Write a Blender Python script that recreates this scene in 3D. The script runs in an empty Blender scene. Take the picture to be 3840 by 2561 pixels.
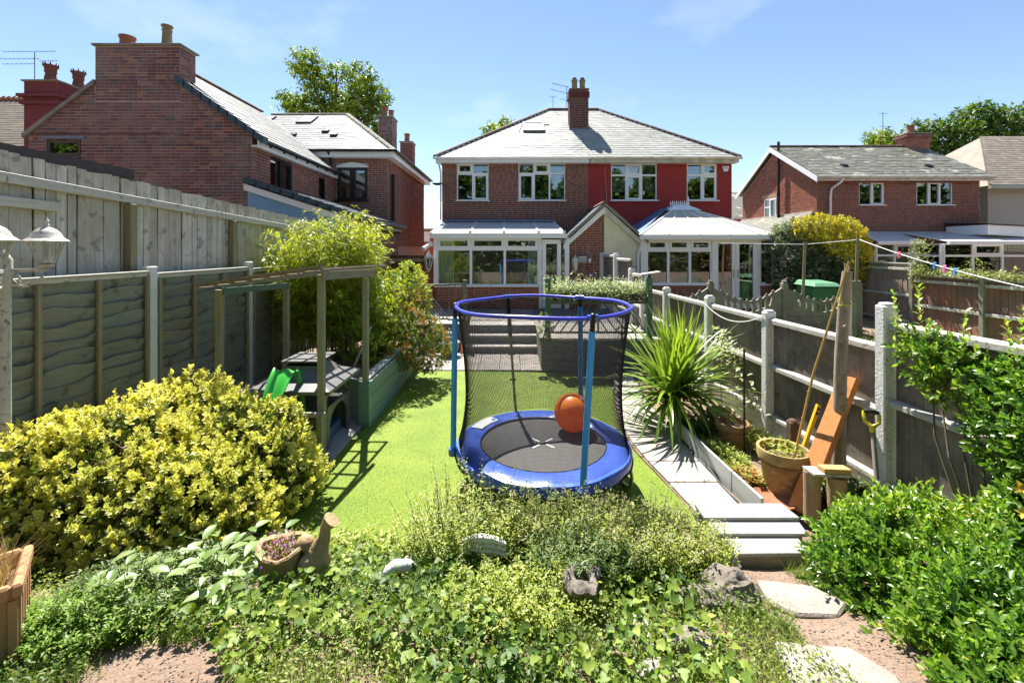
import bpy, math, random
import numpy as np
from mathutils import Vector, Matrix, noise as mnoise

# ------------------------------------------------------------------ camera, sky, sun, exposure
scene = bpy.context.scene
col = scene.collection
rnd = random.Random(7)
rng = np.random.default_rng(11)
R = math.radians

cam_d = bpy.data.cameras.new("camera")
cam_d.sensor_width = 36.0
cam_d.lens = 15.43
cam_d.shift_y = -0.0902
cam_d.clip_start = 0.05
cam_d.clip_end = 2000
cam = bpy.data.objects.new("camera", cam_d)
cam.location = (0, 0, 2.5)
cam.rotation_euler = (R(90), 0, 0)
col.objects.link(cam)
scene.camera = cam

SUN_EL, SUN_AZ = R(58.0), R(-17.0)          # azimuth measured from +Y, clockwise positive
world = bpy.data.worlds.new("World")
scene.world = world
world.use_nodes = True
wn, wl = world.node_tree.nodes, world.node_tree.links
wn.clear()
w_out = wn.new("ShaderNodeOutputWorld")
w_bg = wn.new("ShaderNodeBackground")
w_sky = wn.new("ShaderNodeTexSky")
w_sky.sky_type = 'NISHITA'
w_sky.sun_disc = False
w_sky.sun_elevation = SUN_EL
w_sky.sun_rotation = SUN_AZ
w_sky.air_density = 1.0
w_sky.dust_density = 0.05
w_sky.ozone_density = 1.5
w_tc = wn.new("ShaderNodeTexCoord")
w_map = wn.new("ShaderNodeMapping")
w_map.inputs["Scale"].default_value = (1.0, 1.0, 2.2)
w_noise = wn.new("ShaderNodeTexNoise")
w_noise.inputs["Scale"].default_value = 2.6
w_noise.inputs["Detail"].default_value = 7
w_noise.inputs["Roughness"].default_value = 0.55
w_ramp = wn.new("ShaderNodeValToRGB")
w_ramp.color_ramp.elements[0].position = 0.56
w_ramp.color_ramp.elements[0].color = (0, 0, 0, 1)
w_ramp.color_ramp.elements[1].position = 0.86
w_ramp.color_ramp.elements[1].color = (0.55, 0.55, 0.55, 1)
w_mix = wn.new("ShaderNodeMixRGB")
w_mix.inputs[2].default_value = (6.3, 6.7, 7.2, 1)
wl.new(w_tc.outputs["Generated"], w_map.inputs[0])
wl.new(w_map.outputs[0], w_noise.inputs["Vector"])
wl.new(w_noise.outputs[0], w_ramp.inputs[0])
wl.new(w_ramp.outputs[0], w_mix.inputs[0])
wl.new(w_sky.outputs[0], w_mix.inputs[1])
wl.new(w_mix.outputs[0], w_bg.inputs[0])
wl.new(w_bg.outputs[0], w_out.inputs[0])
w_bg.inputs[1].default_value = 0.07

sun_d = bpy.data.lights.new("sun", 'SUN')
sun_d.energy = 5.0
sun_d.angle = R(0.5)
sun_d.color = (1.0, 0.96, 0.88)
sun = bpy.data.objects.new("sun", sun_d)
sdir = Vector((math.sin(SUN_AZ) * math.cos(SUN_EL), math.cos(SUN_AZ) * math.cos(SUN_EL), math.sin(SUN_EL)))
sun.rotation_euler = sdir.to_track_quat('Z', 'Y').to_euler()
sun.location = sdir * 60
col.objects.link(sun)

scene.view_settings.view_transform = 'Standard'
scene.view_settings.look = 'None'
scene.view_settings.exposure = 1.45
scene.view_settings.gamma = 1.0
scene.view_settings.use_curve_mapping = False
scene.render.engine = 'CYCLES'
scene.cycles.use_denoising = True
scene.cycles.max_bounces = 7
scene.cycles.diffuse_bounces = 4
scene.cycles.glossy_bounces = 3
scene.cycles.transparent_max_bounces = 10
scene.cycles.use_adaptive_sampling = True
scene.cycles.adaptive_threshold = 0.02
scene.cycles.caustics_reflective = False
scene.cycles.caustics_refractive = False
scene.cycles.sample_clamp_indirect = 6

# ------------------------------------------------------------------ materials
MATS = {}

def new_mat(name):
    m = bpy.data.materials.new(name)
    m.use_nodes = True
    m.node_tree.nodes.clear()
    return m, m.node_tree.nodes, m.node_tree.links

def rgba(c):
    return (c[0], c[1], c[2], 1.0)

def pm(name, c1, c2=None, rough=0.75, scale=6.0, stretch=(1, 1, 1), piece=0.0, c3=None, dirt=None, dirt_scale=1.2,
       dirt_amt=0.0, bump=0.0, bump_scale=60.0, metal=0.0, spec=0.4, detail=6, spots=None, spots_scale=40.0, spots_amt=0.0,
       hard=0.5):
    """Procedural surface: noise between c1 and c2, per-piece variation towards c3, dirt, spots, bump."""
    if name in MATS:
        return MATS[name]
    m, n, l = new_mat(name)
    out = n.new("ShaderNodeOutputMaterial")
    b = n.new("ShaderNodeBsdfPrincipled")
    b.inputs["Roughness"].default_value = rough
    b.inputs["Metallic"].default_value = metal
    b.inputs["Specular IOR Level"].default_value = spec
    geo = n.new("ShaderNodeNewGeometry")
    mp = n.new("ShaderNodeMapping")
    mp.inputs["Scale"].default_value = stretch
    l.new(geo.outputs["Position"], mp.inputs[0])
    nz = n.new("ShaderNodeTexNoise")
    nz.inputs["Scale"].default_value = scale
    nz.inputs["Detail"].default_value = detail
    nz.inputs["Roughness"].default_value = 0.6
    l.new(mp.outputs[0], nz.inputs["Vector"])
    rp = n.new("ShaderNodeValToRGB")
    c2 = c2 or tuple(v * 0.7 for v in c1)
    rp.color_ramp.elements[0].position = 0.5 - hard * 0.5
    rp.color_ramp.elements[1].position = 0.5 + hard * 0.5
    rp.color_ramp.elements[0].color = rgba(c1)
    rp.color_ramp.elements[1].color = rgba(c2)
    l.new(nz.outputs[0], rp.inputs[0])
    cur = rp.outputs[0]
    if piece or c3:
        at = n.new("ShaderNodeAttribute")
        at.attribute_name = "rnd"
        if c3:
            rp3 = n.new("ShaderNodeValToRGB")
            cr = rp3.color_ramp
            cs = c3 if isinstance(c3[0], (tuple, list)) else [c3]
            stops = [(0.0, None)] + [(0.45 + 0.55 * (i + 1) / len(cs), c) for i, c in enumerate(cs)]
            mx = n.new("ShaderNodeMixRGB")
            cr.elements[0].position = 0.4
            cr.elements[0].color = rgba(cs[0])
            cr.elements[1].position = 1.0
            cr.elements[1].color = rgba(cs[-1])
            for i in range(1, len(cs) - 1):
                e = cr.elements.new(0.4 + 0.6 * i / (len(cs) - 1))
                e.color = rgba(cs[i])
            l.new(at.outputs["Fac"], rp3.inputs[0])
            mr = n.new("ShaderNodeMapRange")
            mr.inputs[1].default_value = 0.35
            mr.inputs[2].default_value = 0.75
            mr.inputs[4].default_value = 0.9
            l.new(at.outputs["Fac"], mr.inputs[0])
            l.new(mr.outputs[0], mx.inputs[0])
            l.new(cur, mx.inputs[1])
            l.new(rp3.outputs[0], mx.inputs[2])
            cur = mx.outputs[0]
        if piece:
            wv = n.new("ShaderNodeTexWhiteNoise")
            wv.noise_dimensions = '1D'
            l.new(at.outputs["Fac"], wv.inputs["W"])
            mr = n.new("ShaderNodeMapRange")
            mr.inputs[3].default_value = 1.0 - piece
            mr.inputs[4].default_value = 1.0 + piece
            l.new(wv.outputs["Value"], mr.inputs[0])
            mx = n.new("ShaderNodeMixRGB")
            mx.blend_type = 'MULTIPLY'
            mx.inputs[0].default_value = 1.0
            l.new(cur, mx.inputs[1])
            l.new(mr.outputs[0], mx.inputs[2])
            cur = mx.outputs[0]
    if dirt:
        nd = n.new("ShaderNodeTexNoise")
        nd.inputs["Scale"].default_value = dirt_scale
        nd.inputs["Detail"].default_value = 8
        nd.inputs["Roughness"].default_value = 0.7
        l.new(geo.outputs["Position"], nd.inputs["Vector"])
        rd = n.new("ShaderNodeMapRange")
        rd.inputs[1].default_value = 0.45
        rd.inputs[2].default_value = 0.7
        rd.inputs[4].default_value = dirt_amt
        l.new(nd.outputs[0], rd.inputs[0])
        mx = n.new("ShaderNodeMixRGB")
        l.new(rd.outputs[0], mx.inputs[0])
        l.new(cur, mx.inputs[1])
        mx.inputs[2].default_value = rgba(dirt)
        cur = mx.outputs[0]
    if spots:
        ns = n.new("ShaderNodeTexNoise")
        ns.inputs["Scale"].default_value = spots_scale
        ns.inputs["Detail"].default_value = 3
        l.new(geo.outputs["Position"], ns.inputs["Vector"])
        rs = n.new("ShaderNodeMapRange")
        rs.inputs[1].default_value = 0.6
        rs.inputs[2].default_value = 0.68
        rs.inputs[4].default_value = spots_amt
        l.new(ns.outputs[0], rs.inputs[0])
        mx = n.new("ShaderNodeMixRGB")
        l.new(rs.outputs[0], mx.inputs[0])
        l.new(cur, mx.inputs[1])
        mx.inputs[2].default_value = rgba(spots)
        cur = mx.outputs[0]
    l.new(cur, b.inputs["Base Color"])
    if bump:
        nb = n.new("ShaderNodeTexNoise")
        nb.inputs["Scale"].default_value = bump_scale
        nb.inputs["Detail"].default_value = 5
        l.new(mp.outputs[0], nb.inputs["Vector"])
        bp = n.new("ShaderNodeBump")
        bp.inputs["Strength"].default_value = bump
        bp.inputs["Distance"].default_value = 0.02
        l.new(nb.outputs[0], bp.inputs["Height"])
        l.new(bp.outputs[0], b.inputs["Normal"])
    l.new(b.outputs[0], out.inputs[0])
    MATS[name] = m
    return m

def leafmat(name, cols, edge=None, trans=0.4, rough=0.45, spec=0.35, tcol=None, edge_w=0.55):
    """Leaf: colour ramp over the per-leaf value, optional pale margin, light passing through."""
    if name in MATS:
        return MATS[name]
    m, n, l = new_mat(name)
    out = n.new("ShaderNodeOutputMaterial")
    at = n.new("ShaderNodeAttribute")
    at.attribute_name = "rnd"
    rp = n.new("ShaderNodeValToRGB")
    cr = rp.color_ramp
    cr.elements[0].color = rgba(cols[0])
    cr.elements[0].position = 0.0
    cr.elements[1].color = rgba(cols[-1])
    cr.elements[1].position = 1.0
    for i in range(1, len(cols) - 1):
        e = cr.elements.new(i / (len(cols) - 1))
        e.color = rgba(cols[i])
    l.new(at.outputs["Fac"], rp.inputs[0])
    cur = rp.outputs[0]
    if edge:
        ae = n.new("ShaderNodeAttribute")
        ae.attribute_name = "edge"
        mr = n.new("ShaderNodeMapRange")
        mr.inputs[1].default_value = edge_w - 0.18
        mr.inputs[2].default_value = edge_w + 0.12
        l.new(ae.outputs["Fac"], mr.inputs[0])
        mx = n.new("ShaderNodeMixRGB")
        l.new(mr.outputs[0], mx.inputs[0])
        l.new(cur, mx.inputs[1])
        mx.inputs[2].default_value = rgba(edge)
        cur = mx.outputs[0]
    b = n.new("ShaderNodeBsdfPrincipled")
    b.inputs["Roughness"].default_value = rough
    b.inputs["Specular IOR Level"].default_value = spec
    l.new(cur, b.inputs["Base Color"])
    t = n.new("ShaderNodeBsdfTranslucent")
    tm = n.new("ShaderNodeMixRGB")
    tm.blend_type = 'MULTIPLY'
    tm.inputs[0].default_value = 1.0
    tm.inputs[2].default_value = rgba(tcol or (1.25, 1.3, 0.7))
    l.new(cur, tm.inputs[1])
    l.new(tm.outputs[0], t.inputs[0])
    ms = n.new("ShaderNodeMixShader")
    ms.inputs[0].default_value = trans
    l.new(b.outputs[0], ms.inputs[1])
    l.new(t.outputs[0], ms.inputs[2])
    l.new(ms.outputs[0], out.inputs[0])
    MATS[name] = m
    return m

def glassmat(name, tint=(0.75, 0.82, 0.8), refl=0.22, rough=0.015):
    if name in MATS:
        return MATS[name]
    m, n, l = new_mat(name)
    out = n.new("ShaderNodeOutputMaterial")
    t = n.new("ShaderNodeBsdfTransparent")
    t.inputs[0].default_value = rgba(tint)
    g = n.new("ShaderNodeBsdfGlossy")
    g.inputs["Roughness"].default_value = rough
    g.inputs[0].default_value = (0.9, 0.95, 1, 1)
    fr = n.new("ShaderNodeFresnel")
    fr.inputs[0].default_value = 1.45
    ad = n.new("ShaderNodeMath")
    ad.operation = 'ADD'
    ad.use_clamp = True
    ad.inputs[1].default_value = refl
    l.new(fr.outputs[0], ad.inputs[0])
    ms = n.new("ShaderNodeMixShader")
    l.new(ad.outputs[0], ms.inputs[0])
    l.new(t.outputs[0], ms.inputs[1])
    l.new(g.outputs[0], ms.inputs[2])
    l.new(ms.outputs[0], out.inputs[0])
    MATS[name] = m
    return m

def sheermat(name, c, through, translucent=0.0):
    """Netting, polycarbonate, sheer curtain: part see-through, part diffuse."""
    if name in MATS:
        return MATS[name]
    m, n, l = new_mat(name)
    out = n.new("ShaderNodeOutputMaterial")
    t = n.new("ShaderNodeBsdfTransparent")
    d = n.new("ShaderNodeBsdfPrincipled")
    d.inputs["Base Color"].default_value = rgba(c)
    d.inputs["Roughness"].default_value = 0.45
    cur = d.outputs[0]
    if translucent:
        tr = n.new("ShaderNodeBsdfTranslucent")
        tr.inputs[0].default_value = rgba(c)
        m2 = n.new("ShaderNodeMixShader")
        m2.inputs[0].default_value = translucent
        l.new(cur, m2.inputs[1])
        l.new(tr.outputs[0], m2.inputs[2])
        cur = m2.outputs[0]
    ms = n.new("ShaderNodeMixShader")
    ms.inputs[0].default_value = through
    l.new(cur, ms.inputs[1])
    l.new(t.outputs[0], ms.inputs[2])
    l.new(ms.outputs[0], out.inputs[0])
    MATS[name] = m
    return m

# ------------------------------------------------------------------ mesh helpers
def vec(*a):
    return Vector(a)

def empty(name, loc, label, cat, group=None):
    o = bpy.data.objects.new(name, None)
    o.empty_display_size = 0.2
    o.location = loc
    col.objects.link(o)
    return tag(o, label, cat, group)

def tag(o, label=None, cat=None, group=None, kind=None):
    if label:
        o["label"] = label
    if cat:
        o["category"] = cat
    if group:
        o["group"] = group
    if kind:
        o["kind"] = kind
    return o

WORLD_M = {}

def attach(o, parent):
    """Parent without moving: meshes are written in world coordinates."""
    if parent is not None:
        o.parent = parent
        o.matrix_parent_inverse = wmat(parent).inverted()

def wmat(o):
    m = Matrix.LocRotScale(o.location, o.rotation_euler, o.scale)
    if o.parent is not None:
        return wmat(o.parent) @ o.matrix_parent_inverse @ m
    return m

def add_attr(me, name, vals):
    a = me.attributes.new(name, 'FLOAT', 'POINT')
    a.data.foreach_set("value", np.asarray(vals, dtype=np.float32))

class MB:
    def __init__(s):
        s.v, s.f, s.r = [], [], []
        s.cur = 0.5

    def add(s, vs, fs):
        k = len(s.v)
        s.v.extend([tuple(p) for p in vs])
        s.r.extend([s.cur] * len(vs))
        s.f.extend([tuple(i + k for i in f) for f in fs])
        return s

    def box(s, x0, x1, y0, y1, z0, z1):
        v = [(x0, y0, z0), (x1, y0, z0), (x1, y1, z0), (x0, y1, z0), (x0, y0, z1), (x1, y0, z1), (x1, y1, z1), (x0, y1, z1)]
        return s.add(v, BOXF)

    def obox(s, c, u, v, w):
        """Box at centre c with half-axis vectors u, v, w (right-handed)."""
        c, u, v, w = Vector(c), Vector(u), Vector(v), Vector(w)
        if u.cross(v).dot(w) < 0:
            u = -u
        p = [c - u - v - w, c + u - v - w, c + u + v - w, c - u + v - w, c - u - v + w, c + u - v + w, c + u + v + w, c - u + v + w]
        return s.add(p, BOXF)

    def beam(s, p0, p1, w, h, up=(0, 0, 1)):
        """Bar from p0 to p1, w wide and h high."""
        p0, p1 = Vector(p0), Vector(p1)
        d = p1 - p0
        t = d.normalized()
        side = t.cross(Vector(up))
        if side.length < 1e-4:
            side = t.cross(Vector((0, 1, 0)))
        side.normalize()
        upv = side.cross(t).normalized()
        return s.obox((p0 + p1) / 2, side * (w / 2), d / 2, upv * (h / 2))

    def tube(s, pts, rad, n=8, caps=True):
        pts = [Vector(p) for p in pts]
        rads = rad if isinstance(rad, (list, tuple)) else [rad] * len(pts)
        k0 = len(s.v)
        vs, fs = [], []
        ref = None
        for i, p in enumerate(pts):
            a = pts[max(i - 1, 0)]
            b = pts[min(i + 1, len(pts) - 1)]
            t = (b - a).normalized()
            if ref is None:
                ref = t.cross(Vector((0, 0, 1)))
                if ref.length < 1e-3:
                    ref = t.cross(Vector((1, 0, 0)))
            ref = (ref - t * ref.dot(t)).normalized()
            bi = t.cross(ref)
            for j in range(n):
                an = 2 * math.pi * j / n
                vs.append(p + (ref * math.cos(an) + bi * math.sin(an)) * rads[i])
        for i in range(len(pts) - 1):
            for j in range(n):
                j2 = (j + 1) % n
                fs.append((i * n + j, i * n + j2, (i + 1) * n + j2, (i + 1) * n + j))
        if caps:
            fs.append(tuple(range(n - 1, -1, -1)))
            fs.append(tuple(range((len(pts) - 1) * n, len(pts) * n)))
        return s.add(vs, fs)

    def lathe(s, prof, c=(0, 0, 0), n=24, wob=0.0, cap=True):
        """prof: list of (radius, z)."""
        vs, fs = [], []
        for (r, z) in prof:
            for j in range(n):
                a = 2 * math.pi * j / n
                q = r * (1 + wob * math.sin(a * 3 + z * 9) + wob * 0.6 * math.sin(a * 7))
                vs.append((c[0] + q * math.cos(a), c[1] + q * math.sin(a), c[2] + z))
        for i in range(len(prof) - 1):
            for j in range(n):
                j2 = (j + 1) % n
                fs.append((i * n + j, i * n + j2, (i + 1) * n + j2, (i + 1) * n + j))
        if cap:
            if prof[0][0] > 1e-4:
                fs.append(tuple(range(n - 1, -1, -1)))
            if prof[-1][0] > 1e-4:
                k = (len(prof) - 1) * n
                fs.append(tuple(range(k, k + n)))
        return s.add(vs, fs)

    def prism(s, poly, d):
        """Extrude a polygon (list of 3-D points) by vector d."""
        d = Vector(d)
        k = len(poly)
        vs = [Vector(p) for p in poly] + [Vector(p) + d for p in poly]
        nrm = Vector((0, 0, 0))
        for i in range(k):
            a, b = Vector(poly[i]), Vector(poly[(i + 1) % k])
            nrm += a.cross(b)
        fl = nrm.dot(d) > 0
        fs = [tuple(range(k - 1, -1, -1)) if fl else tuple(range(k)), tuple(range(k, 2 * k)) if fl else tuple(range(2 * k - 1, k - 1, -1))]
        for i in range(k):
            j = (i + 1) % k
            q = (i, j, k + j, k + i)
            fs.append(q if fl else q[::-1])
        return s.add(vs, fs)

    def ell(s, c, r, n=16, m=10, wob=0.0, seed=0, axis=None):
        """Ellipsoid, optionally lumpy."""
        rr = random.Random(seed)
        ph = [rr.uniform(0, 6.28) for _ in range(9)]
        vs, fs = [], []
        for i in range(m + 1):
            th = math.pi * i / m
            for j in range(n):
                a = 2 * math.pi * j / n
                d = Vector((math.sin(th) * math.cos(a), math.sin(th) * math.sin(a), math.cos(th)))
                k = 1.0
                if wob:
                    k += wob * (math.sin(d.x * 3.1 + ph[0]) * math.sin(d.y * 3.7 + ph[1]) + 0.6 * math.sin(d.z * 5.3 + ph[2] + d.x * 2) + 0.45 * math.sin(d.y * 8 + ph[3]) * math.sin(d.x * 7 + ph[4]) + 0.3 * math.sin(d.z * 13 + ph[5]) * math.sin(d.x * 12 + ph[6]))
                p = Vector((d.x * r[0] * k, d.y * r[1] * k, d.z * r[2] * k))
                if axis is not None:
                    p = axis @ p
                vs.append(p + Vector(c))
        for i in range(m):
            for j in range(n):
                j2 = (j + 1) % n
                fs.append((i * n + j, (i + 1) * n + j, (i + 1) * n + j2, i * n + j2))
        return s.add(vs, fs)

    def rock(s, c, r, seed=0, n=56, m=34, rough=1.0, cut=0.0):
        """Pitted, angular stone."""
        vs, fs = [], []
        off = Vector((seed * 7.3, seed * 3.1, seed * 1.7))
        for i in range(m + 1):
            th = math.pi * i / m
            for j in range(n):
                a = 2 * math.pi * j / n
                d = Vector((math.sin(th) * math.cos(a), math.sin(th) * math.sin(a), math.cos(th)))
                k = 1 + rough * (0.34 * mnoise.fractal(d * 1.3 + off, 1.0, 2.0, 3) + 0.16 * mnoise.noise(d * 4.1 + off) + 0.07 * mnoise.noise(d * 9.0 + off) + 0.05 * mnoise.noise(d * 19.0 + off))
                pl = mnoise.cell(d * 1.6 + off) * 0.08 * rough
                vs.append(Vector((d.x * r[0] * (k + pl), d.y * r[1] * (k + pl), d.z * r[2] * (k + pl))) + Vector(c))
        for i in range(m):
            for j in range(n):
                j2 = (j + 1) % n
                fs.append((i * n + j, (i + 1) * n + j, (i + 1) * n + j2, i * n + j2))
        return s.add(vs, fs)

    def build(s, name, mat, parent=None, smooth=False, bevel=0.0, label=None):
        me = bpy.data.meshes.new(name)
        me.from_pydata([tuple(p) for p in s.v], [], s.f)
        if len(set(s.r)) > 1 or s.cur != 0.5:
            add_attr(me, "rnd", s.r)
        me.materials.append(mat)
        if smooth:
            me.polygons.foreach_set("use_smooth", np.ones(len(me.polygons), dtype=bool))
            try:
                me.set_sharp_from_angle(angle=R(40))
            except Exception:
                pass
        o = bpy.data.objects.new(name, me)
        col.objects.link(o)
        attach(o, parent)
        if bevel:
            bv = o.modifiers.new("edge", 'BEVEL')
            bv.width = bevel
            bv.segments = 1
            bv.limit_method = 'ANGLE'
        if label:
            o["label"] = label
        return o

BOXF = [(0, 3, 2, 1), (4, 5, 6, 7), (0, 1, 5, 4), (1, 2, 6, 5), (2, 3, 7, 6), (3, 0, 4, 7)]

def one(name, mat, fn, parent=None, smooth=False, bevel=0.0, label=None):
    b = MB()
    fn(b)
    return b.build(name, mat, parent, smooth, bevel, label)

def boxo(name, mat, x0, x1, y0, y1, z0, z1, parent=None, bevel=0.0, label=None):
    return one(name, mat, lambda b: b.box(x0, x1, y0, y1, z0, z1), parent, False, bevel, label)

CUBES = {}

def cube_meshes(mat, key):
    """Eight unit-box meshes, alike but for the value their material reads."""
    if key not in CUBES:
        out = []
        for k in range(8):
            me = bpy.data.meshes.new(key)
            v = [(x, y, z) for z in (-1, 1) for (x, y) in ((-1, -1), (1, -1), (1, 1), (-1, 1))]
            me.from_pydata(v, [], BOXF)
            add_attr(me, "rnd", [(k + 0.5) / 8] * 8)
            me.materials.append(mat)
            out.append(me)
        CUBES[key] = out
    return CUBES[key]

CAMP = Vector((0, 0, 2.5))

def pieces(items, name, mat, parent, most=300):
    """items: (centre, u, v, w half axes). The nearest `most` become objects, the rest one joined part."""
    items = sorted(items, key=lambda it: (Vector(it[0]) - CAMP).length_squared)
    ms = cube_meshes(mat, name + mat.name)
    for it in items[:most]:
        c, u, v, w = [Vector(q) for q in it[:4]]
        ul, wl_n = u.length, w.length
        vn = v.normalized()
        u = (u - vn * u.dot(vn)).normalized() * ul
        wc = u.cross(v).normalized() * wl_n
        w = wc
        o = bpy.data.objects.new(name, ms[rnd.randrange(8)])
        col.objects.link(o)
        o.parent = parent
        o.matrix_parent_inverse = wmat(parent).inverted()
        M = Matrix(((u.x, v.x, w.x, c.x), (u.y, v.y, w.y, c.y), (u.z, v.z, w.z, c.z), (0, 0, 0, 1)))
        o.matrix_basis = M
    rest = items[most:]
    if rest:
        b = MB()
        for it in rest:
            b.cur = rnd.random()
            b.obox(*it[:4])
        o = b.build(name + "_remainder", mat, parent)
        o["kind"] = "stuff"

def bricks(parent, mat, org, u, n, width, z0, z1, openings=(), lim=None, most=300, course=0.075, blen=0.225, headers=0.12, proud=0.006, joint=0.014):
    """Courses of bricks on a wall plane. org: a point on the plane at u = 0; lim(u, z) -> True where wall exists."""
    org, u, n = Vector(org), Vector(u).normalized(), Vector(n).normalized()
    items = []
    row = 0
    z = z0
    while z + course * 0.6 < z1:
        zc = z + course / 2
        p = -blen * (0.5 if row % 2 else 0.0) - rnd.random() * 0.02
        while p < width:
            L = blen if rnd.random() > headers else blen / 2
            a, b2 = max(p, 0.0), min(p + L, width)
            segs = [(a, b2)]
            for (o0, o1, v0, v1) in openings:
                if zc > v0 and zc < v1:
                    ns = []
                    for (q0, q1) in segs:
                        if q1 <= o0 or q0 >= o1:
                            ns.append((q0, q1))
                        else:
                            if q0 < o0:
                                ns.append((q0, o0))
                            if q1 > o1:
                                ns.append((o1, q1))
                    segs = ns
            for (q0, q1) in segs:
                if q1 - q0 < 0.045:
                    continue
                if lim and not (lim(q0, zc) and lim(q1, zc)):
                    if not lim((q0 + q1) / 2, zc):
                        continue
                    # trim the brick against the edge of the wall
                    m = 8
                    ok = [t for t in range(m + 1) if lim(q0 + (q1 - q0) * t / m, zc)]
                    q0, q1 = q0 + (q1 - q0) * ok[0] / m, q0 + (q1 - q0) * ok[-1] / m
                    if q1 - q0 < 0.05:
                        continue
                pr = proud + rnd.uniform(-0.002, 0.003)
                c = org + u * ((q0 + q1) / 2) + Vector((0, 0, zc - org.z)) + n * (pr - 0.02)
                tilt = rnd.uniform(-0.0012, 0.0012)
                items.append((c, u * ((q1 - q0 - joint) / 2), Vector((0, 0, (course - joint) / 2)) , n * 0.02))
            p += L
        z += course
        row += 1
    pieces(items, "brick", mat, parent, most)

def slates(parent, mat, e0, e1, r0, r1, width=0.26, gauge=0.2, most=300, thick=0.008, name="slate", jit=0.004, skip=None, lift=0.02):
    """Rows of slates on a roof plane between the eave e0-e1 and the ridge r0-r1."""
    e0, e1, r0, r1 = [Vector(p) for p in (e0, e1, r0, r1)]
    nrm = (e1 - e0).cross((r0 + r1) / 2 - (e0 + e1) / 2).normalized()
    if nrm.z < 0:
        nrm = -nrm
    ud = (e1 - e0).normalized()
    slope_v = nrm.cross(ud)
    if slope_v.z < 0:
        slope_v = -slope_v
    H = ((r0 - e0).dot(slope_v) + (r1 - e1).dot(slope_v)) / 2
    rows = max(1, int(H / gauge))
    items = []
    for k in range(rows):
        t = (k + 0.5) / rows
        a, b = e0.lerp(r0, t), e1.lerp(r1, t)
        L = (b - a).dot(ud)
        s0 = -(k % 2) * width / 2
        while s0 < L:
            q0, q1 = max(0, s0), min(L, s0 + width)
            s0 += width
            if q1 - q0 < 0.05:
                continue
            c = a + ud * ((q0 + q1) / 2)
            if skip and skip(c):
                continue
            vh = gauge * 0.62
            tilt = 0.045 + rnd.uniform(-0.012, 0.02)
            vv = (slope_v - nrm * tilt).normalized()
            nn = ud.cross(vv)
            if nn.z < 0:
                nn = -nn
            c = c + nrm * (lift + rnd.uniform(0, jit)) + ud * rnd.uniform(-0.003, 0.003) + slope_v * rnd.uniform(-0.008, 0.008)
            items.append((c, ud * ((q1 - q0) / 2 - 0.003), vv * vh, nn * thick))
    pieces(items, name, mat, parent, most)

# ---- leaves: a template copied thousands of times into one mesh
def T_leaf(w=0.5, fold=0.12, droop=0.1):
    v = np.array([(0, 0, 0), (0, 0.52, -fold * 0.3), (0, 1, -droop), (-w / 2, 0.45, fold * 0.5), (w / 2, 0.45, fold * 0.5)], float)
    f = np.array([(0, 1, 3), (3, 1, 2), (1, 4, 2), (0, 4, 1)])
    e = np.array([0, 0, 0.75, 1, 1], float)
    return v, f, e

def T_leaf6(w=0.5, fold=0.1, droop=0.15):
    v = np.array([(0, 0, 0), (0, 0.35, -fold * 0.2), (0, 0.7, -droop * 0.4), (0, 1, -droop), (-w * 0.42, 0.26, fold * 0.5), (-w * 0.5, 0.55, fold * 0.45), (-w * 0.26, 0.83, -droop * 0.3), (w * 0.42, 0.26, fold * 0.5), (w * 0.5, 0.55, fold * 0.45), (w * 0.26, 0.83, -droop * 0.3)], float)
    f = np.array([(0, 1, 4), (4, 1, 5), (5, 1, 2), (5, 2, 6), (6, 2, 3), (0, 7, 1), (7, 8, 1), (8, 2, 1), (8, 9, 2), (9, 3, 2)])
    e = np.array([0.3, 0, 0, 0.8, 1, 1, 1, 1, 1, 1], float)
    return v, f, e

def T_thin(w=0.12, droop=0.25):
    v = np.array([(0, 0, 0), (-w / 2, 0.35, -0.02), (w / 2, 0.35, -0.02), (0, 1, -droop)], float)
    f = np.array([(0, 2, 1), (1, 2, 3)])
    return v, f, np.zeros(4)

def T_blade(w=0.06, bend=0.35):
    v = np.array([(-w / 2, 0, 0), (w / 2, 0, 0), (-w * 0.4, bend * 0.25, 0.5), (w * 0.4, bend * 0.25, 0.5), (0, bend, 0.95)], float)
    f = np.array([(0, 1, 3), (0, 3, 2), (2, 3, 4)])
    return v, f, np.zeros(5)

def T_ivy():
    o = [(0, 0), (0.32, 0.05), (0.5, 0.3), (0.27, 0.42), (0.3, 0.62), (0, 1.0), (-0.3, 0.62), (-0.27, 0.42), (-0.5, 0.3), (-0.32, 0.05)]
    v = np.array([(0, 0.35, -0.05)] + [(a, b, 0.03 if abs(a) > 0.2 else -0.04) for a, b in o], float)
    f = np.array([(0, i + 1, (i + 1) % 10 + 1) for i in range(10)])
    return v, f, np.array([0.0] + [1.0] * 10)

def T_quad():
    v = np.array([(-0.5, 0, 0), (0.5, 0, 0), (0.5, 1, -0.15), (-0.5, 1, -0.1)], float)
    return v, np.array([(0, 1, 2), (0, 2, 3)]), np.ones(4)

def frames(d, up=None, roll=None):
    """Frames whose y axis is d (N,3) and whose z axis leans to up."""
    N = len(d)
    d = d / (np.linalg.norm(d, axis=1, keepdims=True) + 1e-9)
    if up is None:
        up = np.tile(np.array([0, 0, 1.0]), (N, 1))
    x = np.cross(d, up)
    ln = np.linalg.norm(x, axis=1, keepdims=True)
    bad = ln[:, 0] < 1e-3
    x[bad] = np.array([1.0, 0, 0])
    x = x / (np.linalg.norm(x, axis=1, keepdims=True) + 1e-9)
    z = np.cross(x, d)
    if roll is not None:
        c, s = np.cos(roll)[:, None], np.sin(roll)[:, None]
        x, z = x * c + z * s, z * c - x * s
    return np.stack([x, d, z], axis=2)       # columns

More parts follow.
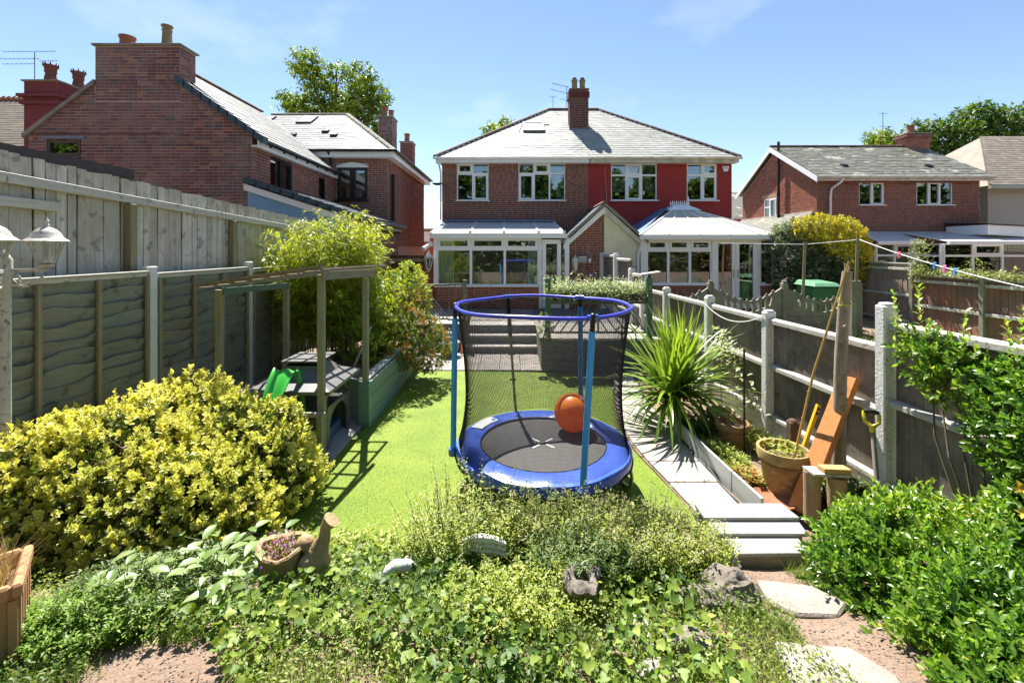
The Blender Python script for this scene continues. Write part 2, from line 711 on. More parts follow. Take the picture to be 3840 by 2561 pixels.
def scatter(name, mat, tmpl, pos, fr, size, parent=None, rv=None, smooth=False, kind=None):
    tv, tf, te = tmpl
    N, k, m = len(pos), len(tv), len(tf)
    size = np.asarray(size, float)
    if size.ndim == 0:
        size = np.full(N, float(size))
    V = np.einsum('nij,kj->nki', fr, tv) * size[:, None, None] + pos[:, None, :]
    F = tf[None, :, :] + (np.arange(N) * k)[:, None, None]
    me = bpy.data.meshes.new(name)
    me.vertices.add(N * k)
    me.vertices.foreach_set("co", V.reshape(-1).astype(np.float32))
    me.loops.add(N * m * 3)
    me.loops.foreach_set("vertex_index", F.reshape(-1).astype(np.int32))
    me.polygons.add(N * m)
    me.polygons.foreach_set("loop_start", (np.arange(N * m) * 3).astype(np.int32))
    if smooth:
        me.polygons.foreach_set("use_smooth", np.ones(N * m, dtype=bool))
    me.update(calc_edges=True)
    if rv is None:
        rv = rng.random(N)
    add_attr(me, "rnd", np.repeat(np.clip(rv, 0, 1), k))
    add_attr(me, "edge", np.tile(te, N))
    me.materials.append(mat)
    o = bpy.data.objects.new(name, me)
    col.objects.link(o)
    attach(o, parent)
    if kind:
        o["kind"] = kind
    return o

def unit(n):
    d = rng.normal(size=(n, 3))
    return d / np.linalg.norm(d, axis=1, keepdims=True)

def nz3(p, f, s=0.0):
    """Cheap smooth noise in -1..1 for arrays of points."""
    x, y, z = p[:, 0] * f + s, p[:, 1] * f + s * 1.7, p[:, 2] * f + s * 0.6
    return (np.sin(x + 1.3 * np.sin(y * 0.9 + s)) * np.cos(y * 1.1 + 0.8 * np.sin(z)) + 0.5 * np.sin(2.3 * x - 1.7 * z + s) * np.cos(2.1 * y + z)) / 1.5
# ------------------------------------------------------------------ shared materials
M_mortar = pm("mortar", (0.5, 0.44, 0.38), (0.4, 0.35, 0.3), rough=0.95, scale=14)
M_brick_old = pm("brick_weathered", (0.25, 0.098, 0.08), (0.165, 0.08, 0.078), rough=0.9, scale=9, piece=0.4,
                 c3=[(0.3, 0.1, 0.065), (0.2, 0.085, 0.085), (0.12, 0.085, 0.095), (0.36, 0.17, 0.09)], dirt=(0.3, 0.25, 0.23), dirt_scale=1.3, dirt_amt=0.65, bump=0.3)
M_brick_house = pm("brick_red_brown", (0.3, 0.095, 0.055), (0.22, 0.07, 0.045), rough=0.9, scale=12, piece=0.25,
                   c3=[(0.32, 0.1, 0.055), (0.25, 0.08, 0.05), (0.12, 0.06, 0.06)], dirt=(0.2, 0.1, 0.07), dirt_scale=1.1, dirt_amt=0.35, bump=0.3)
M_brick_orange = pm("brick_orange", (0.4, 0.13, 0.065), (0.31, 0.095, 0.05), rough=0.9, scale=10, piece=0.22,
                    c3=[(0.33, 0.11, 0.06), (0.26, 0.08, 0.05), (0.19, 0.07, 0.05)], dirt=(0.36, 0.16, 0.1), dirt_scale=1.5, dirt_amt=0.3, bump=0.3)
M_brick_speck = pm("brick_speckled", (0.33, 0.13, 0.085), (0.25, 0.09, 0.065), rough=0.9, scale=12, piece=0.25,
                   c3=[(0.34, 0.135, 0.085), (0.27, 0.1, 0.075), (0.17, 0.085, 0.08)], spots=(0.5, 0.33, 0.26), spots_scale=9, spots_amt=0.6, bump=0.3)
M_red_paint = pm("red_render", (0.38, 0.034, 0.03), (0.31, 0.028, 0.025), rough=0.65, scale=3, dirt=(0.26, 0.03, 0.028), dirt_scale=0.7, dirt_amt=0.5, bump=0.15, bump_scale=90)
M_cream = pm("cream_paint", (0.86, 0.83, 0.62), (0.78, 0.74, 0.52), rough=0.7, scale=4, piece=0.05, dirt=(0.6, 0.58, 0.4), dirt_scale=2, dirt_amt=0.4)
M_slate = pm("roof_slate", (0.4, 0.395, 0.36), (0.29, 0.29, 0.27), rough=0.65, scale=7, piece=0.22, spec=0.3, dirt=(0.18, 0.18, 0.12), dirt_scale=0.8, dirt_amt=0.5)
M_slate_pale = pm("pale_slate", (0.22, 0.22, 0.21), (0.15, 0.15, 0.145), rough=0.62, scale=6, piece=0.14, spec=0.3, dirt=(0.18, 0.18, 0.15), dirt_scale=0.9, dirt_amt=0.4)
M_slate_moss = pm("mossy_slate", (0.2, 0.19, 0.15), (0.13, 0.13, 0.1), rough=0.5, scale=5, piece=0.25, spec=0.5, spots=(0.5, 0.48, 0.4), spots_scale=1.7, spots_amt=0.75, dirt=(0.1, 0.1, 0.05), dirt_scale=2.5, dirt_amt=0.5)
M_tile_brown = pm("brown_tile", (0.19, 0.14, 0.1), (0.12, 0.095, 0.07), rough=0.8, scale=8, piece=0.25, dirt=(0.08, 0.08, 0.05), dirt_scale=2, dirt_amt=0.6)
M_ridge = pm("ridge_tile", (0.2, 0.12, 0.09), (0.12, 0.08, 0.065), rough=0.85, scale=8, piece=0.2)
M_bluetile = pm("blue_verge_tile", (0.05, 0.085, 0.11), (0.04, 0.065, 0.085), rough=0.5, scale=6, piece=0.15)
M_pvc = pm("white_plastic", (0.9, 0.9, 0.89), (0.85, 0.855, 0.85), rough=0.35, scale=3, spec=0.5)
M_pvc_old = pm("aged_white_paint", (0.72, 0.7, 0.62), (0.6, 0.57, 0.48), rough=0.55, scale=5, dirt=(0.25, 0.22, 0.15), dirt_scale=3, dirt_amt=0.7)
M_black = pm("black_plastic", (0.02, 0.018, 0.018), (0.012, 0.012, 0.014), rough=0.4, scale=4)
M_darkframe = pm("dark_window_frame", (0.035, 0.025, 0.024), (0.025, 0.02, 0.02), rough=0.4, scale=4)
M_brownframe = pm("brown_window_frame", (0.1, 0.065, 0.05), (0.07, 0.045, 0.04), rough=0.5, scale=6)
M_lead = pm("lead_flashing", (0.2, 0.24, 0.3), (0.14, 0.17, 0.22), rough=0.5, scale=5)
M_blue_wall = pm("blue_render", (0.25, 0.42, 0.6), (0.2, 0.36, 0.53), rough=0.8, scale=3, bump=0.2)
M_terracotta = pm("terracotta", (0.36, 0.14, 0.07), (0.26, 0.1, 0.055), rough=0.85, scale=9, dirt=(0.2, 0.12, 0.07), dirt_scale=6, dirt_amt=0.5)
M_buffpot = pm("buff_clay", (0.32, 0.26, 0.13), (0.22, 0.18, 0.1), rough=0.85, scale=9, dirt=(0.12, 0.1, 0.06), dirt_scale=5, dirt_amt=0.6)
M_glass = glassmat("window_glass", refl=0.15)
M_glass_clear = glassmat("conservatory_glass", (0.85, 0.9, 0.88), 0.07)
M_glass_green = glassmat("window_glass_dark", (0.45, 0.55, 0.5), 0.3)
M_room = pm("interior_plaster", (0.5, 0.47, 0.4), (0.4, 0.37, 0.32), rough=0.9, scale=1.5)
M_curtain = pm("pale_curtain", (0.62, 0.68, 0.62), (0.5, 0.56, 0.5), rough=0.9, scale=8, stretch=(6, 6, 0.3))
M_net = sheermat("net_curtain", (0.78, 0.82, 0.84), 0.3, 0.3)
M_poly = sheermat("polycarbonate", (0.88, 0.9, 0.9), 0.1, 0.5)
M_poly_tan = sheermat("polycarbonate_tan", (0.84, 0.79, 0.7), 0.05, 0.45)
M_concrete = pm("concrete", (0.33, 0.31, 0.26), (0.22, 0.21, 0.17), rough=0.9, scale=5, dirt=(0.12, 0.11, 0.07), dirt_scale=2.2, dirt_amt=0.7, bump=0.35, bump_scale=40)
M_concrete_pale = pm("pale_concrete", (0.8, 0.79, 0.76), (0.68, 0.67, 0.63), rough=0.85, scale=5, spots=(0.2, 0.2, 0.2), spots_scale=38, spots_amt=0.6, bump=0.3, bump_scale=50)
M_paving = pm("paving_slab_stone", (0.4, 0.36, 0.32), (0.33, 0.3, 0.27), rough=0.9, scale=5, piece=0.1, dirt=(0.23, 0.19, 0.15), dirt_scale=2.6, dirt_amt=0.65, spots=(0.12, 0.1, 0.07), spots_scale=45, spots_amt=0.35, bump=0.3, bump_scale=45)
M_soil = pm("soil", (0.25, 0.17, 0.12), (0.16, 0.105, 0.072), rough=1.0, scale=6, detail=9, dirt=(0.34, 0.25, 0.19), dirt_scale=3, dirt_amt=0.6, bump=1.0, bump_scale=45, spots=(0.1, 0.07, 0.05), spots_scale=30, spots_amt=0.7)
M_gravelwall = pm("grey_block", (0.2, 0.2, 0.2), (0.14, 0.14, 0.145), rough=0.9, scale=6, piece=0.12, bump=0.3)

# ------------------------------------------------------------------ ground
def sm(a, b, t):
    t = max(0.0, min(1.0, (t - a) / (b - a)))
    return t * t * (3 - 2 * t)

def gz(x, y):
    """Height of the soil: level round the lawn, a bank rising towards the camera, terraces by the houses."""
    inside = -4.35 < x < 3.6
    if y > 8.9:
        if inside:
            z = -0.04 if y < 11.05 else 0.5
        else:
            z = 0.5 * sm(7.5, 12.0, y)
    else:
        z = -0.03 if inside else 0.5 * sm(7.5, 12.0, y)
    bank = 0.46 * sm(4.05, 1.9, y)
    bank += 0.1 * math.exp(-((x - 0.35) ** 2 / 1.4 + (y - 2.95) ** 2 / 0.25))
    bank += 0.05 * math.exp(-((x + 1.4) ** 2 / 0.6 + (y - 2.7) ** 2 / 0.3))
    bank -= 0.03 * math.exp(-((x - 1.75) ** 2 / 0.12 + (y - 2.9) ** 2 / 0.9))
    bank += 0.015 * math.sin(x * 5.1 + y * 3) * math.sin(y * 6.3 - x * 2)
    z += bank * (1.0 if y < 5 else 0.0)
    if 2.27 < x < 3.6 and 4.0 < y < 8.9:
        z = max(z, 0.06)
    if x < -2.2 and 4.0 < y < 8.9 and inside:
        z = max(z, 0.02)
    return z

def build_ground():
    xs = sorted(set([round(-6.5 + 0.13 * i, 3) for i in range(101)] + [-400, -200, -100, -60, -40, -30, -22, -17, -13, -10, -8, 8, 9, 10, 11, 13, 17, 22, 30, 40, 60, 100, 200, 400, -4.36, -4.34, 3.59, 3.61]))
    ys = sorted(set([round(0.2 + 0.13 * i, 3) for i in range(95)] + [-400, -200, -100, -50, -25, -12, -6, -3, -1.5, -0.6, -0.2, 13, 14, 15, 17, 20, 25, 32, 45, 70, 120, 250, 600, 8.88, 8.92, 11.04, 11.06]))
    nx, ny = len(xs), len(ys)
    v = [(x, y, gz(x, max(y, 0.4))) for y in ys for x in xs]
    f = [(j * nx + i, j * nx + i + 1, (j + 1) * nx + i + 1, (j + 1) * nx + i) for j in range(ny - 1) for i in range(nx - 1)]
    me = bpy.data.meshes.new("ground")
    me.from_pydata(v, [], f)
    me.polygons.foreach_set("use_smooth", np.ones(len(f), dtype=bool))
    me.materials.append(M_soil)
    o = bpy.data.objects.new("ground", me)
    col.objects.link(o)
    return tag(o, kind="structure")

build_ground()

def lawn_mat():
    m, n, l = new_mat("artificial_turf")
    out = n.new("ShaderNodeOutputMaterial")
    b = n.new("ShaderNodeBsdfPrincipled")
    b.inputs["Roughness"].default_value = 0.6
    b.inputs["Specular IOR Level"].default_value = 0.25
    geo = n.new("ShaderNodeNewGeometry")
    n1 = n.new("ShaderNodeTexNoise")
    n1.inputs["Scale"].default_value = 70
    n1.inputs["Detail"].default_value = 6
    n1.inputs["Roughness"].default_value = 0.75
    n2 = n.new("ShaderNodeTexNoise")
    n2.inputs["Scale"].default_value = 2.2
    n2.inputs["Detail"].default_value = 5
    for q in (n1, n2):
        l.new(geo.outputs["Position"], q.inputs["Vector"])
    r1 = n.new("ShaderNodeValToRGB")
    r1.color_ramp.elements[0].position = 0.3
    r1.color_ramp.elements[0].color = (0.07, 0.13, 0.01, 1)
    r1.color_ramp.elements[1].position = 0.62
    r1.color_ramp.elements[1].color = (0.23, 0.31, 0.028, 1)
    l.new(n1.outputs[0], r1.inputs[0])
    mx = n.new("ShaderNodeMixRGB")
    mx.blend_type = 'MULTIPLY'
    mx.inputs[0].default_value = 0.85
    r2 = n.new("ShaderNodeValToRGB")
    r2.color_ramp.elements[0].position = 0.35
    r2.color_ramp.elements[0].color = (0.75, 0.85, 0.7, 1)
    r2.color_ramp.elements[1].position = 0.65
    r2.color_ramp.elements[1].color = (1.15, 1.05, 1.0, 1)
    l.new(n2.outputs[0], r2.inputs[0])
    l.new(r1.outputs[0], mx.inputs[1])
    l.new(r2.outputs[0], mx.inputs[2])
    l.new(mx.outputs[0], b.inputs["Base Color"])
    bp = n.new("ShaderNodeBump")
    bp.inputs["Strength"].default_value = 0.8
    bp.inputs["Distance"].default_value = 0.012
    l.new(n1.outputs[0], bp.inputs["Height"])
    l.new(bp.outputs[0], b.inputs["Normal"])
    l.new(b.outputs[0], out.inputs[0])
    return m

LAWN = [(-2.0, 9.0), (0.5, 8.86), (1.86, 8.5), (1.82, 7.9), (1.62, 7.0), (1.5, 6.2), (1.5, 5.4), (1.6, 4.8), (1.7, 4.2), (1.66, 3.75), (0.8, 3.55), (-0.4, 3.5), (-1.5, 3.6), (-2.15, 4.1), (-2.2, 5.0), (-2.05, 6.1)]
lawn = MB()
lawn.prism([(x, y, -0.05) for x, y in LAWN], (0, 0, 0.065))
M_turf = lawn_mat()
lo = lawn.build("lawn", M_turf)
tag(lo, kind="structure")

def in_poly(x, y, poly):
    c = False
    j = len(poly) - 1
    for i in range(len(poly)):
        xi, yi = poly[i]
        xj, yj = poly[j]
        if (yi > y) != (yj > y) and x < (xj - xi) * (y - yi) / (yj - yi) + xi:
            c = not c
        j = i
    return c

# short pile of the turf, denser and longer along its edges
pts = []
while len(pts) < 52000:
    x, y = rng.uniform(-2.2, 1.9), 3.5 + 5.5 * rng.random() ** 1.5
    if in_poly(x, y, LAWN):
        pts.append((x, y, 0.012))
pts = np.array(pts)
N = len(pts)
an = rng.uniform(0, 6.283, N)
dirv = np.stack([np.cos(an) * 0.7, np.sin(an) * 0.7, np.full(N, 1.0)], 1)
scatter("turf_pile", leafmat("turf_blade", [(0.1, 0.17, 0.012), (0.18, 0.27, 0.022), (0.29, 0.36, 0.05)], trans=0.3, rough=0.5),
        T_thin(0.16, 0.1), pts, frames(dirv), rng.uniform(0.012, 0.024, N), lo, kind="stuff")

nl = MB()
gx, gy = [3.7 + 0.335 * i for i in range(21)], [0.5 + 0.3 * i for i in range(34)]
nl.add([(x, y, gz(x, y) + 0.012) for y in gy for x in gx], [(j * 21 + i, j * 21 + i + 1, (j + 1) * 21 + i + 1, (j + 1) * 21 + i) for j in range(33) for i in range(20)])
tag(nl.build("neighbour_lawn", pm("rough_lawn", (0.12, 0.17, 0.035), (0.2, 0.2, 0.07), rough=0.9, scale=5, detail=9, bump=0.8, bump_scale=60), smooth=True), kind="structure")

# ------------------------------------------------------------------ paving, steps, terrace
path = one("path", M_soil, lambda b: b.prism([(1.72, 4.12, -0.06), (2.24, 4.12, -0.06), (2.2, 6.0, -0.06), (2.25, 8.6, -0.06), (1.88, 8.6, -0.06), (1.84, 7.9, -0.06), (1.65, 7.0, -0.06), (1.53, 6.2, -0.06), (1.53, 5.4, -0.06), (1.63, 4.8, -0.06)], (0, 0, 0.062)))
tag(path, kind="structure")
def slab_piece(parent, pts4, z, t=0.04, mat=M_paving, name="paving_slab", bevel=0.006, label=None):
    b = MB()
    b.cur = rnd.random()
    b.prism([(x, y, z - t) for x, y in pts4], (0, 0, t))
    return b.build(name, mat, parent, bevel=bevel, label=label)

ye = [4.14, 4.66, 5.12, 5.58, 6.04, 6.5, 6.96, 7.42]
def lx(y):
    P = [(4.12, 1.74), (4.8, 1.65), (5.4, 1.55), (6.2, 1.55), (7.0, 1.67), (7.9, 1.86), (8.6, 1.9)]
    for (a, b), (c, d) in zip(P, P[1:]):
        if a <= y <= c:
            return b + (d - b) * (y - a) / (c - a)
    return 1.75
for a, c in zip(ye, ye[1:]):
    g = 0.006
    slab_piece(path, [(lx(a + g), a + g), (2.2, a + g), (2.19, c - g), (lx(c - g), c - g)], 0.03 + rnd.uniform(-0.004, 0.004))
for k, y in enumerate((7.46, 7.78, 8.1)):
    slab_piece(path, [(lx(y), y), (2.25, y), (2.25, y + 0.29), (lx(y + 0.28), y + 0.29)], 0.06 + 0.035 * k, t=0.1, name="step_slab")

terrace = MB()
terrace.box(-4.3, -1.16, 11.0, 16.8, -0.1, 0.58)
terrace.box(-1.16, 0.62, 11.0, 16.8, -0.1, 0.58)
terrace.box(0.62, 3.05, 8.98, 16.8, -0.1, 0.62)
terrace = terrace.build("terrace", M_gravelwall)
tag(terrace, kind="structure")
# blocks of the retaining walls
items = []
for (x0, x1, yy, z1) in ((0.62, 3.05, 8.98, 0.6), (-4.2, -1.16, 11.0, 0.57)):
    z, r = 0.0, 0
    while z < z1 - 0.1:
        p = x0 - (0.22 if r % 2 else 0)
        while p < x1:
            a, b = max(p, x0), min(p + 0.44, x1)
            if b - a > 0.06:
                items.append(((0.5 * (a + b), yy - 0.004, z + 0.105), ((b - a) / 2 - 0.006, 0, 0), (0, 0, 0.099), (0, 0.014, 0)))
            p += 0.44
        z += 0.21
        r += 1
pieces(items, "block", M_gravelwall, terrace)
boxo("cheek_wall", M_concrete, 0.6, 0.72, 9.0, 11.3, -0.05, 0.66, terrace, 0.008)
boxo("coping", M_paving, 0.56, 0.78, 8.93, 11.3, 0.662, 0.7, terrace, 0.006)
for i, x in enumerate(np.arange(0.79, 3.0, 0.46)):
    boxo("coping", M_paving, x, x + 0.455, 8.93, 9.2, 0.622, 0.662, terrace, 0.006)
M_tread = pm("pale_tread", (0.55, 0.51, 0.46), (0.47, 0.43, 0.38), rough=0.9, scale=6, piece=0.08, bump=0.2)
for k in range(3):
    y = 10.38 + 0.31 * k
    boxo("riser", M_gravelwall, -1.15, 0.595, y + 0.03, 11.2, -0.05 + 0.2 * k if k else -0.05, 0.16 + 0.2 * k, terrace)
    boxo("tread", M_tread, -1.17, 0.597, y, y + 0.36 if k < 2 else y + 0.62, 0.162 + 0.2 * k, 0.2 + 0.2 * k, terrace, 0.006)
b_items = []
for iy in range(5):
    for ix in range(13):
        x0, y0 = -4.2 + 0.555 * ix, 11.06 + 0.555 * iy
        if x0 > 2.9 or (y0 < 11.3 and -1.5 < x0 < 0.3):
            continue
        b_items.append(((x0 + 0.275, y0 + 0.275, 0.6), (0.272, 0, 0), (0, 0.272, 0), (0, 0, 0.018 + rnd.uniform(-0.002, 0.002))))
for iy in range(4):
    for ix in range(5):
        b_items.append(((0.98 + 0.44 * ix, 9.43 + 0.44 * iy, 0.632), (0.215, 0, 0), (0, 0.215, 0), (0, 0, 0.014)))
pieces(b_items, "paving_slab", M_paving, terrace)
lower = boxo("lower_patio", M_soil, -2.0, 0.6, 8.95, 10.42, -0.06, 0.004)
tag(lower, kind="structure")
b_items = []
for iy in range(3):
    for ix in range(6):
        b_items.append(((-1.79 + 0.437 * ix, 9.2 + 0.485 * iy, 0.018), (0.213, 0, 0), (0, 0.237, 0), (0, 0, 0.016 + rnd.uniform(-0.002, 0.002))))
pieces(b_items, "paving_slab", M_paving, lower)

# ------------------------------------------------------------------ house building kit
def walls(parent, mat, org, u, n, width, z0, z1, openings=(), thick=0.25, name="wall"):
    """A flat wall with real window and door openings."""
    org, u, n = Vector(org), Vector(u).normalized(), Vector(n).normalized()
    us = sorted(set([0.0, width] + [q for o in openings for q in o[:2]]))
    zs = sorted(set([z0, z1] + [min(max(q, z0), z1) for o in openings for q in o[2:4]]))
    b = MB()
    for za, zb in zip(zs, zs[1:]):
        run = None
        for ua, ub in zip(us, us[1:]):
            hole = any(o[0] <= (ua + ub) / 2 <= o[1] and o[2] <= (za + zb) / 2 <= o[3] for o in openings)
            if hole:
                if run:
                    _cell(b, org, u, n, run[0], run[1], za, zb, thick)
                run = None
            else:
                run = (run[0], ub) if run else (ua, ub)
        if run:
            _cell(b, org, u, n, run[0], run[1], za, zb, thick)
    return b.build(name, mat, parent)

def _cell(b, org, u, n, u0, u1, z0, z1, t):
    c = org + u * ((u0 + u1) / 2) - n * (t / 2)
    c.z = (z0 + z1) / 2
    b.obox(c, u * ((u1 - u0) / 2), n * (t / 2), Vector((0, 0, (z1 - z0) / 2)))

def glazing(parent, org, u, n, cells, fm, gm, name="window", depth=0.07, bar=0.062, sill=0.0, recess=0.05, sill_mat=None, wtot=None, htot=None):
    """Framed glazing. cells: (a0, a1, b0, b1, opens) in metres from org; returns the frame object."""
    org, u, n = Vector(org), Vector(u).normalized(), Vector(n).normalized()
    zv = Vector((0, 0, 1))
    fb = MB()
    hold = []
    A0, A1 = min(c[0] for c in cells), max(c[1] for c in cells)
    B0, B1 = min(c[2] for c in cells), max(c[3] for c in cells)
    base = org - n * recess
    def bars(b, a0, a1, b0, b1, w, d, off):
        for (p0, p1, q0, q1) in ((a0, a0 + w, b0, b1), (a1 - w, a1, b0, b1), (a0 + w, a1 - w, b0, b0 + w), (a0 + w, a1 - w, b1 - w, b1)):
            c = base + u * ((p0 + p1) / 2) + zv * ((q0 + q1) / 2) + n * off
            b.obox(c, u * ((p1 - p0) / 2), n * (d / 2), zv * ((q1 - q0) / 2))
    for (a0, a1, b0, b1, op) in cells:
        w = bar * 0.55
        bars(fb, a0, a1, b0, b1, w, depth, 0)
        if op:
            cb = MB()
            bars(cb, a0 + w + 0.002, a1 - w - 0.002, b0 + w + 0.002, b1 - w - 0.002, bar * 0.9, depth * 0.8, 0.022)
            hold.append(("casement", cb))
            w += bar * 0.9
        hold.append(("pane", (a0 + w - 0.006, a1 - w + 0.006, b0 + w - 0.006, b1 - w + 0.006)))
    f = fb.build(name, fm, parent)
    for kind, x in hold:
        if kind == "casement":
            x.build("casement", fm, f)
        else:
            a0, a1, b0, b1 = x
            one("pane", gm, lambda b: b.obox(base + u * ((a0 + a1) / 2) + zv * ((b0 + b1) / 2) - n * 0.004 , u * ((a1 - a0) / 2), n * 0.003, zv * ((b1 - b0) / 2)), f)
    if sill:
        c = base + u * ((A0 + A1) / 2) + zv * (B0 - 0.02) + n * (recess + sill / 2 - 0.03)
        one("sill", sill_mat or fm, lambda b: b.obox(c, u * ((A1 - A0) / 2 + 0.05), n * (sill / 2 + 0.03), zv * 0.02), f)
    return f

def curtain(parent, mat, x0, x1, y, z0, z1, folds=5, amp=0.02, name="curtain"):
    b = MB()
    k = folds * 6
    for i in range(k):
        t0, t1 = i / k, (i + 1) / k
        b.add([(x0 + (x1 - x0) * t0, y + amp * math.sin(t0 * folds * 6.283), z0), (x0 + (x1 - x0) * t1, y + amp * math.sin(t1 * folds * 6.283), z0),
               (x0 + (x1 - x0) * t1, y + amp * math.sin(t1 * folds * 6.283), z1), (x0 + (x1 - x0) * t0, y + amp * math.sin(t0 * folds * 6.283), z1)], [(0, 1, 2, 3)])
    return b.build(name, mat, parent, smooth=True)

def ridge_tiles(parent, mat, p0, p1, r=0.11, seg=0.45, name="ridge_tile"):
    p0, p1 = Vector(p0), Vector(p1)
    n = max(1, int((p1 - p0).length / seg))
    t = (p1 - p0).normalized()
    side = t.cross(Vector((0, 0, 1))).normalized()
    up = side.cross(t)
    for i in range(n):
        a, b_ = p0.lerp(p1, i / n), p0.lerp(p1, (i + 1) / n + 0.02 / n)
        b = MB()
        b.cur = rnd.random()
        ring = []
        for (q, k) in ((a, 1.0), (b_, 1.06)):
            for j in range(7):
                an = math.pi * j / 6
                ring.append(q + side * (math.cos(an) * r * k) + up * (math.sin(an) * r * 0.8 * k - r * 0.15))
        b.add(ring, [(j, j + 1, 8 + j, 7 + j) for j in range(6)] + [(6, 5, 4, 3, 2, 1, 0), (7, 8, 9, 10, 11, 12, 13)])
        b.build(name, mat, parent)

def pot(parent, mat, c, r, h, name="chimney_pot", square=False):
    one(name, mat, lambda b: b.lathe([(r * 1.05, 0), (r, 0.04), (r * 0.88, h * 0.6), (r * 0.86, h * 0.72), (r * 1.0, h * 0.74), (r * 1.0, h * 0.78), (r * 0.85, h * 0.8), (r * 0.87, h * 0.92), (r * 1.12, h * 0.94), (r * 1.12, h), (r * 0.8, h), (r * 0.78, h * 0.8)], c, 16, cap=False), parent, True)

def aerial(parent, base, h, az, booms, name="aerial"):
    b = MB()
    x, y, z = base
    b.tube([(x, y, z), (x, y, z + h)], 0.012, 6)
    for (zz, L, off, nel) in booms:
        c, s = math.cos(az), math.sin(az)
        p0, p1 = Vector((x - c * L * off, y - s * L * off, z + zz)), Vector((x + c * L * (1 - off), y + s * L * (1 - off), z + zz + L * 0.1))
        b.tube([p0, p1], 0.006, 5)
        for k in range(nel):
            q = p0.lerp(p1, k / (nel - 1))
            b.tube([q - Vector((-s, c, 0)) * 0.14, q + Vector((-s, c, 0)) * 0.12], 0.0035, 4)
            b.tube([q - Vector((0, 0, 0.015)), q + Vector((0, 0, 0.03))], 0.007, 4)
    return b.build(name, M_black, parent)

def chimney(parent, mat, x0, x1, y0, y1, z0, z1, cap=0.05, faces="fl", most=60, over=0.04, cap_mat=None):
    st = boxo("chimney", M_mortar, x0, x1, y0, y1, z0, z1, parent)
    its = []
    bricks(st, mat, (x0, y0, z0), (1, 0, 0), (0, -1, 0), x1 - x0, z0, z1, most=most)
    if "r" in faces:
        bricks(st, mat, (x1, y0, z0), (0, 1, 0), (1, 0, 0), y1 - y0, z0, z1, most=most // 2)
    if "l" in faces:
        bricks(st, mat, (x0, y0, z0), (0, 1, 0), (-1, 0, 0), y1 - y0, z0, z1, most=most // 2)
    boxo("capping", cap_mat or M_concrete, x0 - over, x1 + over, y0 - over, y1 + over, z1, z1 + cap, st, 0.01)
    return st
# ------------------------------------------------------------------ the pair of houses behind the lawn
FY = 16.8
def rooms(parent, x0, x1, z0, z1, y=FY):
    one("room_wall", M_room, lambda b: b.box(x0, x1, y + 2.4, y + 2.5, z0, z1), parent)

HL = empty("brick_house", (0, FY, 0.6), "brown brick left half of the semi with rooflight and white windows", "house")
op1 = [(-2.1, -0.9, 4.36, 5.78), (0.25, 2.03, 4.36, 5.78), (-2.45, 1.6, 0.6, 2.9)]
wl_ = walls(HL, M_mortar, (-2.68, FY, 0), (1, 0, 0), (0, -1, 0), 5.59, 0.5, 5.93, [(a + 2.68, b + 2.68, c, d) for a, b, c, d in op1])
bricks(wl_, M_brick_house, (-2.68, FY, 0), (1, 0, 0), (0, -1, 0), 5.59, 2.8, 5.92, [(a + 2.68, b + 2.68, c, d) for a, b, c, d in op1], headers=0.08)
one("side_wall", M_brick_house, lambda b: b.box(-2.68, -2.42, FY + 0.251, 24.9, 0.5, 5.93).box(-2.68, 2.9, 24.65, 24.9, 0.5, 5.93), HL)
rooms(HL, -2.4, 2.9, 0.5, 5.9)
one("floor_slab", M_room, lambda b: b.box(-2.4, 2.9, FY + 0.26, 24.6, 3.2, 3.45).box(-2.4, 2.9, FY + 0.26, 24.6, 5.85, 5.92), HL)

def sash2(parent, x0, x1, z0, z1, tr, fm, opn, gm=M_glass, y=FY, n=(0, -1, 0), sill=0.12):
    h, w = z1 - z0, x1 - x0
    m = w / 2
    t = tr - z0
    cells = [(0, m, t, h, opn[0]), (m, w, t, h, opn[1]), (0, m, 0, t, opn[2]), (m, w, 0, t, opn[3])]
    return glazing(parent, (x0, y, z0), (1, 0, 0), n, cells, fm, gm, sill=sill)

def sash3(parent, x0, x1, z0, z1, tr, fm, opn, gm=M_glass, y=FY, sill=0.12):
    h, w = z1 - z0, x1 - x0
    a, b, t = w / 3, 2 * w / 3, tr - z0
    cells = [(0, a, t, h, opn[0]), (a, b, t, h, opn[1]), (b, w, t, h, opn[2]), (0, a, 0, t, opn[3]), (a, b, 0, t, opn[4]), (b, w, 0, t, opn[5])]
    return glazing(parent, (x0, y, z0), (1, 0, 0), (0, -1, 0), cells, fm, gm, sill=sill)

sash2(HL, -2.1, -0.9, 4.36, 5.78, 5.38, M_pvc, (1, 0, 0, 1))
sash3(HL, 0.25, 2.03, 4.36, 5.78, 5.38, M_pvc, (0, 1, 0, 1, 0, 0))
curtain(HL, M_curtain, -1.2, -0.95, FY + 0.3, 4.36, 5.75, 3)
curtain(HL, M_curtain, 0.27, 0.5, FY + 0.3, 4.36, 5.75, 3)
curtain(HL, M_curtain, 1.7, 2.0, FY + 0.3, 4.36, 5.75, 4)

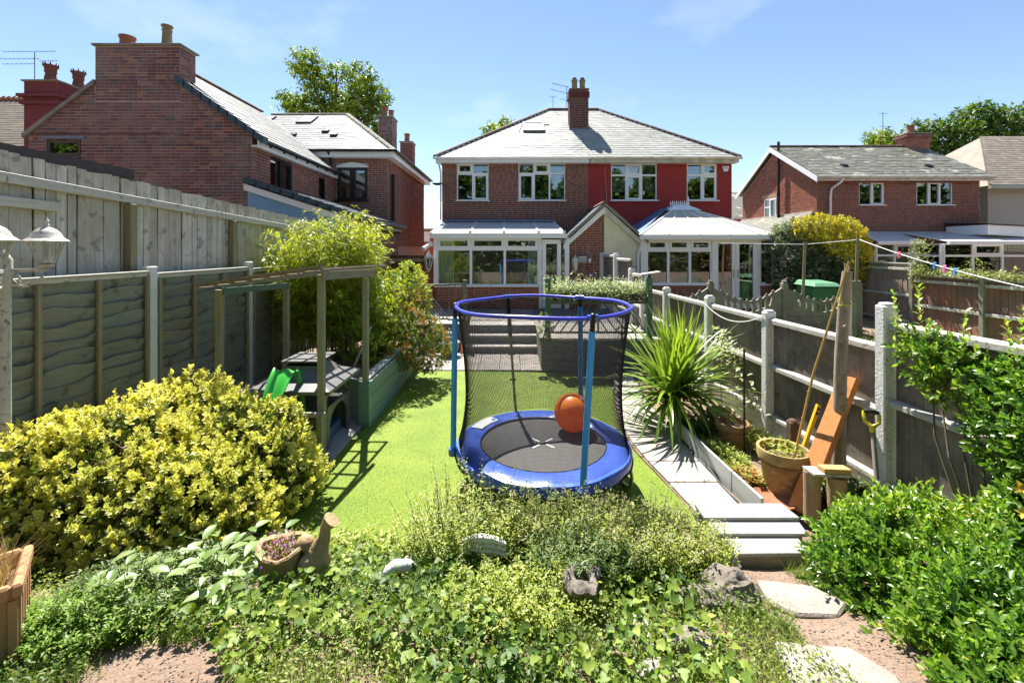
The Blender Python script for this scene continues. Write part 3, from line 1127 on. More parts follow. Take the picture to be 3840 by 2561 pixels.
HR = empty("red_painted_house", (6, FY, 0.6), "right half of the semi rendered deep red with alarm box", "house")
op2 = [(3.79, 5.54, 4.36, 5.76), (6.69, 7.84, 4.36, 5.76), (4.3, 8.2, 0.6, 2.9)]
walls(HR, M_red_paint, (2.912, FY, 0), (1, 0, 0), (0, -1, 0), 5.5, 0.5, 5.93, [(a - 2.912, b - 2.912, c, d) for a, b, c, d in op2])
one("side_wall", M_red_paint, lambda b: b.box(8.16, 8.412, FY + 0.251, 24.9, 0.5, 5.93).box(2.92, 8.15, 24.65, 24.9, 0.5, 5.93), HR)
rooms(HR, 2.95, 8.15, 0.5, 5.9)
one("floor_slab", M_room, lambda b: b.box(2.95, 8.15, FY + 0.26, 24.6, 3.2, 3.45).box(2.95, 8.15, FY + 0.26, 24.6, 5.85, 5.92), HR)
sash3(HR, 3.79, 5.54, 4.36, 5.76, 5.32, M_pvc, (0, 1, 0, 0, 1, 0))
sash2(HR, 6.69, 7.84, 4.36, 5.76, 5.32, M_pvc, (0, 1, 0, 1))
curtain(HR, M_net, 3.82, 5.5, FY + 0.28, 4.7, 5.75, 9, 0.015, "net_curtain")
al = one("alarm_box", M_pvc, lambda b: b.prism([(8.02, FY - 0.08, 5.66), (8.29, FY - 0.08, 5.66), (8.24, FY - 0.08, 5.48), (8.155, FY - 0.08, 5.38), (8.07, FY - 0.08, 5.48)], (0, 0.077, 0)), HR, bevel=0.015)
one("alarm_lens", pm("blue_lens", (0.02, 0.02, 0.12), rough=0.2), lambda b: b.prism([(8.09, FY - 0.085, 5.445), (8.22, FY - 0.085, 5.445), (8.155, FY - 0.085, 5.37)], (0, 0.03, 0)), al)
one("alarm_lettering", pm("grey_print", (0.3, 0.3, 0.33), rough=0.6), lambda b: [b.box(8.07 + 0.028 * k, 8.085 + 0.028 * k, FY - 0.083, FY - 0.081, 5.57, 5.6) for k in range(6)], al)
one("wall_cable", pm("grey_cable", (0.5, 0.47, 0.45)), lambda b: b.tube([(3.58, FY - 0.012, 5.85), (3.56, FY - 0.012, 5.3), (3.6, FY - 0.012, 4.8), (3.63, FY - 0.012, 4.3), (3.6, FY - 0.012, 3.6)], 0.009, 5), HR)

E0, EZ, RY, RZ = FY - 0.36, 5.93, 20.85, 9.08
def halfroof(parent, xa, xb, ra, rb, mat, end):
    b = MB()
    ye, yb = E0, 25.25
    v = [(xa, ye, EZ), (xb, ye, EZ), (rb, RY, RZ), (ra, RY, RZ), (xa, yb, EZ), (xb, yb, EZ)]
    f = [(0, 1, 2, 3), (4, 3, 2, 5), (0, 3, 4), (1, 5, 2)]
    b.add(v, f)
    o = b.build("roof", M_slate, parent)
    return o
skyl = lambda c: 0.35 < c.x < 1.5 and 18.4 < c.y < 19.5
chim = lambda c: 2.44 < c.x < 3.3 and 18.7 < c.y < 19.45
rl = halfroof(HL, -2.9, 2.915, 1.74, 2.915, M_slate, "l")
rr_ = halfroof(HR, 2.916, 8.55, 2.916, 4.07, M_slate, "r")
slates(rl, M_slate, (-2.9, E0, EZ), (2.915, E0, EZ), (1.74, RY, RZ), (2.915, RY, RZ), width=0.3, gauge=0.21, skip=lambda c: skyl(c) or chim(c))
slates(rr_, M_slate, (2.916, E0, EZ), (8.55, E0, EZ), (2.916, RY, RZ), (4.07, RY, RZ), width=0.3, gauge=0.21, skip=chim)
ridge_tiles(rl, M_ridge, (-2.9, E0, EZ + 0.04), (1.74, RY, RZ + 0.05), 0.1)
ridge_tiles(rl, M_ridge, (1.74, RY, RZ + 0.05), (2.9, RY, RZ + 0.05), 0.1)
ridge_tiles(rr_, M_ridge, (2.93, RY, RZ + 0.05), (4.07, RY, RZ + 0.05), 0.1)
ridge_tiles(rr_, M_ridge, (4.07, RY, RZ + 0.05), (8.55, E0, EZ + 0.04), 0.1)
for (par, x0, x1, m) in ((HL, -2.9, 2.91, M_pvc), (HR, 2.918, 8.55, M_pvc_old)):
    one("fascia", m, lambda b: b.box(x0 + 0.03, x1 - (0 if par is HL else 0.03), E0 + 0.03, E0 + 0.06, 5.74, 5.93).box(x0 + 0.03, x1 - (0 if par is HL else 0.03), E0 + 0.061, FY + 0.05, 5.935 - 0.18, 5.95 - 0.18), par)
    def gut(b):
        n = 8
        ring = []
        for x in (x0 - (0.05 if par is HL else 0), x1 + (0.05 if par is HR else 0)):
            for j in range(n + 1):
                a = math.pi * j / n
                ring.append((x, E0 - 0.045 - math.cos(a) * 0.06, 5.925 - math.sin(a) * 0.075))
        b.add(ring, [(j, j + 1, n + 2 + j, n + 1 + j) for j in range(n)] + [tuple(range(n + 1)), tuple(range(2 * n + 1, n, -1))])
    one("gutter", m, gut, par)
# rooflight on the left slope
def on_slope(y):
    return EZ + (y - E0) * (RZ - EZ) / (RY - E0)
sn = Vector((0, -(RZ - EZ), RY - E0)).normalized()
sv = Vector((0, RY - E0, RZ - EZ)).normalized()
rlc = Vector((0.93, 18.92, on_slope(18.92))) + sn * 0.05
rw = one("rooflight", pm("rooflight_frame", (0.2, 0.2, 0.2), rough=0.4), lambda b: [b.obox(rlc + Vector((dx, 0, 0)) + sv * dv, Vector((wx, 0, 0)), sv * wv, sn * 0.06) for dx, dv, wx, wv in ((-0.42, 0, 0.04, 0.5), (0.42, 0, 0.04, 0.5), (0, 0.47, 0.38, 0.04), (0, -0.47, 0.38, 0.05))], HL)
one("pane", pm("rooflight_pane", (0.75, 0.78, 0.8), (0.7, 0.72, 0.75), rough=0.12, spec=0.8), lambda b: b.obox(rlc + sn * 0.03, (0.38, 0, 0), sv * 0.42, sn * 0.01), rw)
ch = chimney(HL, pm("brick_dark_chimney", (0.12, 0.035, 0.028), (0.08, 0.025, 0.022), rough=0.9, piece=0.25, scale=9), 2.47, 3.27, 18.75, 19.35, 7.3, 9.3, cap=0.06, faces="l", most=140, over=0.03, cap_mat=M_ridge)
boxo("corbel", MATS["brick_dark_chimney"], 2.43, 3.31, 18.71, 19.39, 8.98, 9.22, ch)
boxo("lead_apron", M_lead, 2.44, 3.3, 18.66, 18.749, 7.44, 7.62, ch)
for px in (2.7, 3.04):
    pot(ch, M_buffpot, (px, 18.98, 9.36), 0.13, 0.42)
    one("pot_cowl", M_ridge, lambda b: b.lathe([(0.09, 0), (0.09, 0.12), (0.06, 0.13), (0.06, 0.0)], (px, 18.98, 9.76), 12), ch, True)
aerial(HL, (2.37, 19.0, 8.5), 1.05, R(200), [(1.0, 0.75, 0.1, 9), (0.72, 0.9, 0.15, 9), (0.42, 0.35, 0.1, 4)], "roof_aerial")
aerial(HL, (1.95, RY, 9.1), 0.62, R(20), [(0.6, 0.3, 0.5, 3)], "ridge_aerial")
one("downpipe", M_pvc, lambda b: b.tube([(-2.78, E0 + 0.02, 5.85), (-2.74, FY - 0.1, 5.55), (-2.72, FY - 0.06, 5.4), (-2.72, FY - 0.06, 3.6)], 0.035, 8), HL)
one("satellite_dish", M_black, lambda b: b.lathe([(0.0, 0.03), (0.1, 0.035), (0.2, 0.09), (0.21, 0.1), (0.2, 0.105), (0.1, 0.05), (0, 0.045)], (-2.85, FY - 0.05, 4.9), 16), HL, True)

# ------------------------------------------------------------------ gabled outhouse across the boundary
OY, AX, AZ = 13.9, 2.92, 3.87
OH = empty("gabled_outhouse", (AX, OY, 0.6), "small gabled outhouse, left half bare brick and right half painted cream", "outhouse")
def gl(u, z):
    return z < AZ - 0.12 - abs(u - 1.12) * 0.92
ow = one("wall", M_mortar, lambda b: b.prism([(1.8, OY, 0.5), (4.04, OY, 0.5), (4.04, OY, 2.75), (AX, OY, 3.78), (1.8, OY, 2.75)], (0, 0.2, 0)).box(1.8, 1.98, OY + 0.201, 16.79, 0.5, 2.7).box(3.86, 4.04, OY + 0.201, 16.79, 0.5, 2.7), OH)
bricks(ow, M_brick_house, (1.8, OY, 0), (1, 0, 0), (0, -1, 0), 1.12, 0.62, 3.8, lim=gl, most=260)
cw = one("painted_wall", M_cream, lambda b: b.prism([(AX + 0.002, OY - 0.006, 0.5), (4.04, OY - 0.006, 0.5), (4.04, OY - 0.006, 2.74), (AX + 0.002, OY - 0.006, 3.76)], (0, 0.005, 0)), OH)
bricks(cw, M_cream, (1.8, OY - 0.006, 0), (1, 0, 0), (0, -1, 0), 2.24, 0.62, 3.8, [(0, 1.125, 0, 5)], lim=gl, most=260, proud=0.004, joint=0.006)
for s, m in ((-1, M_pvc), (1, M_pvc_old)):
    def barge(b):
        p0, p1 = Vector((AX, OY - 0.1, AZ - 0.03)), Vector((AX + s * 1.3, OY - 0.1, AZ - 1.22))
        d = (p1 - p0)
        nn = Vector((d.z * s, 0, -d.x * s)).normalized()
        b.prism([p0, p1, p1 - Vector((0, 0, 0.17)), p0 - Vector((0, 0, 0.2))], (0, 0.03, 0))
    one("bargeboard", m, barge, OH)
orf = MB()
for s in (-1, 1):
    a0, a1 = Vector((AX, OY - 0.16, AZ + 0.01)), Vector((AX + s * 1.36, OY - 0.16, AZ - 1.2))
    orf.prism([a0, a1, a1 + Vector((0, 0, 0.05)), a0 + Vector((0, 0, 0.05))], (0, 2.95, 0))
orf = orf.build("roof", M_slate, OH)
slates(orf, pm("dark_slate", (0.1, 0.11, 0.12), (0.07, 0.075, 0.085), rough=0.5, piece=0.2, scale=6), (AX - 1.36, OY - 0.16, AZ - 1.15), (AX - 1.36, 16.75, AZ - 1.15), (AX - 0.02, OY - 0.16, AZ + 0.05), (AX - 0.02, 16.75, AZ + 0.05), most=120)
slates(orf, M_slate, (AX + 1.36, 16.75, AZ - 1.15), (AX + 1.36, OY - 0.16, AZ - 1.15), (AX + 0.02, 16.75, AZ + 0.05), (AX + 0.02, OY - 0.16, AZ + 0.05), most=60)
ridge_tiles(orf, M_ridge, (AX, OY - 0.2, AZ + 0.08), (AX, 16.7, AZ + 0.08), 0.1)
vent = one("air_vent", M_concrete, lambda b: [b.box(3.56 + 0.055 * i, 3.595 + 0.055 * i, OY - 0.02, OY - 0.002, 2.02, 2.2) for i in range(4)] + [b.box(3.54, 3.79, OY - 0.016, OY - 0.002, 2.02 + 0.06 * j, 2.035 + 0.06 * j) for j in range(4)], OH)
one("wall_cable", M_black, lambda b: b.tube([(3.68, OY - 0.03, 2.05), (3.75, OY - 0.03, 1.92), (3.95, OY - 0.03, 1.95), (4.02, OY - 0.03, 2.1)], 0.008, 5), OH)
one("downpipe", M_pvc, lambda b: b.tube([(4.02, OY - 0.2, 2.62), (3.98, OY - 0.12, 2.4), (3.97, OY - 0.08, 2.2), (3.97, OY - 0.08, 0.6)], 0.035, 8), OH)
# things on the outhouse wall
def wall_lantern(name, x, y, z, label, out=(0, -1, 0), s=1.0):
    r = empty(name, (x, y, z), label, "wall lantern")
    c = Vector((x, y, z)) + Vector(out) * 0.16 * s
    one("bracket", M_pvc_old, lambda b: b.tube([Vector((x, y, z + 0.02)), c + Vector((0, 0, 0.16 * s)), c + Vector((0, 0, 0.12 * s))], 0.012 * s, 6), r)
    one("lantern_roof", M_pvc_old, lambda b: b.lathe([(0.1 * s, 0.1 * s), (0.09 * s, 0.13 * s), (0.04 * s, 0.19 * s), (0.015 * s, 0.21 * s), (0.02 * s, 0.23 * s), (0.0, 0.27 * s)], c, 6), r)
    cg = one("lantern_cage", M_pvc_old, lambda b: [b.tube([c + Vector((0.085 * s * math.cos(a), 0.085 * s * math.sin(a), 0.1 * s)), c + Vector((0.045 * s * math.cos(a), 0.045 * s * math.sin(a), -0.12 * s))], 0.009 * s, 4) for a in [k * 1.047 for k in range(6)]] + [b.lathe([(0.05 * s, -0.12 * s), (0.03 * s, -0.15 * s), (0.012 * s, -0.2 * s)], c, 6)], r)
    one("lantern_glass", M_glass, lambda b: b.lathe([(0.042 * s, -0.115 * s), (0.078 * s, 0.095 * s)], c, 6, cap=False), cg)
    return r
wall_lantern("wall_lantern", 1.98, OY - 0.01, 2.0, "white wall lantern on brick gable beside the hanging shelf", s=1.25)
sh = empty("hanging_shelf", (2.42, OY, 1.7), "two tier wooden shelf hung on rope on the brick gable", "shelf")
M_rope = pm("rope", (0.6, 0.52, 0.4), rough=0.9)
one("rope", M_rope, lambda b: [b.tube([(2.4, OY - 0.03, 2.68), (2.4, OY - 0.05, 2.45)], 0.008, 5), b.tube([(2.4, OY - 0.05, 2.45), (2.22, OY - 0.08, 1.62)], 0.008, 5), b.tube([(2.4, OY - 0.05, 2.45), (2.58, OY - 0.08, 2.1), (2.58, OY - 0.08, 1.62)], 0.008, 5)], sh)
for zz in (2.06, 1.62):
    boxo("shelf_board", pm("pale_wood", (0.5, 0.38, 0.25), (0.4, 0.29, 0.18), rough=0.8, scale=10, stretch=(1, 6, 6)), 2.18, 2.63, OY - 0.15, OY - 0.012, zz, zz + 0.022, sh)
wb = empty("framed_plaque", (2.22, OY - 0.08, 2.083), "small grey and white framed plaque at the left end of hanging shelf", "plaque")
boxo("plaque_frame", M_pvc_old, 2.08, 2.35, OY - 0.1, OY - 0.06, 2.083, 2.27, wb, 0.006)
boxo("plaque_face", pm("plaque_grey", (0.3, 0.31, 0.3), (0.55, 0.55, 0.52), scale=40, rough=0.7), 2.1, 2.33, OY - 0.104, OY - 0.099, 2.103, 2.25, wb)
sc_ = one("candle_cup", M_pvc, lambda b: b.lathe([(0.045, 0), (0.05, 0.12), (0.045, 0.12), (0.04, 0.02)], (2.45, OY - 0.08, 2.083), 12), None, True)
tag(sc_, "small white cup on the upper hanging shelf", "cup")
sc_ = one("tealight_jar", M_pvc, lambda b: b.lathe([(0.055, 0), (0.055, 0.07), (0.045, 0.07), (0.04, 0.01)], (2.48, OY - 0.08, 1.643), 12), None, True)
tag(sc_, "small white jar on the lower hanging shelf", "jar")
# ------------------------------------------------------------------ left conservatory
CY = 13.8
CL = empty("lean_to_conservatory", (-0.4, CY, 0.6), "white lean-to conservatory with clear roof on the brown brick house", "conservatory")
dw = one("dwarf_wall", M_mortar, lambda b: b.box(-2.4, 0.86, CY, CY + 0.2, 0.55, 1.32).box(-2.4, -2.2, CY + 0.201, FY - 0.01, 0.55, 1.32), CL)
bricks(dw, M_brick_orange, (-2.4, CY, 0), (1, 0, 0), (0, -1, 0), 3.26, 0.62, 1.32, most=150)
pier = boxo("brick_pier", M_brick_house, -2.72, -2.43, CY + 0.02, CY + 0.3, 0.55, 2.3, CL)
bricks(pier, M_brick_house, (-2.72, CY + 0.02, 0), (1, 0, 0), (0, -1, 0), 0.29, 0.62, 2.28, most=40)
w3 = 3.2 / 3
cells = []
for k in range(3):
    cells.append((k * w3, (k + 1) * w3, 0, 1.13, 0))
    cells.append((k * w3, (k + 1) * w3, 1.13, 1.5, 1))
glazing(CL, (-2.36, CY + 0.02, 1.36), (1, 0, 0), (0, -1, 0), cells, M_pvc, M_glass_clear, "window", 0.08, 0.07, sill=0.1, recess=0.03)
glazing(CL, (-2.36, FY - 0.1, 1.36), (0, -1, 0), (-1, 0, 0), [(0, 1.4, 0, 1.13, 0), (1.4, 2.8, 0, 1.13, 0), (0, 2.8, 1.13, 1.5, 0)], M_pvc, M_glass_clear, "window", 0.08, 0.05, recess=0.03)
one("frame_post", M_pvc, lambda b: b.box(0.845, 0.93, CY - 0.02, CY + 0.1, 0.62, 2.86).box(1.66, 1.8, CY - 0.02, CY + 0.1, 0.62, 2.86).box(-2.46, -2.365, CY - 0.03, CY + 0.1, 1.3, 2.86), CL)
dr = one("door", M_pvc, lambda b: [b.box(*q) for q in ((0.95, 1.07, CY, CY + 0.06, 0.64, 2.8), (1.42, 1.54, CY, CY + 0.06, 0.64, 2.8), (1.07, 1.42, CY, CY + 0.06, 2.66, 2.8), (1.07, 1.42, CY, CY + 0.06, 0.64, 0.86))], CL)
boxo("pane", M_glass_clear, 1.065, 1.425, CY + 0.025, CY + 0.03, 0.85, 2.67, dr)
one("door_handle", M_pvc, lambda b: b.box(1.46, 1.5, CY - 0.02, CY + 0.001, 1.5, 1.7).box(1.34, 1.48, CY - 0.045, CY - 0.02, 1.62, 1.645), dr)
one("hinge", M_pvc, lambda b: [b.box(0.925, 0.96, CY - 0.03, CY - 0.001, z, z + 0.1) for z in (0.9, 1.7, 2.5)], dr)
boxo("pane", M_glass_clear, 1.545, 1.655, CY + 0.03, CY + 0.035, 0.65, 2.8, CL)
one("eaves_beam", M_pvc, lambda b: b.box(-2.5, 1.7, CY - 0.1, CY + 0.12, 2.87, 2.95).box(-2.55, 1.72, CY - 0.16, CY - 0.1, 2.84, 2.95), CL)
eL, eR, tL, tR, eY, tY, eZ, tZ = -2.52, 1.62, -2.6, 1.6, CY - 0.14, FY - 0.02, 2.97, 3.5
nb = 4
ebx = [-2.52, -1.3, -0.25, 0.83, 1.62]
tbx = [-2.6, -1.37, -0.3, 0.83, 1.6]
rb_ = MB()
for e, t in zip(ebx, tbx):
    rb_.beam((e, eY, eZ + 0.02), (t, tY, tZ + 0.02), 0.06, 0.06)
rbo = rb_.build("glazing_bar", M_pvc, CL)
for k in range(4):
    one("roof_panel", M_poly, lambda b: b.prism([(ebx[k] + 0.02, eY + 0.01, eZ + 0.005), (ebx[k + 1] - 0.02, eY + 0.01, eZ + 0.005), (tbx[k + 1] - 0.02, tY, tZ + 0.005), (tbx[k] + 0.02, tY, tZ + 0.005)], (0, 0, 0.016)), CL)
    one("bar_end", M_pvc, lambda b: b.obox((ebx[k + 1], eY - 0.02, eZ + 0.04), (0.045, 0, 0), (0, 0.03, 0), (0, 0, 0.06)), CL)
one("flashing", M_lead, lambda b: b.box(-2.62, 1.66, FY - 0.14, FY - 0.012, 3.53, 3.62), CL)
one("floor", M_room, lambda b: b.box(-2.2, 1.7, CY + 0.21, FY + 2.3, 0.6, 0.64), CL)
for (x0, x1) in ((-2.3, -1.86), (0.5, 0.84)):
    curtain(CL, M_curtain, x0, x1, CY + 0.25, 0.8, 2.8, 5, 0.03, "vertical_blind")
# furniture seen through the glass
M_wicker = pm("wicker", (0.22, 0.17, 0.11), (0.14, 0.1, 0.07), rough=0.9, scale=30)
def armchair(x, y, label, rot):
    r = empty("conservatory_chair", (x, y, 0.64), label, "chair")
    c, s = math.cos(rot), math.sin(rot)
    def T(px, py, pz):
        return Vector((x + c * px - s * py, y + s * px + c * py, 0.64 + pz))
    one("seat", M_curtain, lambda b: b.obox(T(0, 0, 0.38), (T(1, 0, 0) - T(0, 0, 0)) * 0.3, (T(0, 1, 0) - T(0, 0, 0)) * 0.3, (0, 0, 0.06)), r, bevel=0.03)
    one("backrest", M_wicker, lambda b: b.obox(T(0, 0.33, 0.7), (T(1, 0, 0) - T(0, 0, 0)) * 0.32, (T(0, 1, 0.25) - T(0, 0, 0)) * 0.05, (0, 0, 0.34)), r, bevel=0.03)
    for sx in (-1, 1):
        one("armrest", M_wicker, lambda b: b.tube([T(sx * 0.34, -0.3, 0.55), T(sx * 0.34, 0.3, 0.6)], 0.035, 8), r)
        for sy in (-1, 1):
            one("leg", M_wicker, lambda b: b.tube([T(sx * 0.3, sy * 0.28, 0.0), T(sx * 0.32, sy * 0.28, 0.58)], 0.025, 6), r)
    return r
armchair(-0.55, 15.0, "wicker armchair behind the middle pane of the lean-to conservatory", R(25))
armchair(0.45, 15.4, "wicker armchair behind the right pane of the lean-to conservatory", R(-30))
tb = empty("side_table", (-1.3, 15.2, 0.64), "low round table inside the lean-to conservatory behind left pane", "table")
one("tabletop", M_wicker, lambda b: b.lathe([(0.35, 0.5), (0.36, 0.52), (0.35, 0.54)], (-1.3, 15.2, 0.64), 20), tb)
one("pedestal", M_wicker, lambda b: b.lathe([(0.2, 0), (0.05, 0.05), (0.04, 0.5)], (-1.3, 15.2, 0.64), 12), tb)
wall_lantern("wall_lantern", -2.58, CY + 0.01, 2.08, "white wall lantern on the brick pier left of the conservatory", s=1.5)
sp = one("security_light", M_pvc, lambda b: b.tube([(-2.62, CY - 0.02, 2.62), (-2.75, CY - 0.18, 2.5)], [0.05, 0.075], 10).obox((-2.55, CY - 0.02, 2.66), (0.05, 0, 0), (0, 0.04, 0), (0, 0, 0.07)))
tag(sp, "white security light tilted under the lean-to conservatory gutter", "light")
# ------------------------------------------------------------------ right conservatory
KR = empty("hipped_conservatory", (6.2, CY, 0.6), "white conservatory with hipped roof and ridge crest by red house", "conservatory")
dw = one("dwarf_wall", M_mortar, lambda b: b.box(4.2, 6.3, CY, CY + 0.2, 0.5, 1.36).box(7.75, 8.3, CY, CY + 0.2, 0.5, 1.36).box(8.1, 8.3, CY + 0.201, FY - 0.01, 0.5, 1.36).box(4.2, 4.3, CY + 0.201, FY - 0.01, 0.5, 2.7), KR)
bricks(dw, M_brick_house, (4.2, CY, 0), (1, 0, 0), (0, -1, 0), 4.1, 0.55, 1.36, [(2.1, 3.55, 0, 3)], most=120)
cells = []
for k in range(3):
    cells.append((0.68 * k, 0.68 * (k + 1), 0, 1.05, 0))
    cells.append((0.68 * k, 0.68 * (k + 1), 1.05, 1.4, 1))
glazing(KR, (4.24, CY + 0.02, 1.4), (1, 0, 0), (0, -1, 0), cells, M_pvc, M_glass_clear, "window", 0.08, 0.07, sill=0.1, recess=0.03)
glazing(KR, (7.8, CY + 0.02, 1.4), (1, 0, 0), (0, -1, 0), [(0, 0.42, 0, 1.02, 0), (0, 0.42, 1.02, 1.4, 0)], M_pvc, M_glass_clear, "window", 0.08, 0.08, sill=0.1, recess=0.03)
glazing(KR, (8.28, CY + 0.1, 1.4), (0, 1, 0), (1, 0, 0), [(0, 1.3, 0, 1.4, 0), (1.3, 2.6, 0, 1.4, 0)], M_pvc, M_glass_clear, "window", 0.08, 0.06, recess=0.03)
one("frame_post", M_pvc, lambda b: b.box(4.05, 4.235, CY - 0.02, CY + 0.12, 0.6, 2.8).box(6.29, 6.37, CY - 0.02, CY + 0.12, 0.6, 2.8).box(7.7, 7.795, CY - 0.02, CY + 0.12, 0.6, 2.8).box(8.23, 8.36, CY - 0.02, CY + 0.12, 1.3, 2.8), KR)
for (x0, x1, hx) in ((6.375, 7.03, 6.97), (7.04, 7.695, 7.1)):
    dr = one("door", M_pvc, lambda b: [b.box(*q) for q in ((x0, x0 + 0.11, CY, CY + 0.06, 0.64, 2.8), (x1 - 0.11, x1, CY, CY + 0.06, 0.64, 2.8), (x0 + 0.11, x1 - 0.11, CY, CY + 0.06, 2.68, 2.8), (x0 + 0.11, x1 - 0.11, CY, CY + 0.06, 0.64, 0.84))], KR)
    boxo("pane", M_glass_clear, x0 + 0.1, x1 - 0.1, CY + 0.025, CY + 0.03, 0.83, 2.69, dr)
    one("door_handle", pm("brass", (0.5, 0.4, 0.2), rough=0.3, metal=0.8), lambda b: b.box(hx - 0.015, hx + 0.015, CY - 0.02, CY - 0.001, 1.6, 1.85), dr)
    one("hinge", M_pvc, lambda b: [b.box((x0 if hx > 6.9 and x0 < 7 else x1 - 0.03), (x0 + 0.03 if hx > 6.9 and x0 < 7 else x1), CY - 0.03, CY - 0.001, z, z + 0.1) for z in (1.55, 2.5)], dr)
one("eaves_beam", M_pvc, lambda b: b.box(4.0, 8.4, CY - 0.1, CY + 0.14, 2.802, 2.9).box(3.98, 8.45, CY - 0.17, CY - 0.1, 2.8, 2.93), KR)
ka, kb, kc, kd = (3.98, CY - 0.15, 2.93), (8.45, CY - 0.15, 2.93), (8.45, FY - 0.02, 2.93), (3.98, FY - 0.02, 2.93)
kr0, kr1 = (6.1, 15.55, 3.86), (6.1, FY - 0.02, 3.86)
kl, kr_ = (5.65, 15.55, 3.84), (6.55, 15.55, 3.84)
for (q, nm) in (((ka, kb, kr_, kl), "roof_panel"), ((kb, kc, (6.55, FY - 0.02, 3.84), kr_), "roof_panel"), ((kd, ka, kl, (5.65, FY - 0.02, 3.84)), "roof_panel")):
    one(nm, M_poly_tan, lambda b: b.prism([Vector(p) for p in q], (0, 0, 0.02)), KR)
one("roof_top", M_pvc, lambda b: b.prism([Vector(p) + Vector((0, 0, 0.02)) for p in (kl, kr_, (6.55, FY - 0.02, 3.84), (5.65, FY - 0.02, 3.84))], (0, 0, 0.02)), KR)
gb = MB()
for t in (0.0, 0.2, 0.42, 0.63, 0.84, 1.0):
    e = Vector(ka).lerp(Vector(kb), t)
    r_ = Vector(kl).lerp(Vector(kr_), t)
    gb.beam(e + Vector((0, 0, 0.022)), r_ + Vector((0, 0, 0.022)), 0.07 if t in (0, 1) else 0.035, 0.03)
gb.build("glazing_bar", M_pvc, KR)
one("ridge_cap", M_pvc, lambda b: b.prism([(5.5, 15.5, 3.87), (6.7, 15.5, 3.87), (6.35, 15.8, 4.08), (5.85, 15.8, 4.08)], (0, 0.9, 0)), KR)
one("ridge_crest", M_pvc, lambda b: [b.tube([(5.75 + 0.07 * k, 15.9, 4.07), (5.75 + 0.07 * k, 15.9, 4.22 + 0.03 * (k % 2))], [0.025, 0.012], 6) for k in range(9)] + [b.lathe([(0.04, 0), (0.05, 0.08), (0.015, 0.14), (0.04, 0.2), (0.0, 0.36)], (6.38, 15.9, 4.08), 10)], KR)
one("box_gutter", pm("blue_gutter", (0.1, 0.2, 0.38), rough=0.5), lambda b: b.prism([(4.02, CY - 0.05, 2.98), (4.02, FY - 0.1, 2.98), (5.6, FY - 0.1, 3.98), (5.6, 15.8, 3.98)], (0, 0, 0.03)), KR)
one("floor", M_room, lambda b: b.box(4.31, 8.09, CY + 0.21, FY + 2.3, 0.6, 0.64), KR)
M_drape = pm("tan_drape", (0.4, 0.32, 0.2), (0.3, 0.24, 0.16), rough=0.9, scale=6, stretch=(5, 5, 0.3))
for x0 in (4.35, 5.1, 5.8):
    curtain(KR, M_drape, x0, x0 + 0.2, FY - 0.6, 0.8, 2.7, 3, 0.03)
armchair(5.3, 15.0, "grey armchair behind the left panes of the hipped conservatory", R(10))
# ------------------------------------------------------------------ left neighbour: tall gable with chimney stack
GY = 10.4
LX0, LX1, LXM = -11.45, -6.16, -8.86
G1 = empty("gable_end_house", (LXM, GY, 0.5), "old brick house with broad gable end and wide chimney stack on left", "house")
def gable_lim(u, z):
    x = LX0 + u
    return z < 5.28 + 0.74 * (2.66 - abs(x - LXM)) or (-9.87 < x < -7.86 and z < 7.25)
gw = MB()
gopen = (-11.04, -10.25, 4.28, 4.92)
gw.prism([(LX0, GY, 5.28), (LX1, GY, 5.2), (LXM, GY, 7.24)], (0, 0.3, 0))
gw.box(LX0, LX0 + 0.3, GY + 0.301, 15.09, 0.4, 5.2)
gw.build("gable_wall", M_mortar, G1)
gwo = walls(G1, M_mortar, (LX1, GY, 0), (0, 1, 0), (1, 0, 0), 4.69, 0.4, 5.2, [(0, 0.301, 0, 9), (0.78, 1.91, 3.98, 4.88), (3.6, 4.1, 3.92, 4.8)], 0.3, "side_wall")
fwl = walls(G1, M_mortar, (LX0, GY, 0), (1, 0, 0), (0, -1, 0), LX1 - LX0, 0.4, 5.2, [(0.41, 1.24, 4.28, 5.1)])
bricks(fwl, M_brick_old, (LX0, GY, 0), (1, 0, 0), (0, -1, 0), LX1 - LX0, 2.9, 7.25, [(0.41, 1.24, 4.28, 5.1), (1.58, 3.59, 6.0, 8)], lim=gable_lim, headers=0.3)
bricks(gwo, M_brick_speck, (LX1, GY, 0), (0, 1, 0), (1, 0, 0), 4.69, 3.6, 5.15, [(0.78, 1.91, 3.98, 4.88), (3.6, 4.1, 3.92, 4.8)], most=200, headers=0.3)
cs = boxo("chimney_stack", M_mortar, -9.87, -7.86, GY - 0.003, GY + 0.5, 5.98, 7.3, G1)
bricks(cs, M_brick_old, (-9.87, GY - 0.003, 0), (1, 0, 0), (0, -1, 0), 2.01, 6.0, 7.29, most=160, headers=0.2)
bricks(cs, M_brick_old, (-7.86, GY - 0.003, 0), (0, 1, 0), (1, 0, 0), 0.5, 6.0, 7.29, most=40)
boxo("capping", M_concrete, -9.92, -7.8, GY - 0.07, GY + 0.56, 7.3, 7.35, cs, 0.008)
one("chimney_pot", M_terracotta, lambda b: b.lathe([(0.15, 0), (0.145, 0.15), (0.17, 0.18), (0.17, 0.22), (0.12, 0.24), (0.12, 0.1)], (-9.2, GY + 0.1, 7.35), 18), cs, True)
pot(cs, M_buffpot, (-8.25, GY + 0.1, 7.35), 0.11, 0.48)
glazing(G1, (-11.04, GY, 4.28), (1, 0, 0), (0, -1, 0), [(0, 0.83, 0.42, 0.82, 1), (0, 0.83, 0, 0.42, 0)], M_brownframe, M_glass_green, "window", 0.07, 0.05, recess=0.06)
boxo("lintel", M_lead, -11.16, -10.1, GY - 0.03, GY + 0.1, 5.11, 5.17, G1)
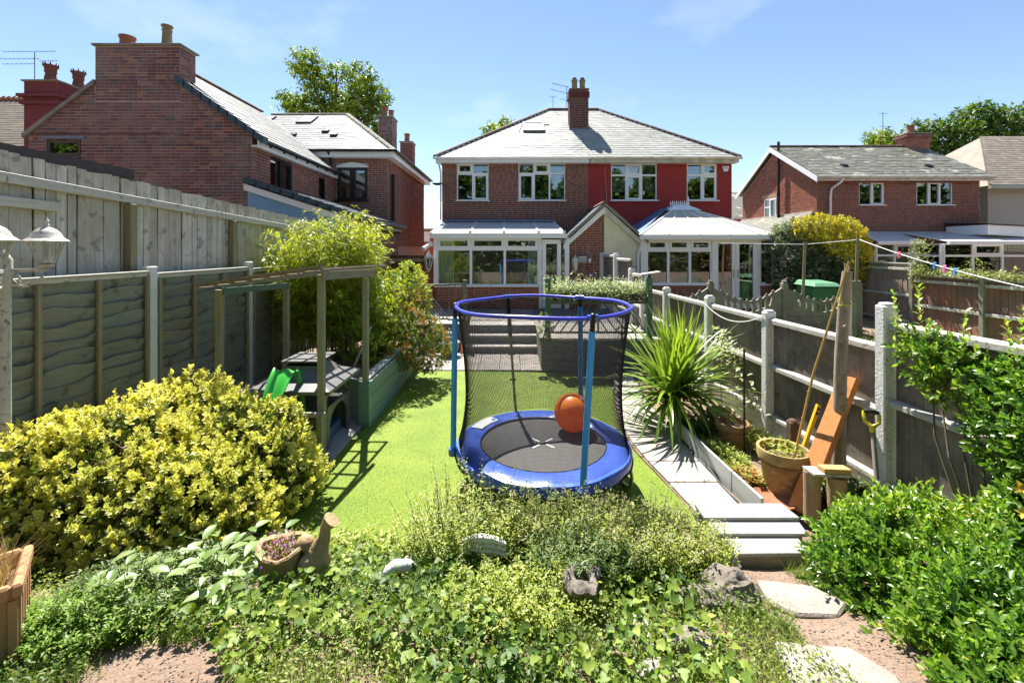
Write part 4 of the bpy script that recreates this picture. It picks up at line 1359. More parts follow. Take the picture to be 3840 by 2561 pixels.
one("room_wall", M_room, lambda b: b.box(LX0 + 0.31, LX1 - 0.31, GY + 2.0, GY + 2.1, 0.4, 5.2), G1)
rf = MB()
rf.prism([(LX1 + 0.22, GY + 0.02, 5.1), (LXM, GY + 0.02, 7.26), (LXM, GY + 0.02, 7.18), (LX1 + 0.22, GY + 0.02, 5.02)], (0, 9.4, 0))
rf.prism([(LX0 - 0.15, GY + 0.02, 5.2), (LXM, GY + 0.02, 7.25), (LXM, GY + 0.02, 7.18), (LX0 - 0.15, GY + 0.02, 5.12)], (0, 9.4, 0))
rfo = rf.build("roof", M_slate_pale, G1)
slates(rfo, M_slate_pale, (LX1 + 0.25, GY + 0.05, 5.1), (LX1 + 0.25, 15.4, 5.1), (LXM, GY + 0.5, 7.3), (LXM, 15.4, 7.3), width=0.3, gauge=0.22, most=200)
ridge_tiles(rfo, M_ridge, (LXM, GY + 0.6, 7.34), (LXM, 15.5, 7.34), 0.1)
d = Vector((LX1 + 0.3 - (-7.92), 0, 5.06 - 6.52))
for i in range(10):
    a, c = Vector((-7.92, GY - 0.12, 6.56)) + d * (i / 10), Vector((-7.92, GY - 0.12, 6.56)) + d * ((i + 1.12) / 10)
    one("verge_tile", M_bluetile, lambda b: b.prism([a + Vector((0, 0, 0.04)), c + Vector((0, 0, 0.07)), c - Vector((0, 0, 0.1)), a - Vector((0, 0, 0.13))], (0, 0.22, 0)), rfo)
one("verge_mortar", M_concrete, lambda b: b.prism([(LX0 - 0.12, GY - 0.06, 5.22), (-9.87, GY - 0.06, 6.5), (-9.87, GY - 0.06, 6.4), (LX0 - 0.1, GY - 0.06, 5.12)], (0, 0.06, 0)), rfo)
one("fascia", M_pvc, lambda b: b.box(LX1 + 0.16, LX1 + 0.19, GY - 0.06, 15.05, 4.9, 5.08).box(LX1 + 0.005, LX1 + 0.16, GY - 0.05, 15.05, 4.92, 4.95), G1)
one("gutter", M_black, lambda b: b.tube([(LX1 + 0.26, GY - 0.05, 5.06), (LX1 + 0.26, 15.0, 5.06)], 0.05, 8), G1)
for k in range(7):
    one("gutter_bracket", M_black, lambda b: b.box(LX1 + 0.19, LX1 + 0.23, GY + 0.4 + 0.65 * k, GY + 0.44 + 0.65 * k, 4.98, 5.08), G1)
glazing(G1, (LX1, GY + 0.78, 3.98), (0, 1, 0), (1, 0, 0), [(0, 0.56, 0, 0.9, 0), (0.56, 1.13, 0, 0.9, 1)], M_darkframe, M_glass, "window", 0.07, 0.07, sill=0.08, recess=0.05)
glazing(G1, (LX1, GY + 3.6, 3.92), (0, 1, 0), (1, 0, 0), [(0, 0.5, 0, 0.88, 0)], M_darkframe, M_glass, "window", 0.07, 0.06, recess=0.05)
one("room_lining", M_room, lambda b: b.box(LX1 - 1.6, LX1 - 1.5, GY + 1.0, 15.0, 3.2, 5.1), G1)
# lean-to along the side of the gable house
LT = empty("blue_lean_to", (-5, GY, 0.5), "low lean-to with pale blue end wall and dark slate roof", "lean-to")
one("end_wall", M_blue_wall, lambda b: b.prism([(-6.25, GY - 0.02, 0.4), (-3.9, GY - 0.02, 0.4), (-3.9, GY - 0.02, 3.22), (-6.25, GY - 0.02, 3.98)], (0, 0.15, 0)), LT)
one("side_wall", M_brick_old, lambda b: b.box(-4.05, -3.9, GY + 0.14, 15.05, 0.4, 3.2), LT)
ltr = one("roof", M_slate, lambda b: b.prism([(-6.14, GY - 0.05, 4.1), (-3.72, GY - 0.05, 3.3), (-3.72, GY - 0.05, 3.24), (-6.14, GY - 0.05, 4.04)], (0, 5.12, 0)), LT)
slates(ltr, pm("blue_slate", (0.13, 0.16, 0.19), (0.09, 0.11, 0.13), rough=0.45, piece=0.15, scale=6), (-3.72, GY + 0.2, 3.3), (-3.72, 15.05, 3.3), (-6.14, GY + 0.2, 4.1), (-6.14, 15.05, 4.1), width=0.3, gauge=0.24, most=100)
for i in range(9):
    t0, t1 = i / 9, (i + 1.1) / 9
    a, c = Vector((-6.3, GY - 0.12, 4.16)).lerp(Vector((-3.7, GY - 0.12, 3.3)), t0), Vector((-6.3, GY - 0.12, 4.16)).lerp(Vector((-3.7, GY - 0.12, 3.3)), t1)
    one("verge_tile", M_bluetile, lambda b: b.prism([a + Vector((0, 0, 0.03)), c + Vector((0, 0, 0.06)), c - Vector((0, 0, 0.06)), a - Vector((0, 0, 0.1))], (0, 0.25, 0)), ltr)
one("bargeboard", M_pvc, lambda b: b.prism([(-6.32, GY - 0.07, 4.04), (-3.7, GY - 0.07, 3.2), (-3.7, GY - 0.07, 3.05), (-6.32, GY - 0.07, 3.89)], (0, 0.03, 0)), LT)
one("fascia", M_pvc_old, lambda b: b.box(-3.8, -3.77, GY, 15.0, 3.08, 3.24), LT)
one("gutter", M_black, lambda b: b.tube([(-3.7, GY - 0.05, 3.2), (-3.7, 15.1, 3.2)], 0.06, 8), LT)
for k in range(6):
    one("rafter_foot", M_brownframe, lambda b: b.box(-3.9, -3.7, 12.6 + 0.4 * k, 12.65 + 0.4 * k, 3.0, 3.07), LT)
# ------------------------------------------------------------------ house with arched window behind the gable house
AY, A0, A1 = 15.1, -10.2, -4.27
G2 = empty("arched_window_house", (-7, AY, 0.5), "brick house with black arched window and pale hipped slate roof", "house")
aop = [(-6.1 + 0.05, -6.1 + 1.3, 4.08, 5.35)]
aop = [(0.0, 0.0, 0, 0)]
wx0, wx1, wz0, wz1 = -6.02, -4.97, 4.18, 5.3
aw = walls(G2, M_mortar, (A0, AY, 0), (1, 0, 0), (0, -1, 0), A1 - A0, 0.4, 5.78, [(wx0 - A0, wx1 - A0, wz0, wz1)])
bricks(aw, M_brick_speck, (A0, AY, 0), (1, 0, 0), (0, -1, 0), A1 - A0, 3.2, 5.76, [(0, 3.9, 0, 9), (wx0 - A0, wx1 - A0, wz0, wz1 + 0.15)], headers=0.25, most=250)
asw = one("side_wall", M_mortar, lambda b: b.box(A1 - 0.25, A1, AY + 0.251, 21.3, 0.4, 5.78).box(A0, A1 - 0.26, 21.05, 21.3, 0.4, 5.78), G2)
bricks(asw, M_brick_speck, (A1, AY, 0), (0, 1, 0), (1, 0, 0), 6.2, 2.6, 5.76, headers=0.25, most=250)
glazing(G2, (wx0, AY, wz0), (1, 0, 0), (0, -1, 0), [(0, 0.52, 0, wz1 - wz0, 1), (0.53, 1.05, 0, wz1 - wz0, 1)], M_darkframe, M_glass, "window", 0.08, 0.06, sill=0.08, recess=0.04)
one("window_arch", M_pvc, lambda b: b.prism([(wx0 - 0.02, AY - 0.02, wz1)] + [(wx0 + (wx1 - wx0) * t, AY - 0.02, wz1 + 0.05 + 0.13 * math.sin(math.pi * t)) for t in [k / 10 for k in range(11)]] + [(wx1 + 0.02, AY - 0.02, wz1)], (0, 0.1, 0)), G2)
one("room_wall", M_room, lambda b: b.box(A0 + 0.3, A1 - 0.3, AY + 2.4, AY + 2.5, 0.4, 5.7), G2)
tv = one("toy_van", pm("pink_plastic", (0.6, 0.15, 0.4), rough=0.5), lambda b: b.prism([(-5.9, AY + 0.1, 4.26), (-5.6, AY + 0.1, 4.26), (-5.6, AY + 0.1, 4.46), (-5.82, AY + 0.1, 4.46), (-5.9, AY + 0.1, 4.36)], (0, 0.12, 0)))
tag(tv, "pink toy van on the sill inside the arched window", "toy")
tv = one("soft_toy", pm("mint_fabric", (0.5, 0.68, 0.65), rough=0.9), lambda b: b.ell((-5.2, AY + 0.16, 4.34), (0.12, 0.09, 0.12), 12, 8).ell((-5.2, AY + 0.16, 4.48), (0.09, 0.08, 0.08), 12, 8), None, True)
tag(tv, "pale mint soft toy on the sill inside the arched window", "toy")
e = 0.3
rv = [(A0 - e, AY - e, 5.8), (A1 + e, AY - e, 5.8), (A1 + e, 21.6, 5.8), (A0 - e, 21.6, 5.8), (A0 + 0.2, 18.3, 8.08), (-6.85, 18.3, 8.08)]
r2 = MB()
r2.add(rv, [(0, 1, 5, 4), (1, 2, 5), (2, 3, 4, 5), (3, 0, 4)])
r2 = r2.build("roof", M_slate_pale, G2)
slates(r2, M_slate_pale, rv[0], rv[1], rv[4], rv[5], width=0.3, gauge=0.22, most=200)
ridge_tiles(r2, M_concrete, rv[4], rv[5], 0.11)
ridge_tiles(r2, M_concrete, rv[5], rv[1], 0.12)
one("fascia", M_pvc, lambda b: b.box(A0, A1 + e - 0.03, AY - e + 0.03, AY - e + 0.06, 5.6, 5.8).box(A1 + e - 0.06, A1 + e - 0.03, AY - e + 0.061, 21.5, 5.6, 5.8).box(A0, A1 + e - 0.061, AY - e + 0.061, AY + 0.02, 5.6, 5.62).box(A1 - 0.02, A1 + e - 0.061, AY + 0.03, 21.4, 5.6, 5.62), G2)
one("gutter", M_black, lambda b: b.tube([(A0, AY - e - 0.05, 5.82), (A1 + e + 0.03, AY - e - 0.05, 5.82)], 0.05, 8).tube([(A1 + e + 0.05, AY - e, 5.82), (A1 + e + 0.05, 21.5, 5.82)], 0.05, 8), G2)
one("downpipe", M_black, lambda b: b.tube([(-6.2, AY - e - 0.02, 5.8), (-6.2, AY - 0.1, 5.5), (-6.2, AY - 0.08, 5.0)], 0.04, 8), G2)
one("downpipe", M_black, lambda b: b.tube([(A1 + 0.1, AY + 0.3, 3.2), (A1 + 0.1, AY + 0.3, 5.1)], 0.06, 8), G2)
s2n = (Vector(rv[1]) - Vector(rv[0])).cross(Vector(rv[4]) - Vector(rv[0])).normalized()
def on2(x, y):
    return Vector((x, y, 5.8 + (y - (AY - e)) * (8.08 - 5.8) / (18.3 - (AY - e))))
s2v = Vector((0, 18.3 - (AY - e), 2.28)).normalized()
for (x, y) in ((-8.2, 17.6), (-9.9, 17.6)):
    q = one("rooflight", M_darkframe, lambda b: b.obox(on2(x, y) + s2n * 0.05, (0.3, 0, 0), s2v * 0.4, s2n * 0.04), G2)
    one("pane", pm("rooflight_pane", (0.75, 0.78, 0.8)), lambda b: b.obox(on2(x, y) + s2n * 0.075, (0.26, 0, 0), s2v * 0.35, s2n * 0.02), q)
for (x, y) in ((-8.0, 16.05), (-6.95, 16.4), (-6.5, 16.05)):
    one("roof_vent", M_black, lambda b: b.obox(on2(x, y) + s2n * 0.06, (0.12, 0, 0), s2v * 0.09, s2n * 0.05), G2)
c2 = chimney(G2, M_brick_old, -5.35, -4.8, 17.6, 18.3, 6.2, 7.78, cap=0.06, faces="r", most=60)
pot(c2, M_terracotta, (-5.2, 17.9, 7.84), 0.12, 0.42)
pot(c2, M_terracotta, (-4.98, 18.1, 7.84), 0.11, 0.36)
c2 = chimney(G2, pm("brick_dark_red", (0.2, 0.04, 0.035), (0.14, 0.03, 0.03), rough=0.9, piece=0.15, scale=8), -5.1, -4.55, 20.0, 20.6, 5.9, 7.35, cap=0.06, faces="r", most=60)
pot(c2, M_terracotta, (-4.85, 20.3, 7.41), 0.13, 0.4)
# ------------------------------------------------------------------ far left: tiled house with crested ridge and red chimney
G0 = empty("tiled_house", (-20, 17, 0.5), "house at left edge with brown tiled roof and crested ridge", "house")
one("wall", M_pvc_old, lambda b: b.box(-27, -13.2, 16.4, 22, 0.4, 6.4), G0)
tr = one("roof", M_tile_brown, lambda b: b.prism([(-27, 16.0, 6.2), (-27, 19.5, 9.05), (-27, 23, 6.2)], (13.4, 0, 0)), G0)
slates(tr, M_tile_brown, (-23, 15.95, 6.22), (-13.5, 15.95, 6.22), (-23, 19.5, 9.08), (-13.5, 19.5, 9.08), width=0.4, gauge=0.2, most=150, name="roof_tile")
one("ridge_crest", M_terracotta, lambda b: [b.lathe([(0.1, 0), (0.13, 0.08), (0.06, 0.2), (0.02, 0.24)], (-24 + 0.24 * k, 19.5, 9.06), 8) for k in range(42)], G0)
cr0 = boxo("chimney", M_brick_house, -16.9, -15.75, 15.2, 16.9, 5.2, 8.3, G0)
M_rpaint = pm("chimney_red_paint", (0.2, 0.035, 0.04), (0.15, 0.03, 0.035), rough=0.8, piece=0.12, scale=6)
bricks(cr0, M_rpaint, (-16.9, 15.2, 0), (1, 0, 0), (0, -1, 0), 1.15, 5.2, 8.3, most=80)
bricks(cr0, M_rpaint, (-15.75, 15.2, 0), (0, 1, 0), (1, 0, 0), 1.7, 5.2, 8.3, most=80)
for (z, o) in ((7.5, 0.09), (7.75, 0.14), (8.3, 0.06)):
    boxo("chimney_band", M_rpaint if z < 8 else M_concrete, -16.9 - o, -15.75 + o, 15.2 - o, 16.9 + o, z, z + 0.1 if z < 8 else z + 0.05, cr0)
for (x, y) in ((-16.5, 15.7), (-16.1, 16.3)):
    one("chimney_pot", pm("dark_terracotta", (0.2, 0.065, 0.045), (0.14, 0.05, 0.038), rough=0.85, scale=8), lambda b: [b.lathe([(0.19, 0), (0.17, 0.25), (0.14, 0.4), (0.18, 0.46), (0.16, 0.5), (0.18, 0.62), (0.21, 0.7), (0.15, 0.7), (0.11, 0.45)], (x, y, 8.35), 16, cap=False)] + [b.tube([(x + 0.18 * math.cos(a), y + 0.18 * math.sin(a), 9.0), (x + 0.2 * math.cos(a), y + 0.2 * math.sin(a), 9.14)], [0.04, 0.01], 5) for a in [k * 0.785 for k in range(8)]], cr0, True)
aerial(G0, (-16.75, 15.4, 8.35), 1.05, R(12), [(0.98, 1.5, 0.6, 12), (0.72, 1.1, 0.9, 9), (0.55, 0.9, 1.0, 8), (0.75, 0.5, -0.3, 5)], "roof_aerial")
# ------------------------------------------------------------------ far houses glimpsed between
def far_house(x0, x1, y, ze, zr, roofm, wallm, label, name="distant_house"):
    h = empty(name, ((x0 + x1) / 2, y, 0.5), label, "house")
    w = boxo("wall", wallm, x0, x1, y, y + 7, 0.3, ze, h)
    one("roof", roofm, lambda b: b.prism([(x0 - 0.2, y - 0.25, ze), (x0 - 0.2, y + 3.5, zr), (x0 - 0.2, y + 7.25, ze)], (x1 - x0 + 0.4, 0, 0)), h)
    one("gutter", M_pvc_old, lambda b: b.tube([(x0 - 0.2, y - 0.3, ze), (x1 + 0.2, y - 0.3, ze)], 0.06, 6), h)
    return h
h = far_house(-8.2, -3.0, 30.0, 3.85, 6.1, pm("far_slate", (0.36, 0.35, 0.33), (0.28, 0.27, 0.25), rough=0.6, scale=4, stretch=(1, 6, 6)), M_brick_orange, "distant house with pale slate roof in the gap left of semis")
boxo("window", M_pvc, -6.1, -5.6, 29.9, 29.99, 3.0, 3.7, h)
h = far_house(14.6, 20.0, 29.0, 4.5, 6.72, M_slate_moss, M_red_paint, "distant red house in the gap right of the red semi")
one("downpipe", M_pvc_old, lambda b: b.tube([(15.15, 28.9, 4.5), (15.15, 28.9, 1.0)], 0.06, 6), h)
boxo("window", M_pvc, 14.75, 15.0, 28.9, 28.99, 3.75, 4.2, h)
# ------------------------------------------------------------------ right neighbour house
RY0, RX0, RX1 = 18.3, 12.72, 19.5
G3 = empty("right_gabled_house", (16, RY0, 0.4), "orange brick house on right with mossy slate roof and white windows", "house")
ro = [(14.47, 15.5, 4.34, 5.28), (16.87, 18.35, 4.34, 5.28)]
rw_ = walls(G3, M_mortar, (RX0, RY0, 0), (1, 0, 0), (0, -1, 0), RX1 - RX0, 0.3, 5.45, [(a - RX0, b - RX0, c, d) for a, b, c, d in ro])
bricks(rw_, M_brick_house, (RX0, RY0, 0), (1, 0, 0), (0, -1, 0), RX1 - RX0, 2.4, 5.44, [(a - RX0, b - RX0, c, d) for a, b, c, d in ro], headers=0.3)
RGY = 24.2
one("gable_top", M_mortar, lambda b: b.prism([(RX0, RGY, 5.451), (RX0, (RY0 + RGY) / 2, 7.2), (RX0, RY0, 5.451)], (0.25, 0, 0)).box(RX1 - 0.25, RX1, RY0 + 0.251, RGY, 0.3, 5.45).box(RX0 + 0.26, RX1 - 0.26, RGY - 0.25, RGY, 0.3, 5.45), G3)
gwl = walls(G3, M_mortar, (RX0, RGY, 0), (0, -1, 0), (-1, 0, 0), RGY - RY0 - 0.251, 0.3, 5.45, [(2.1, 3.1, 3.92, 4.97)], 0.25, "gable_wall")
gm_ = (RY0 + RGY) / 2
bricks(gwl, M_brick_orange, (RX0, RGY, 0), (0, -1, 0), (-1, 0, 0), RGY - RY0, 3.0, 7.2, [(2.1, 3.1, 3.92, 4.97)], lim=lambda u, z: z < 7.12 - abs((RGY - u) - gm_) * 0.6, most=250)
glazing(G3, (14.47, RY0, 4.34), (1, 0, 0), (0, -1, 0), [(0, 0.52, 0, 0.94, 0), (0.52, 1.03, 0, 0.94, 1)], M_pvc, M_glass, "window", 0.08, 0.05, sill=0.12)
glazing(G3, (16.87, RY0, 4.34), (1, 0, 0), (0, -1, 0), [(0, 0.5, 0, 0.94, 0), (0.5, 0.98, 0, 0.94, 1), (0.98, 1.48, 0, 0.94, 0)], M_pvc, M_glass, "window", 0.08, 0.05, sill=0.12)
glazing(G3, (RX0, 22.1, 3.92), (0, -1, 0), (-1, 0, 0), [(0, 0.45, 0.65, 1.05, 0), (0, 0.45, 0, 0.65, 0), (0.45, 1.0, 0, 1.05, 1)], M_pvc, M_glass, "window", 0.08, 0.06, sill=0.1, recess=0.03)
boxo("lintel", pm("stone_lintel", (0.5, 0.33, 0.22), rough=0.9), RX0 - 0.012, RX0 + 0.1, 20.9, 22.3, 4.99, 5.2, G3)
one("room_wall", M_room, lambda b: b.box(RX0 + 0.3, RX1 - 0.3, RY0 + 2.4, RY0 + 2.5, 0.3, 5.4), G3)
EY, REZ, RRZ = RY0 - 0.3, 5.48, 7.42
def rroof(b):
    for (ya, yb) in ((EY, gm_), (RGY + 0.3, gm_)):
        b.prism([(RX0 - 0.22, ya, REZ), (RX0 - 0.22, yb, RRZ), (RX0 - 0.22, yb, RRZ - 0.06), (RX0 - 0.22, ya, REZ - 0.06)], (RX1 - RX0 + 0.5, 0, 0))
r3 = one("roof", M_slate_moss, rroof, G3)
slates(r3, M_slate_moss, (RX0 - 0.22, EY - 0.03, REZ), (RX1 + 0.28, EY - 0.03, REZ), (RX0 - 0.22, gm_, RRZ), (RX1 + 0.28, gm_, RRZ), width=0.3, gauge=0.2, thick=0.012, jit=0.012)
ridge_tiles(r3, M_ridge, (RX0 - 0.22, gm_, RRZ + 0.04), (RX1 + 0.28, gm_, RRZ + 0.04), 0.1)
one("bargeboard", M_pvc, lambda b: b.prism([(RX0 - 0.25, EY - 0.05, REZ - 0.02), (RX0 - 0.25, gm_, RRZ - 0.02), (RX0 - 0.25, gm_, RRZ - 0.24), (RX0 - 0.25, EY - 0.05, REZ - 0.24)], (0.03, 0, 0)).prism([(RX0 - 0.25, RGY + 0.32, REZ - 0.02), (RX0 - 0.25, gm_ + 0.002, RRZ - 0.02), (RX0 - 0.25, gm_ + 0.002, RRZ - 0.24), (RX0 - 0.25, RGY + 0.32, REZ - 0.24)], (0.03, 0, 0)), G3)
one("gutter", M_pvc_old, lambda b: b.tube([(RX0 - 0.2, EY - 0.06, REZ - 0.03), (RX1 + 0.3, EY - 0.06, REZ - 0.03)], 0.06, 8).box(RX0 - 0.2, RX1 + 0.3, EY + 0.0, EY + 0.03, REZ - 0.18, REZ - 0.01), G3)
one("downpipe", M_pvc, lambda b: b.tube([(13.55, EY - 0.05, 5.42), (13.5, EY, 5.25), (13.25, RY0 - 0.1, 5.0), (13.22, RY0 - 0.08, 4.7), (13.22, RY0 - 0.08, 2.6)], 0.045, 8), G3)
sp_ = one("soil_pipe", M_black, lambda b: b.tube([(RX0 - 0.15, 20.7, 3.7), (RX0 - 0.15, 20.7, 7.55)], 0.06, 8).tube([(RX0 - 0.15, 20.7, 5.0), (RX0 - 0.15, 20.7, 5.15)], 0.08, 8).tube([(RX0 - 0.15, 20.7, 3.8), (RX0 - 0.02, 20.5, 3.85)], 0.05, 8), G3)
for (x, y) in ((14.3, 18.9), (17.9, 18.85)):
    one("roof_vent", M_black, lambda b: b.obox((x, y, REZ + (y - EY) * (RRZ - REZ) / (gm_ - EY) + 0.07), (0.12, 0, 0), (0, 0.08, 0.05), (0, -0.03, 0.05)), G3)
c3 = chimney(G3, M_brick_orange, 18.9, 20.0, 21.0, 21.6, 6.9, 8.0, cap=0.06, faces="l", most=60)
for o in (0.05, 0.1):
    boxo("chimney_band", M_brick_old, 18.9 - o, 20.0 + o, 21.0 - o, 21.6 + o, 7.74 + o * 1.2, 7.82 + o * 1.2, c3)
pot(c3, M_terracotta, (19.35, 21.3, 8.06), 0.16, 0.42)
aerial(G3, (18.0, 21.3, 7.6), 1.5, R(170), [(1.45, 0.35, 0.6, 4), (0.8, 0.5, 0.8, 4)], "roof_aerial")
LS = empty("slate_lean_to", (11.6, 20, 0.4), "low slate lean-to against the gable of the right house", "lean-to")
one("wall", M_pvc_old, lambda b: b.prism([(11.0, 18.6, 0.3), (12.7, 18.6, 0.3), (12.7, 18.6, 3.85), (11.0, 18.6, 3.15)], (0, 0.2, 0)), LS)
r4 = one("roof", M_slate_moss, lambda b: b.prism([(10.8, 18.45, 3.18), (12.7, 18.45, 4.0), (12.7, 18.45, 3.94), (10.8, 18.45, 3.12)], (0, 6.0, 0)), LS)
slates(r4, M_slate_moss, (10.8, 24.4, 3.18), (10.8, 18.45, 3.18), (12.7, 24.4, 4.0), (12.7, 18.45, 4.0), most=60)
one("flashing", M_pvc_old, lambda b: b.box(12.62, 12.71, 18.45, 24.2, 4.0, 4.1), LS)
# conservatory of the right house
KX = empty("right_house_conservatory", (18, 15.2, 0.4), "white conservatory with leaded top lights behind right hand fences", "conservatory")
cells = []
for k in range(2):
    cells += [(1.0 * k, 1.0 * (k + 1), 0, 1.15, 0), (1.0 * k, 1.0 * (k + 1), 1.15, 1.65, k)]
CX = 15.05
for (x0, n_, wd) in ((13.6, 3, 0.72), (15.9, 4, 1.08)):
    cc = []
    for k in range(n_):
        cc += [(wd * k, wd * (k + 1), 0, 1.1, 0), (wd * k, wd * (k + 1), 1.1, 1.55, int(k == 1))]
    glazing(KX, (x0 if n_ == 4 else 14.25, 16.2 if n_ == 4 else 17.2, 1.15), (1, 0, 0), (0, -1, 0), cc, M_pvc, M_glass_clear, "window", 0.1, 0.07, recess=0.0)
glazing(KX, (15.85, 17.2, 1.15), (0, -1, 0), (-1, 0, 0), [(0, 1.0, 0, 1.1, 0), (0, 1.0, 1.1, 1.55, 0)], M_pvc, M_glass_clear, "window", 0.1, 0.07, recess=0.0)
boxo("dwarf_wall", M_brick_house, 14.2, 20.3, 17.0 + 0.25, 17.4, 0.3, 1.14, KX)
boxo("dwarf_wall", M_brick_house, 15.85, 20.3, 16.2, 16.35, 0.3, 1.14, KX)
one("leaded_bars", M_black, lambda b: [b.box(15.95 + 0.09 * k, 15.955 + 0.09 * k, 16.195, 16.199, 2.32, 2.66) for k in range(46)] + [b.box(15.95, 20.2, 16.195, 16.199, z, z + 0.006) for z in (2.4, 2.5, 2.6)], KX)
one("roof", M_poly, lambda b: b.prism([(14.1, 16.9, 2.78), (15.9, 16.9, 2.78), (15.9, RY0 - 0.02, 3.2), (14.1, RY0 - 0.02, 3.2)], (0, 0, 0.03)).prism([(15.91, 15.95, 2.75), (20.4, 15.95, 2.75), (20.4, RY0 - 0.02, 3.2), (15.91, RY0 - 0.02, 3.2)], (0, 0, 0.03)), KX)
one("eaves_beam", M_pvc, lambda b: b.box(14.1, 15.85, 16.85, 16.95, 2.68, 2.8).box(15.86, 20.4, 15.9, 16.0, 2.66, 2.78), KX)
one("side_roof", M_pvc, lambda b: b.prism([(18.0, 16.6, 3.05), (20.4, 16.6, 2.9), (20.4, 16.6, 3.3), (18.0, 16.6, 3.42)], (0, 1.6, 0)), KX)
one("side_roof_felt", M_black, lambda b: b.prism([(17.95, 16.5, 3.43), (20.5, 16.5, 3.31), (20.5, RY0 - 0.05, 3.45), (17.95, RY0 - 0.05, 3.55)], (0, 0, 0.03)), KX)
one("floor", M_room, lambda b: b.box(14.3, 20.3, 17.41, RY0 - 0.01, 0.3, 0.5).box(15.9, 20.3, 16.36, 17.2, 0.3, 0.5), KX)
pf = boxo("wall_picture", M_black, 17.95, 18.35, RY0 - 0.06, RY0 - 0.025, 1.85, 2.2)
tag(pf, "black framed picture on back wall of right house conservatory", "picture")
# far right pale house
G4 = empty("pebbledash_house", (23, 19, 0.4), "pale rendered house with brown tiled roof cut by right edge", "house")
one("wall", pm("pebbledash", (0.52, 0.5, 0.42), (0.44, 0.42, 0.35), rough=0.95, scale=30, bump=0.3), lambda b: b.box(20.6, 30, 19.0, 26, 0.3, 5.2), G4)
r5 = one("roof", pm("weathered_tile", (0.3, 0.24, 0.19), (0.2, 0.16, 0.13), rough=0.8, scale=6, piece=0.25, dirt=(0.12, 0.11, 0.08), dirt_scale=2, dirt_amt=0.6), lambda b: b.prism([(20.3, 18.7, 5.2), (30, 18.7, 5.2), (30, 22.5, 8.2), (24.0, 22.5, 8.2)], (0, 0.01, 0.05)).add([(20.3, 18.7, 5.2), (24.0, 22.5, 8.2), (20.3, 26.3, 5.2)], [(0, 1, 2)]), G4)
M_tile_pale = pm("weathered_tile", (0.3, 0.24, 0.19), (0.2, 0.16, 0.13), rough=0.8, scale=6, piece=0.25, dirt=(0.12, 0.11, 0.08), dirt_scale=2, dirt_amt=0.6)
slates(r5, M_tile_pale, (20.3, 18.66, 5.22), (27, 18.66, 5.22), (24.0, 22.5, 8.24), (27, 22.5, 8.24), width=0.25, gauge=0.2, most=150, name="roof_tile")
one("gutter", pm("pale_green_gutter", (0.5, 0.56, 0.5), rough=0.5), lambda b: b.box(20.25, 30, 18.55, 18.66, 5.06, 5.2), G4)
# shed roof peeping above the tall fence
SH = empty("felt_shed", (-6.6, 5, 0.5), "garden shed with pale felt roof peeping over tall left fence", "shed")
boxo("wall", pm("shed_boards", (0.15, 0.1, 0.07), rough=0.9), -7.4, -5.6, 2.6, 6.0, 0.4, 3.5, SH)
one("roof", pm("felt", (0.42, 0.38, 0.34), (0.34, 0.3, 0.27), rough=0.95, scale=12), lambda b: b.prism([(-5.45, 2.5, 3.55), (-7.5, 2.5, 3.75), (-7.5, 2.5, 3.8), (-5.45, 2.5, 3.6)], (0, 3.75, 0)), SH)
one("roof_edge", M_brownframe, lambda b: b.box(-5.45, -5.42, 2.48, 6.3, 3.5, 3.63).box(-7.5, -5.455, 6.26, 6.3, 3.5, 3.64), SH)
# ------------------------------------------------------------------ fences
M_board_grey = pm("silvered_board", (0.62, 0.61, 0.55), (0.42, 0.4, 0.33), rough=0.9, scale=5, stretch=(7, 7, 0.8), piece=0.28, spots=(0.1, 0.08, 0.06), spots_scale=9, spots_amt=0.5, dirt=(0.34, 0.27, 0.16), dirt_scale=2.2, dirt_amt=0.65, bump=0.35, bump_scale=30)
M_rail_grey = pm("silvered_rail", (0.6, 0.58, 0.52), (0.45, 0.42, 0.36), rough=0.9, scale=5, stretch=(7, 0.8, 7), spots=(0.14, 0.12, 0.09), spots_scale=7, spots_amt=0.5, bump=0.3, bump_scale=30)
M_slat_green = pm("green_grey_slat", (0.26, 0.3, 0.24), (0.16, 0.175, 0.13), rough=0.85, scale=4, stretch=(6, 0.7, 7), piece=0.15, dirt=(0.28, 0.21, 0.14), dirt_scale=3.0, dirt_amt=0.6, spots=(0.06, 0.045, 0.03), spots_scale=5, spots_amt=0.6, bump=0.4, bump_scale=30)
M_batten = pm("mossy_batten", (0.32, 0.27, 0.17), (0.22, 0.2, 0.12), rough=0.9, scale=6, stretch=(6, 6, 0.8), dirt=(0.25, 0.23, 0.08), dirt_scale=3, dirt_amt=0.4, bump=0.3)
M_post_white = pm("painted_post", (0.72, 0.74, 0.72), (0.62, 0.65, 0.62), rough=0.6, scale=6, dirt=(0.4, 0.42, 0.36), dirt_scale=4, dirt_amt=0.3)
M_board_dark = pm("dark_stained_board", (0.17, 0.14, 0.115), (0.1, 0.085, 0.072), rough=0.8, scale=4, stretch=(7, 7, 0.7), piece=0.25, dirt=(0.33, 0.27, 0.22), dirt_scale=2.6, dirt_amt=0.75, spots=(0.3, 0.27, 0.24), spots_scale=26, spots_amt=0.35, bump=0.3, bump_scale=30)
M_rail_worn = pm("worn_rail", (0.55, 0.52, 0.47), (0.33, 0.31, 0.28), rough=0.9, scale=7, stretch=(5, 0.8, 6), spots=(0.1, 0.09, 0.08), spots_scale=20, spots_amt=0.6, bump=0.4, bump_scale=40)
M_board_brown = pm("brown_stained_board", (0.4, 0.31, 0.24), (0.28, 0.21, 0.16), rough=0.9, scale=3, stretch=(6, 6, 0.6), piece=0.25, dirt=(0.48, 0.41, 0.36), dirt_scale=1.4, dirt_amt=0.5, bump=0.3)
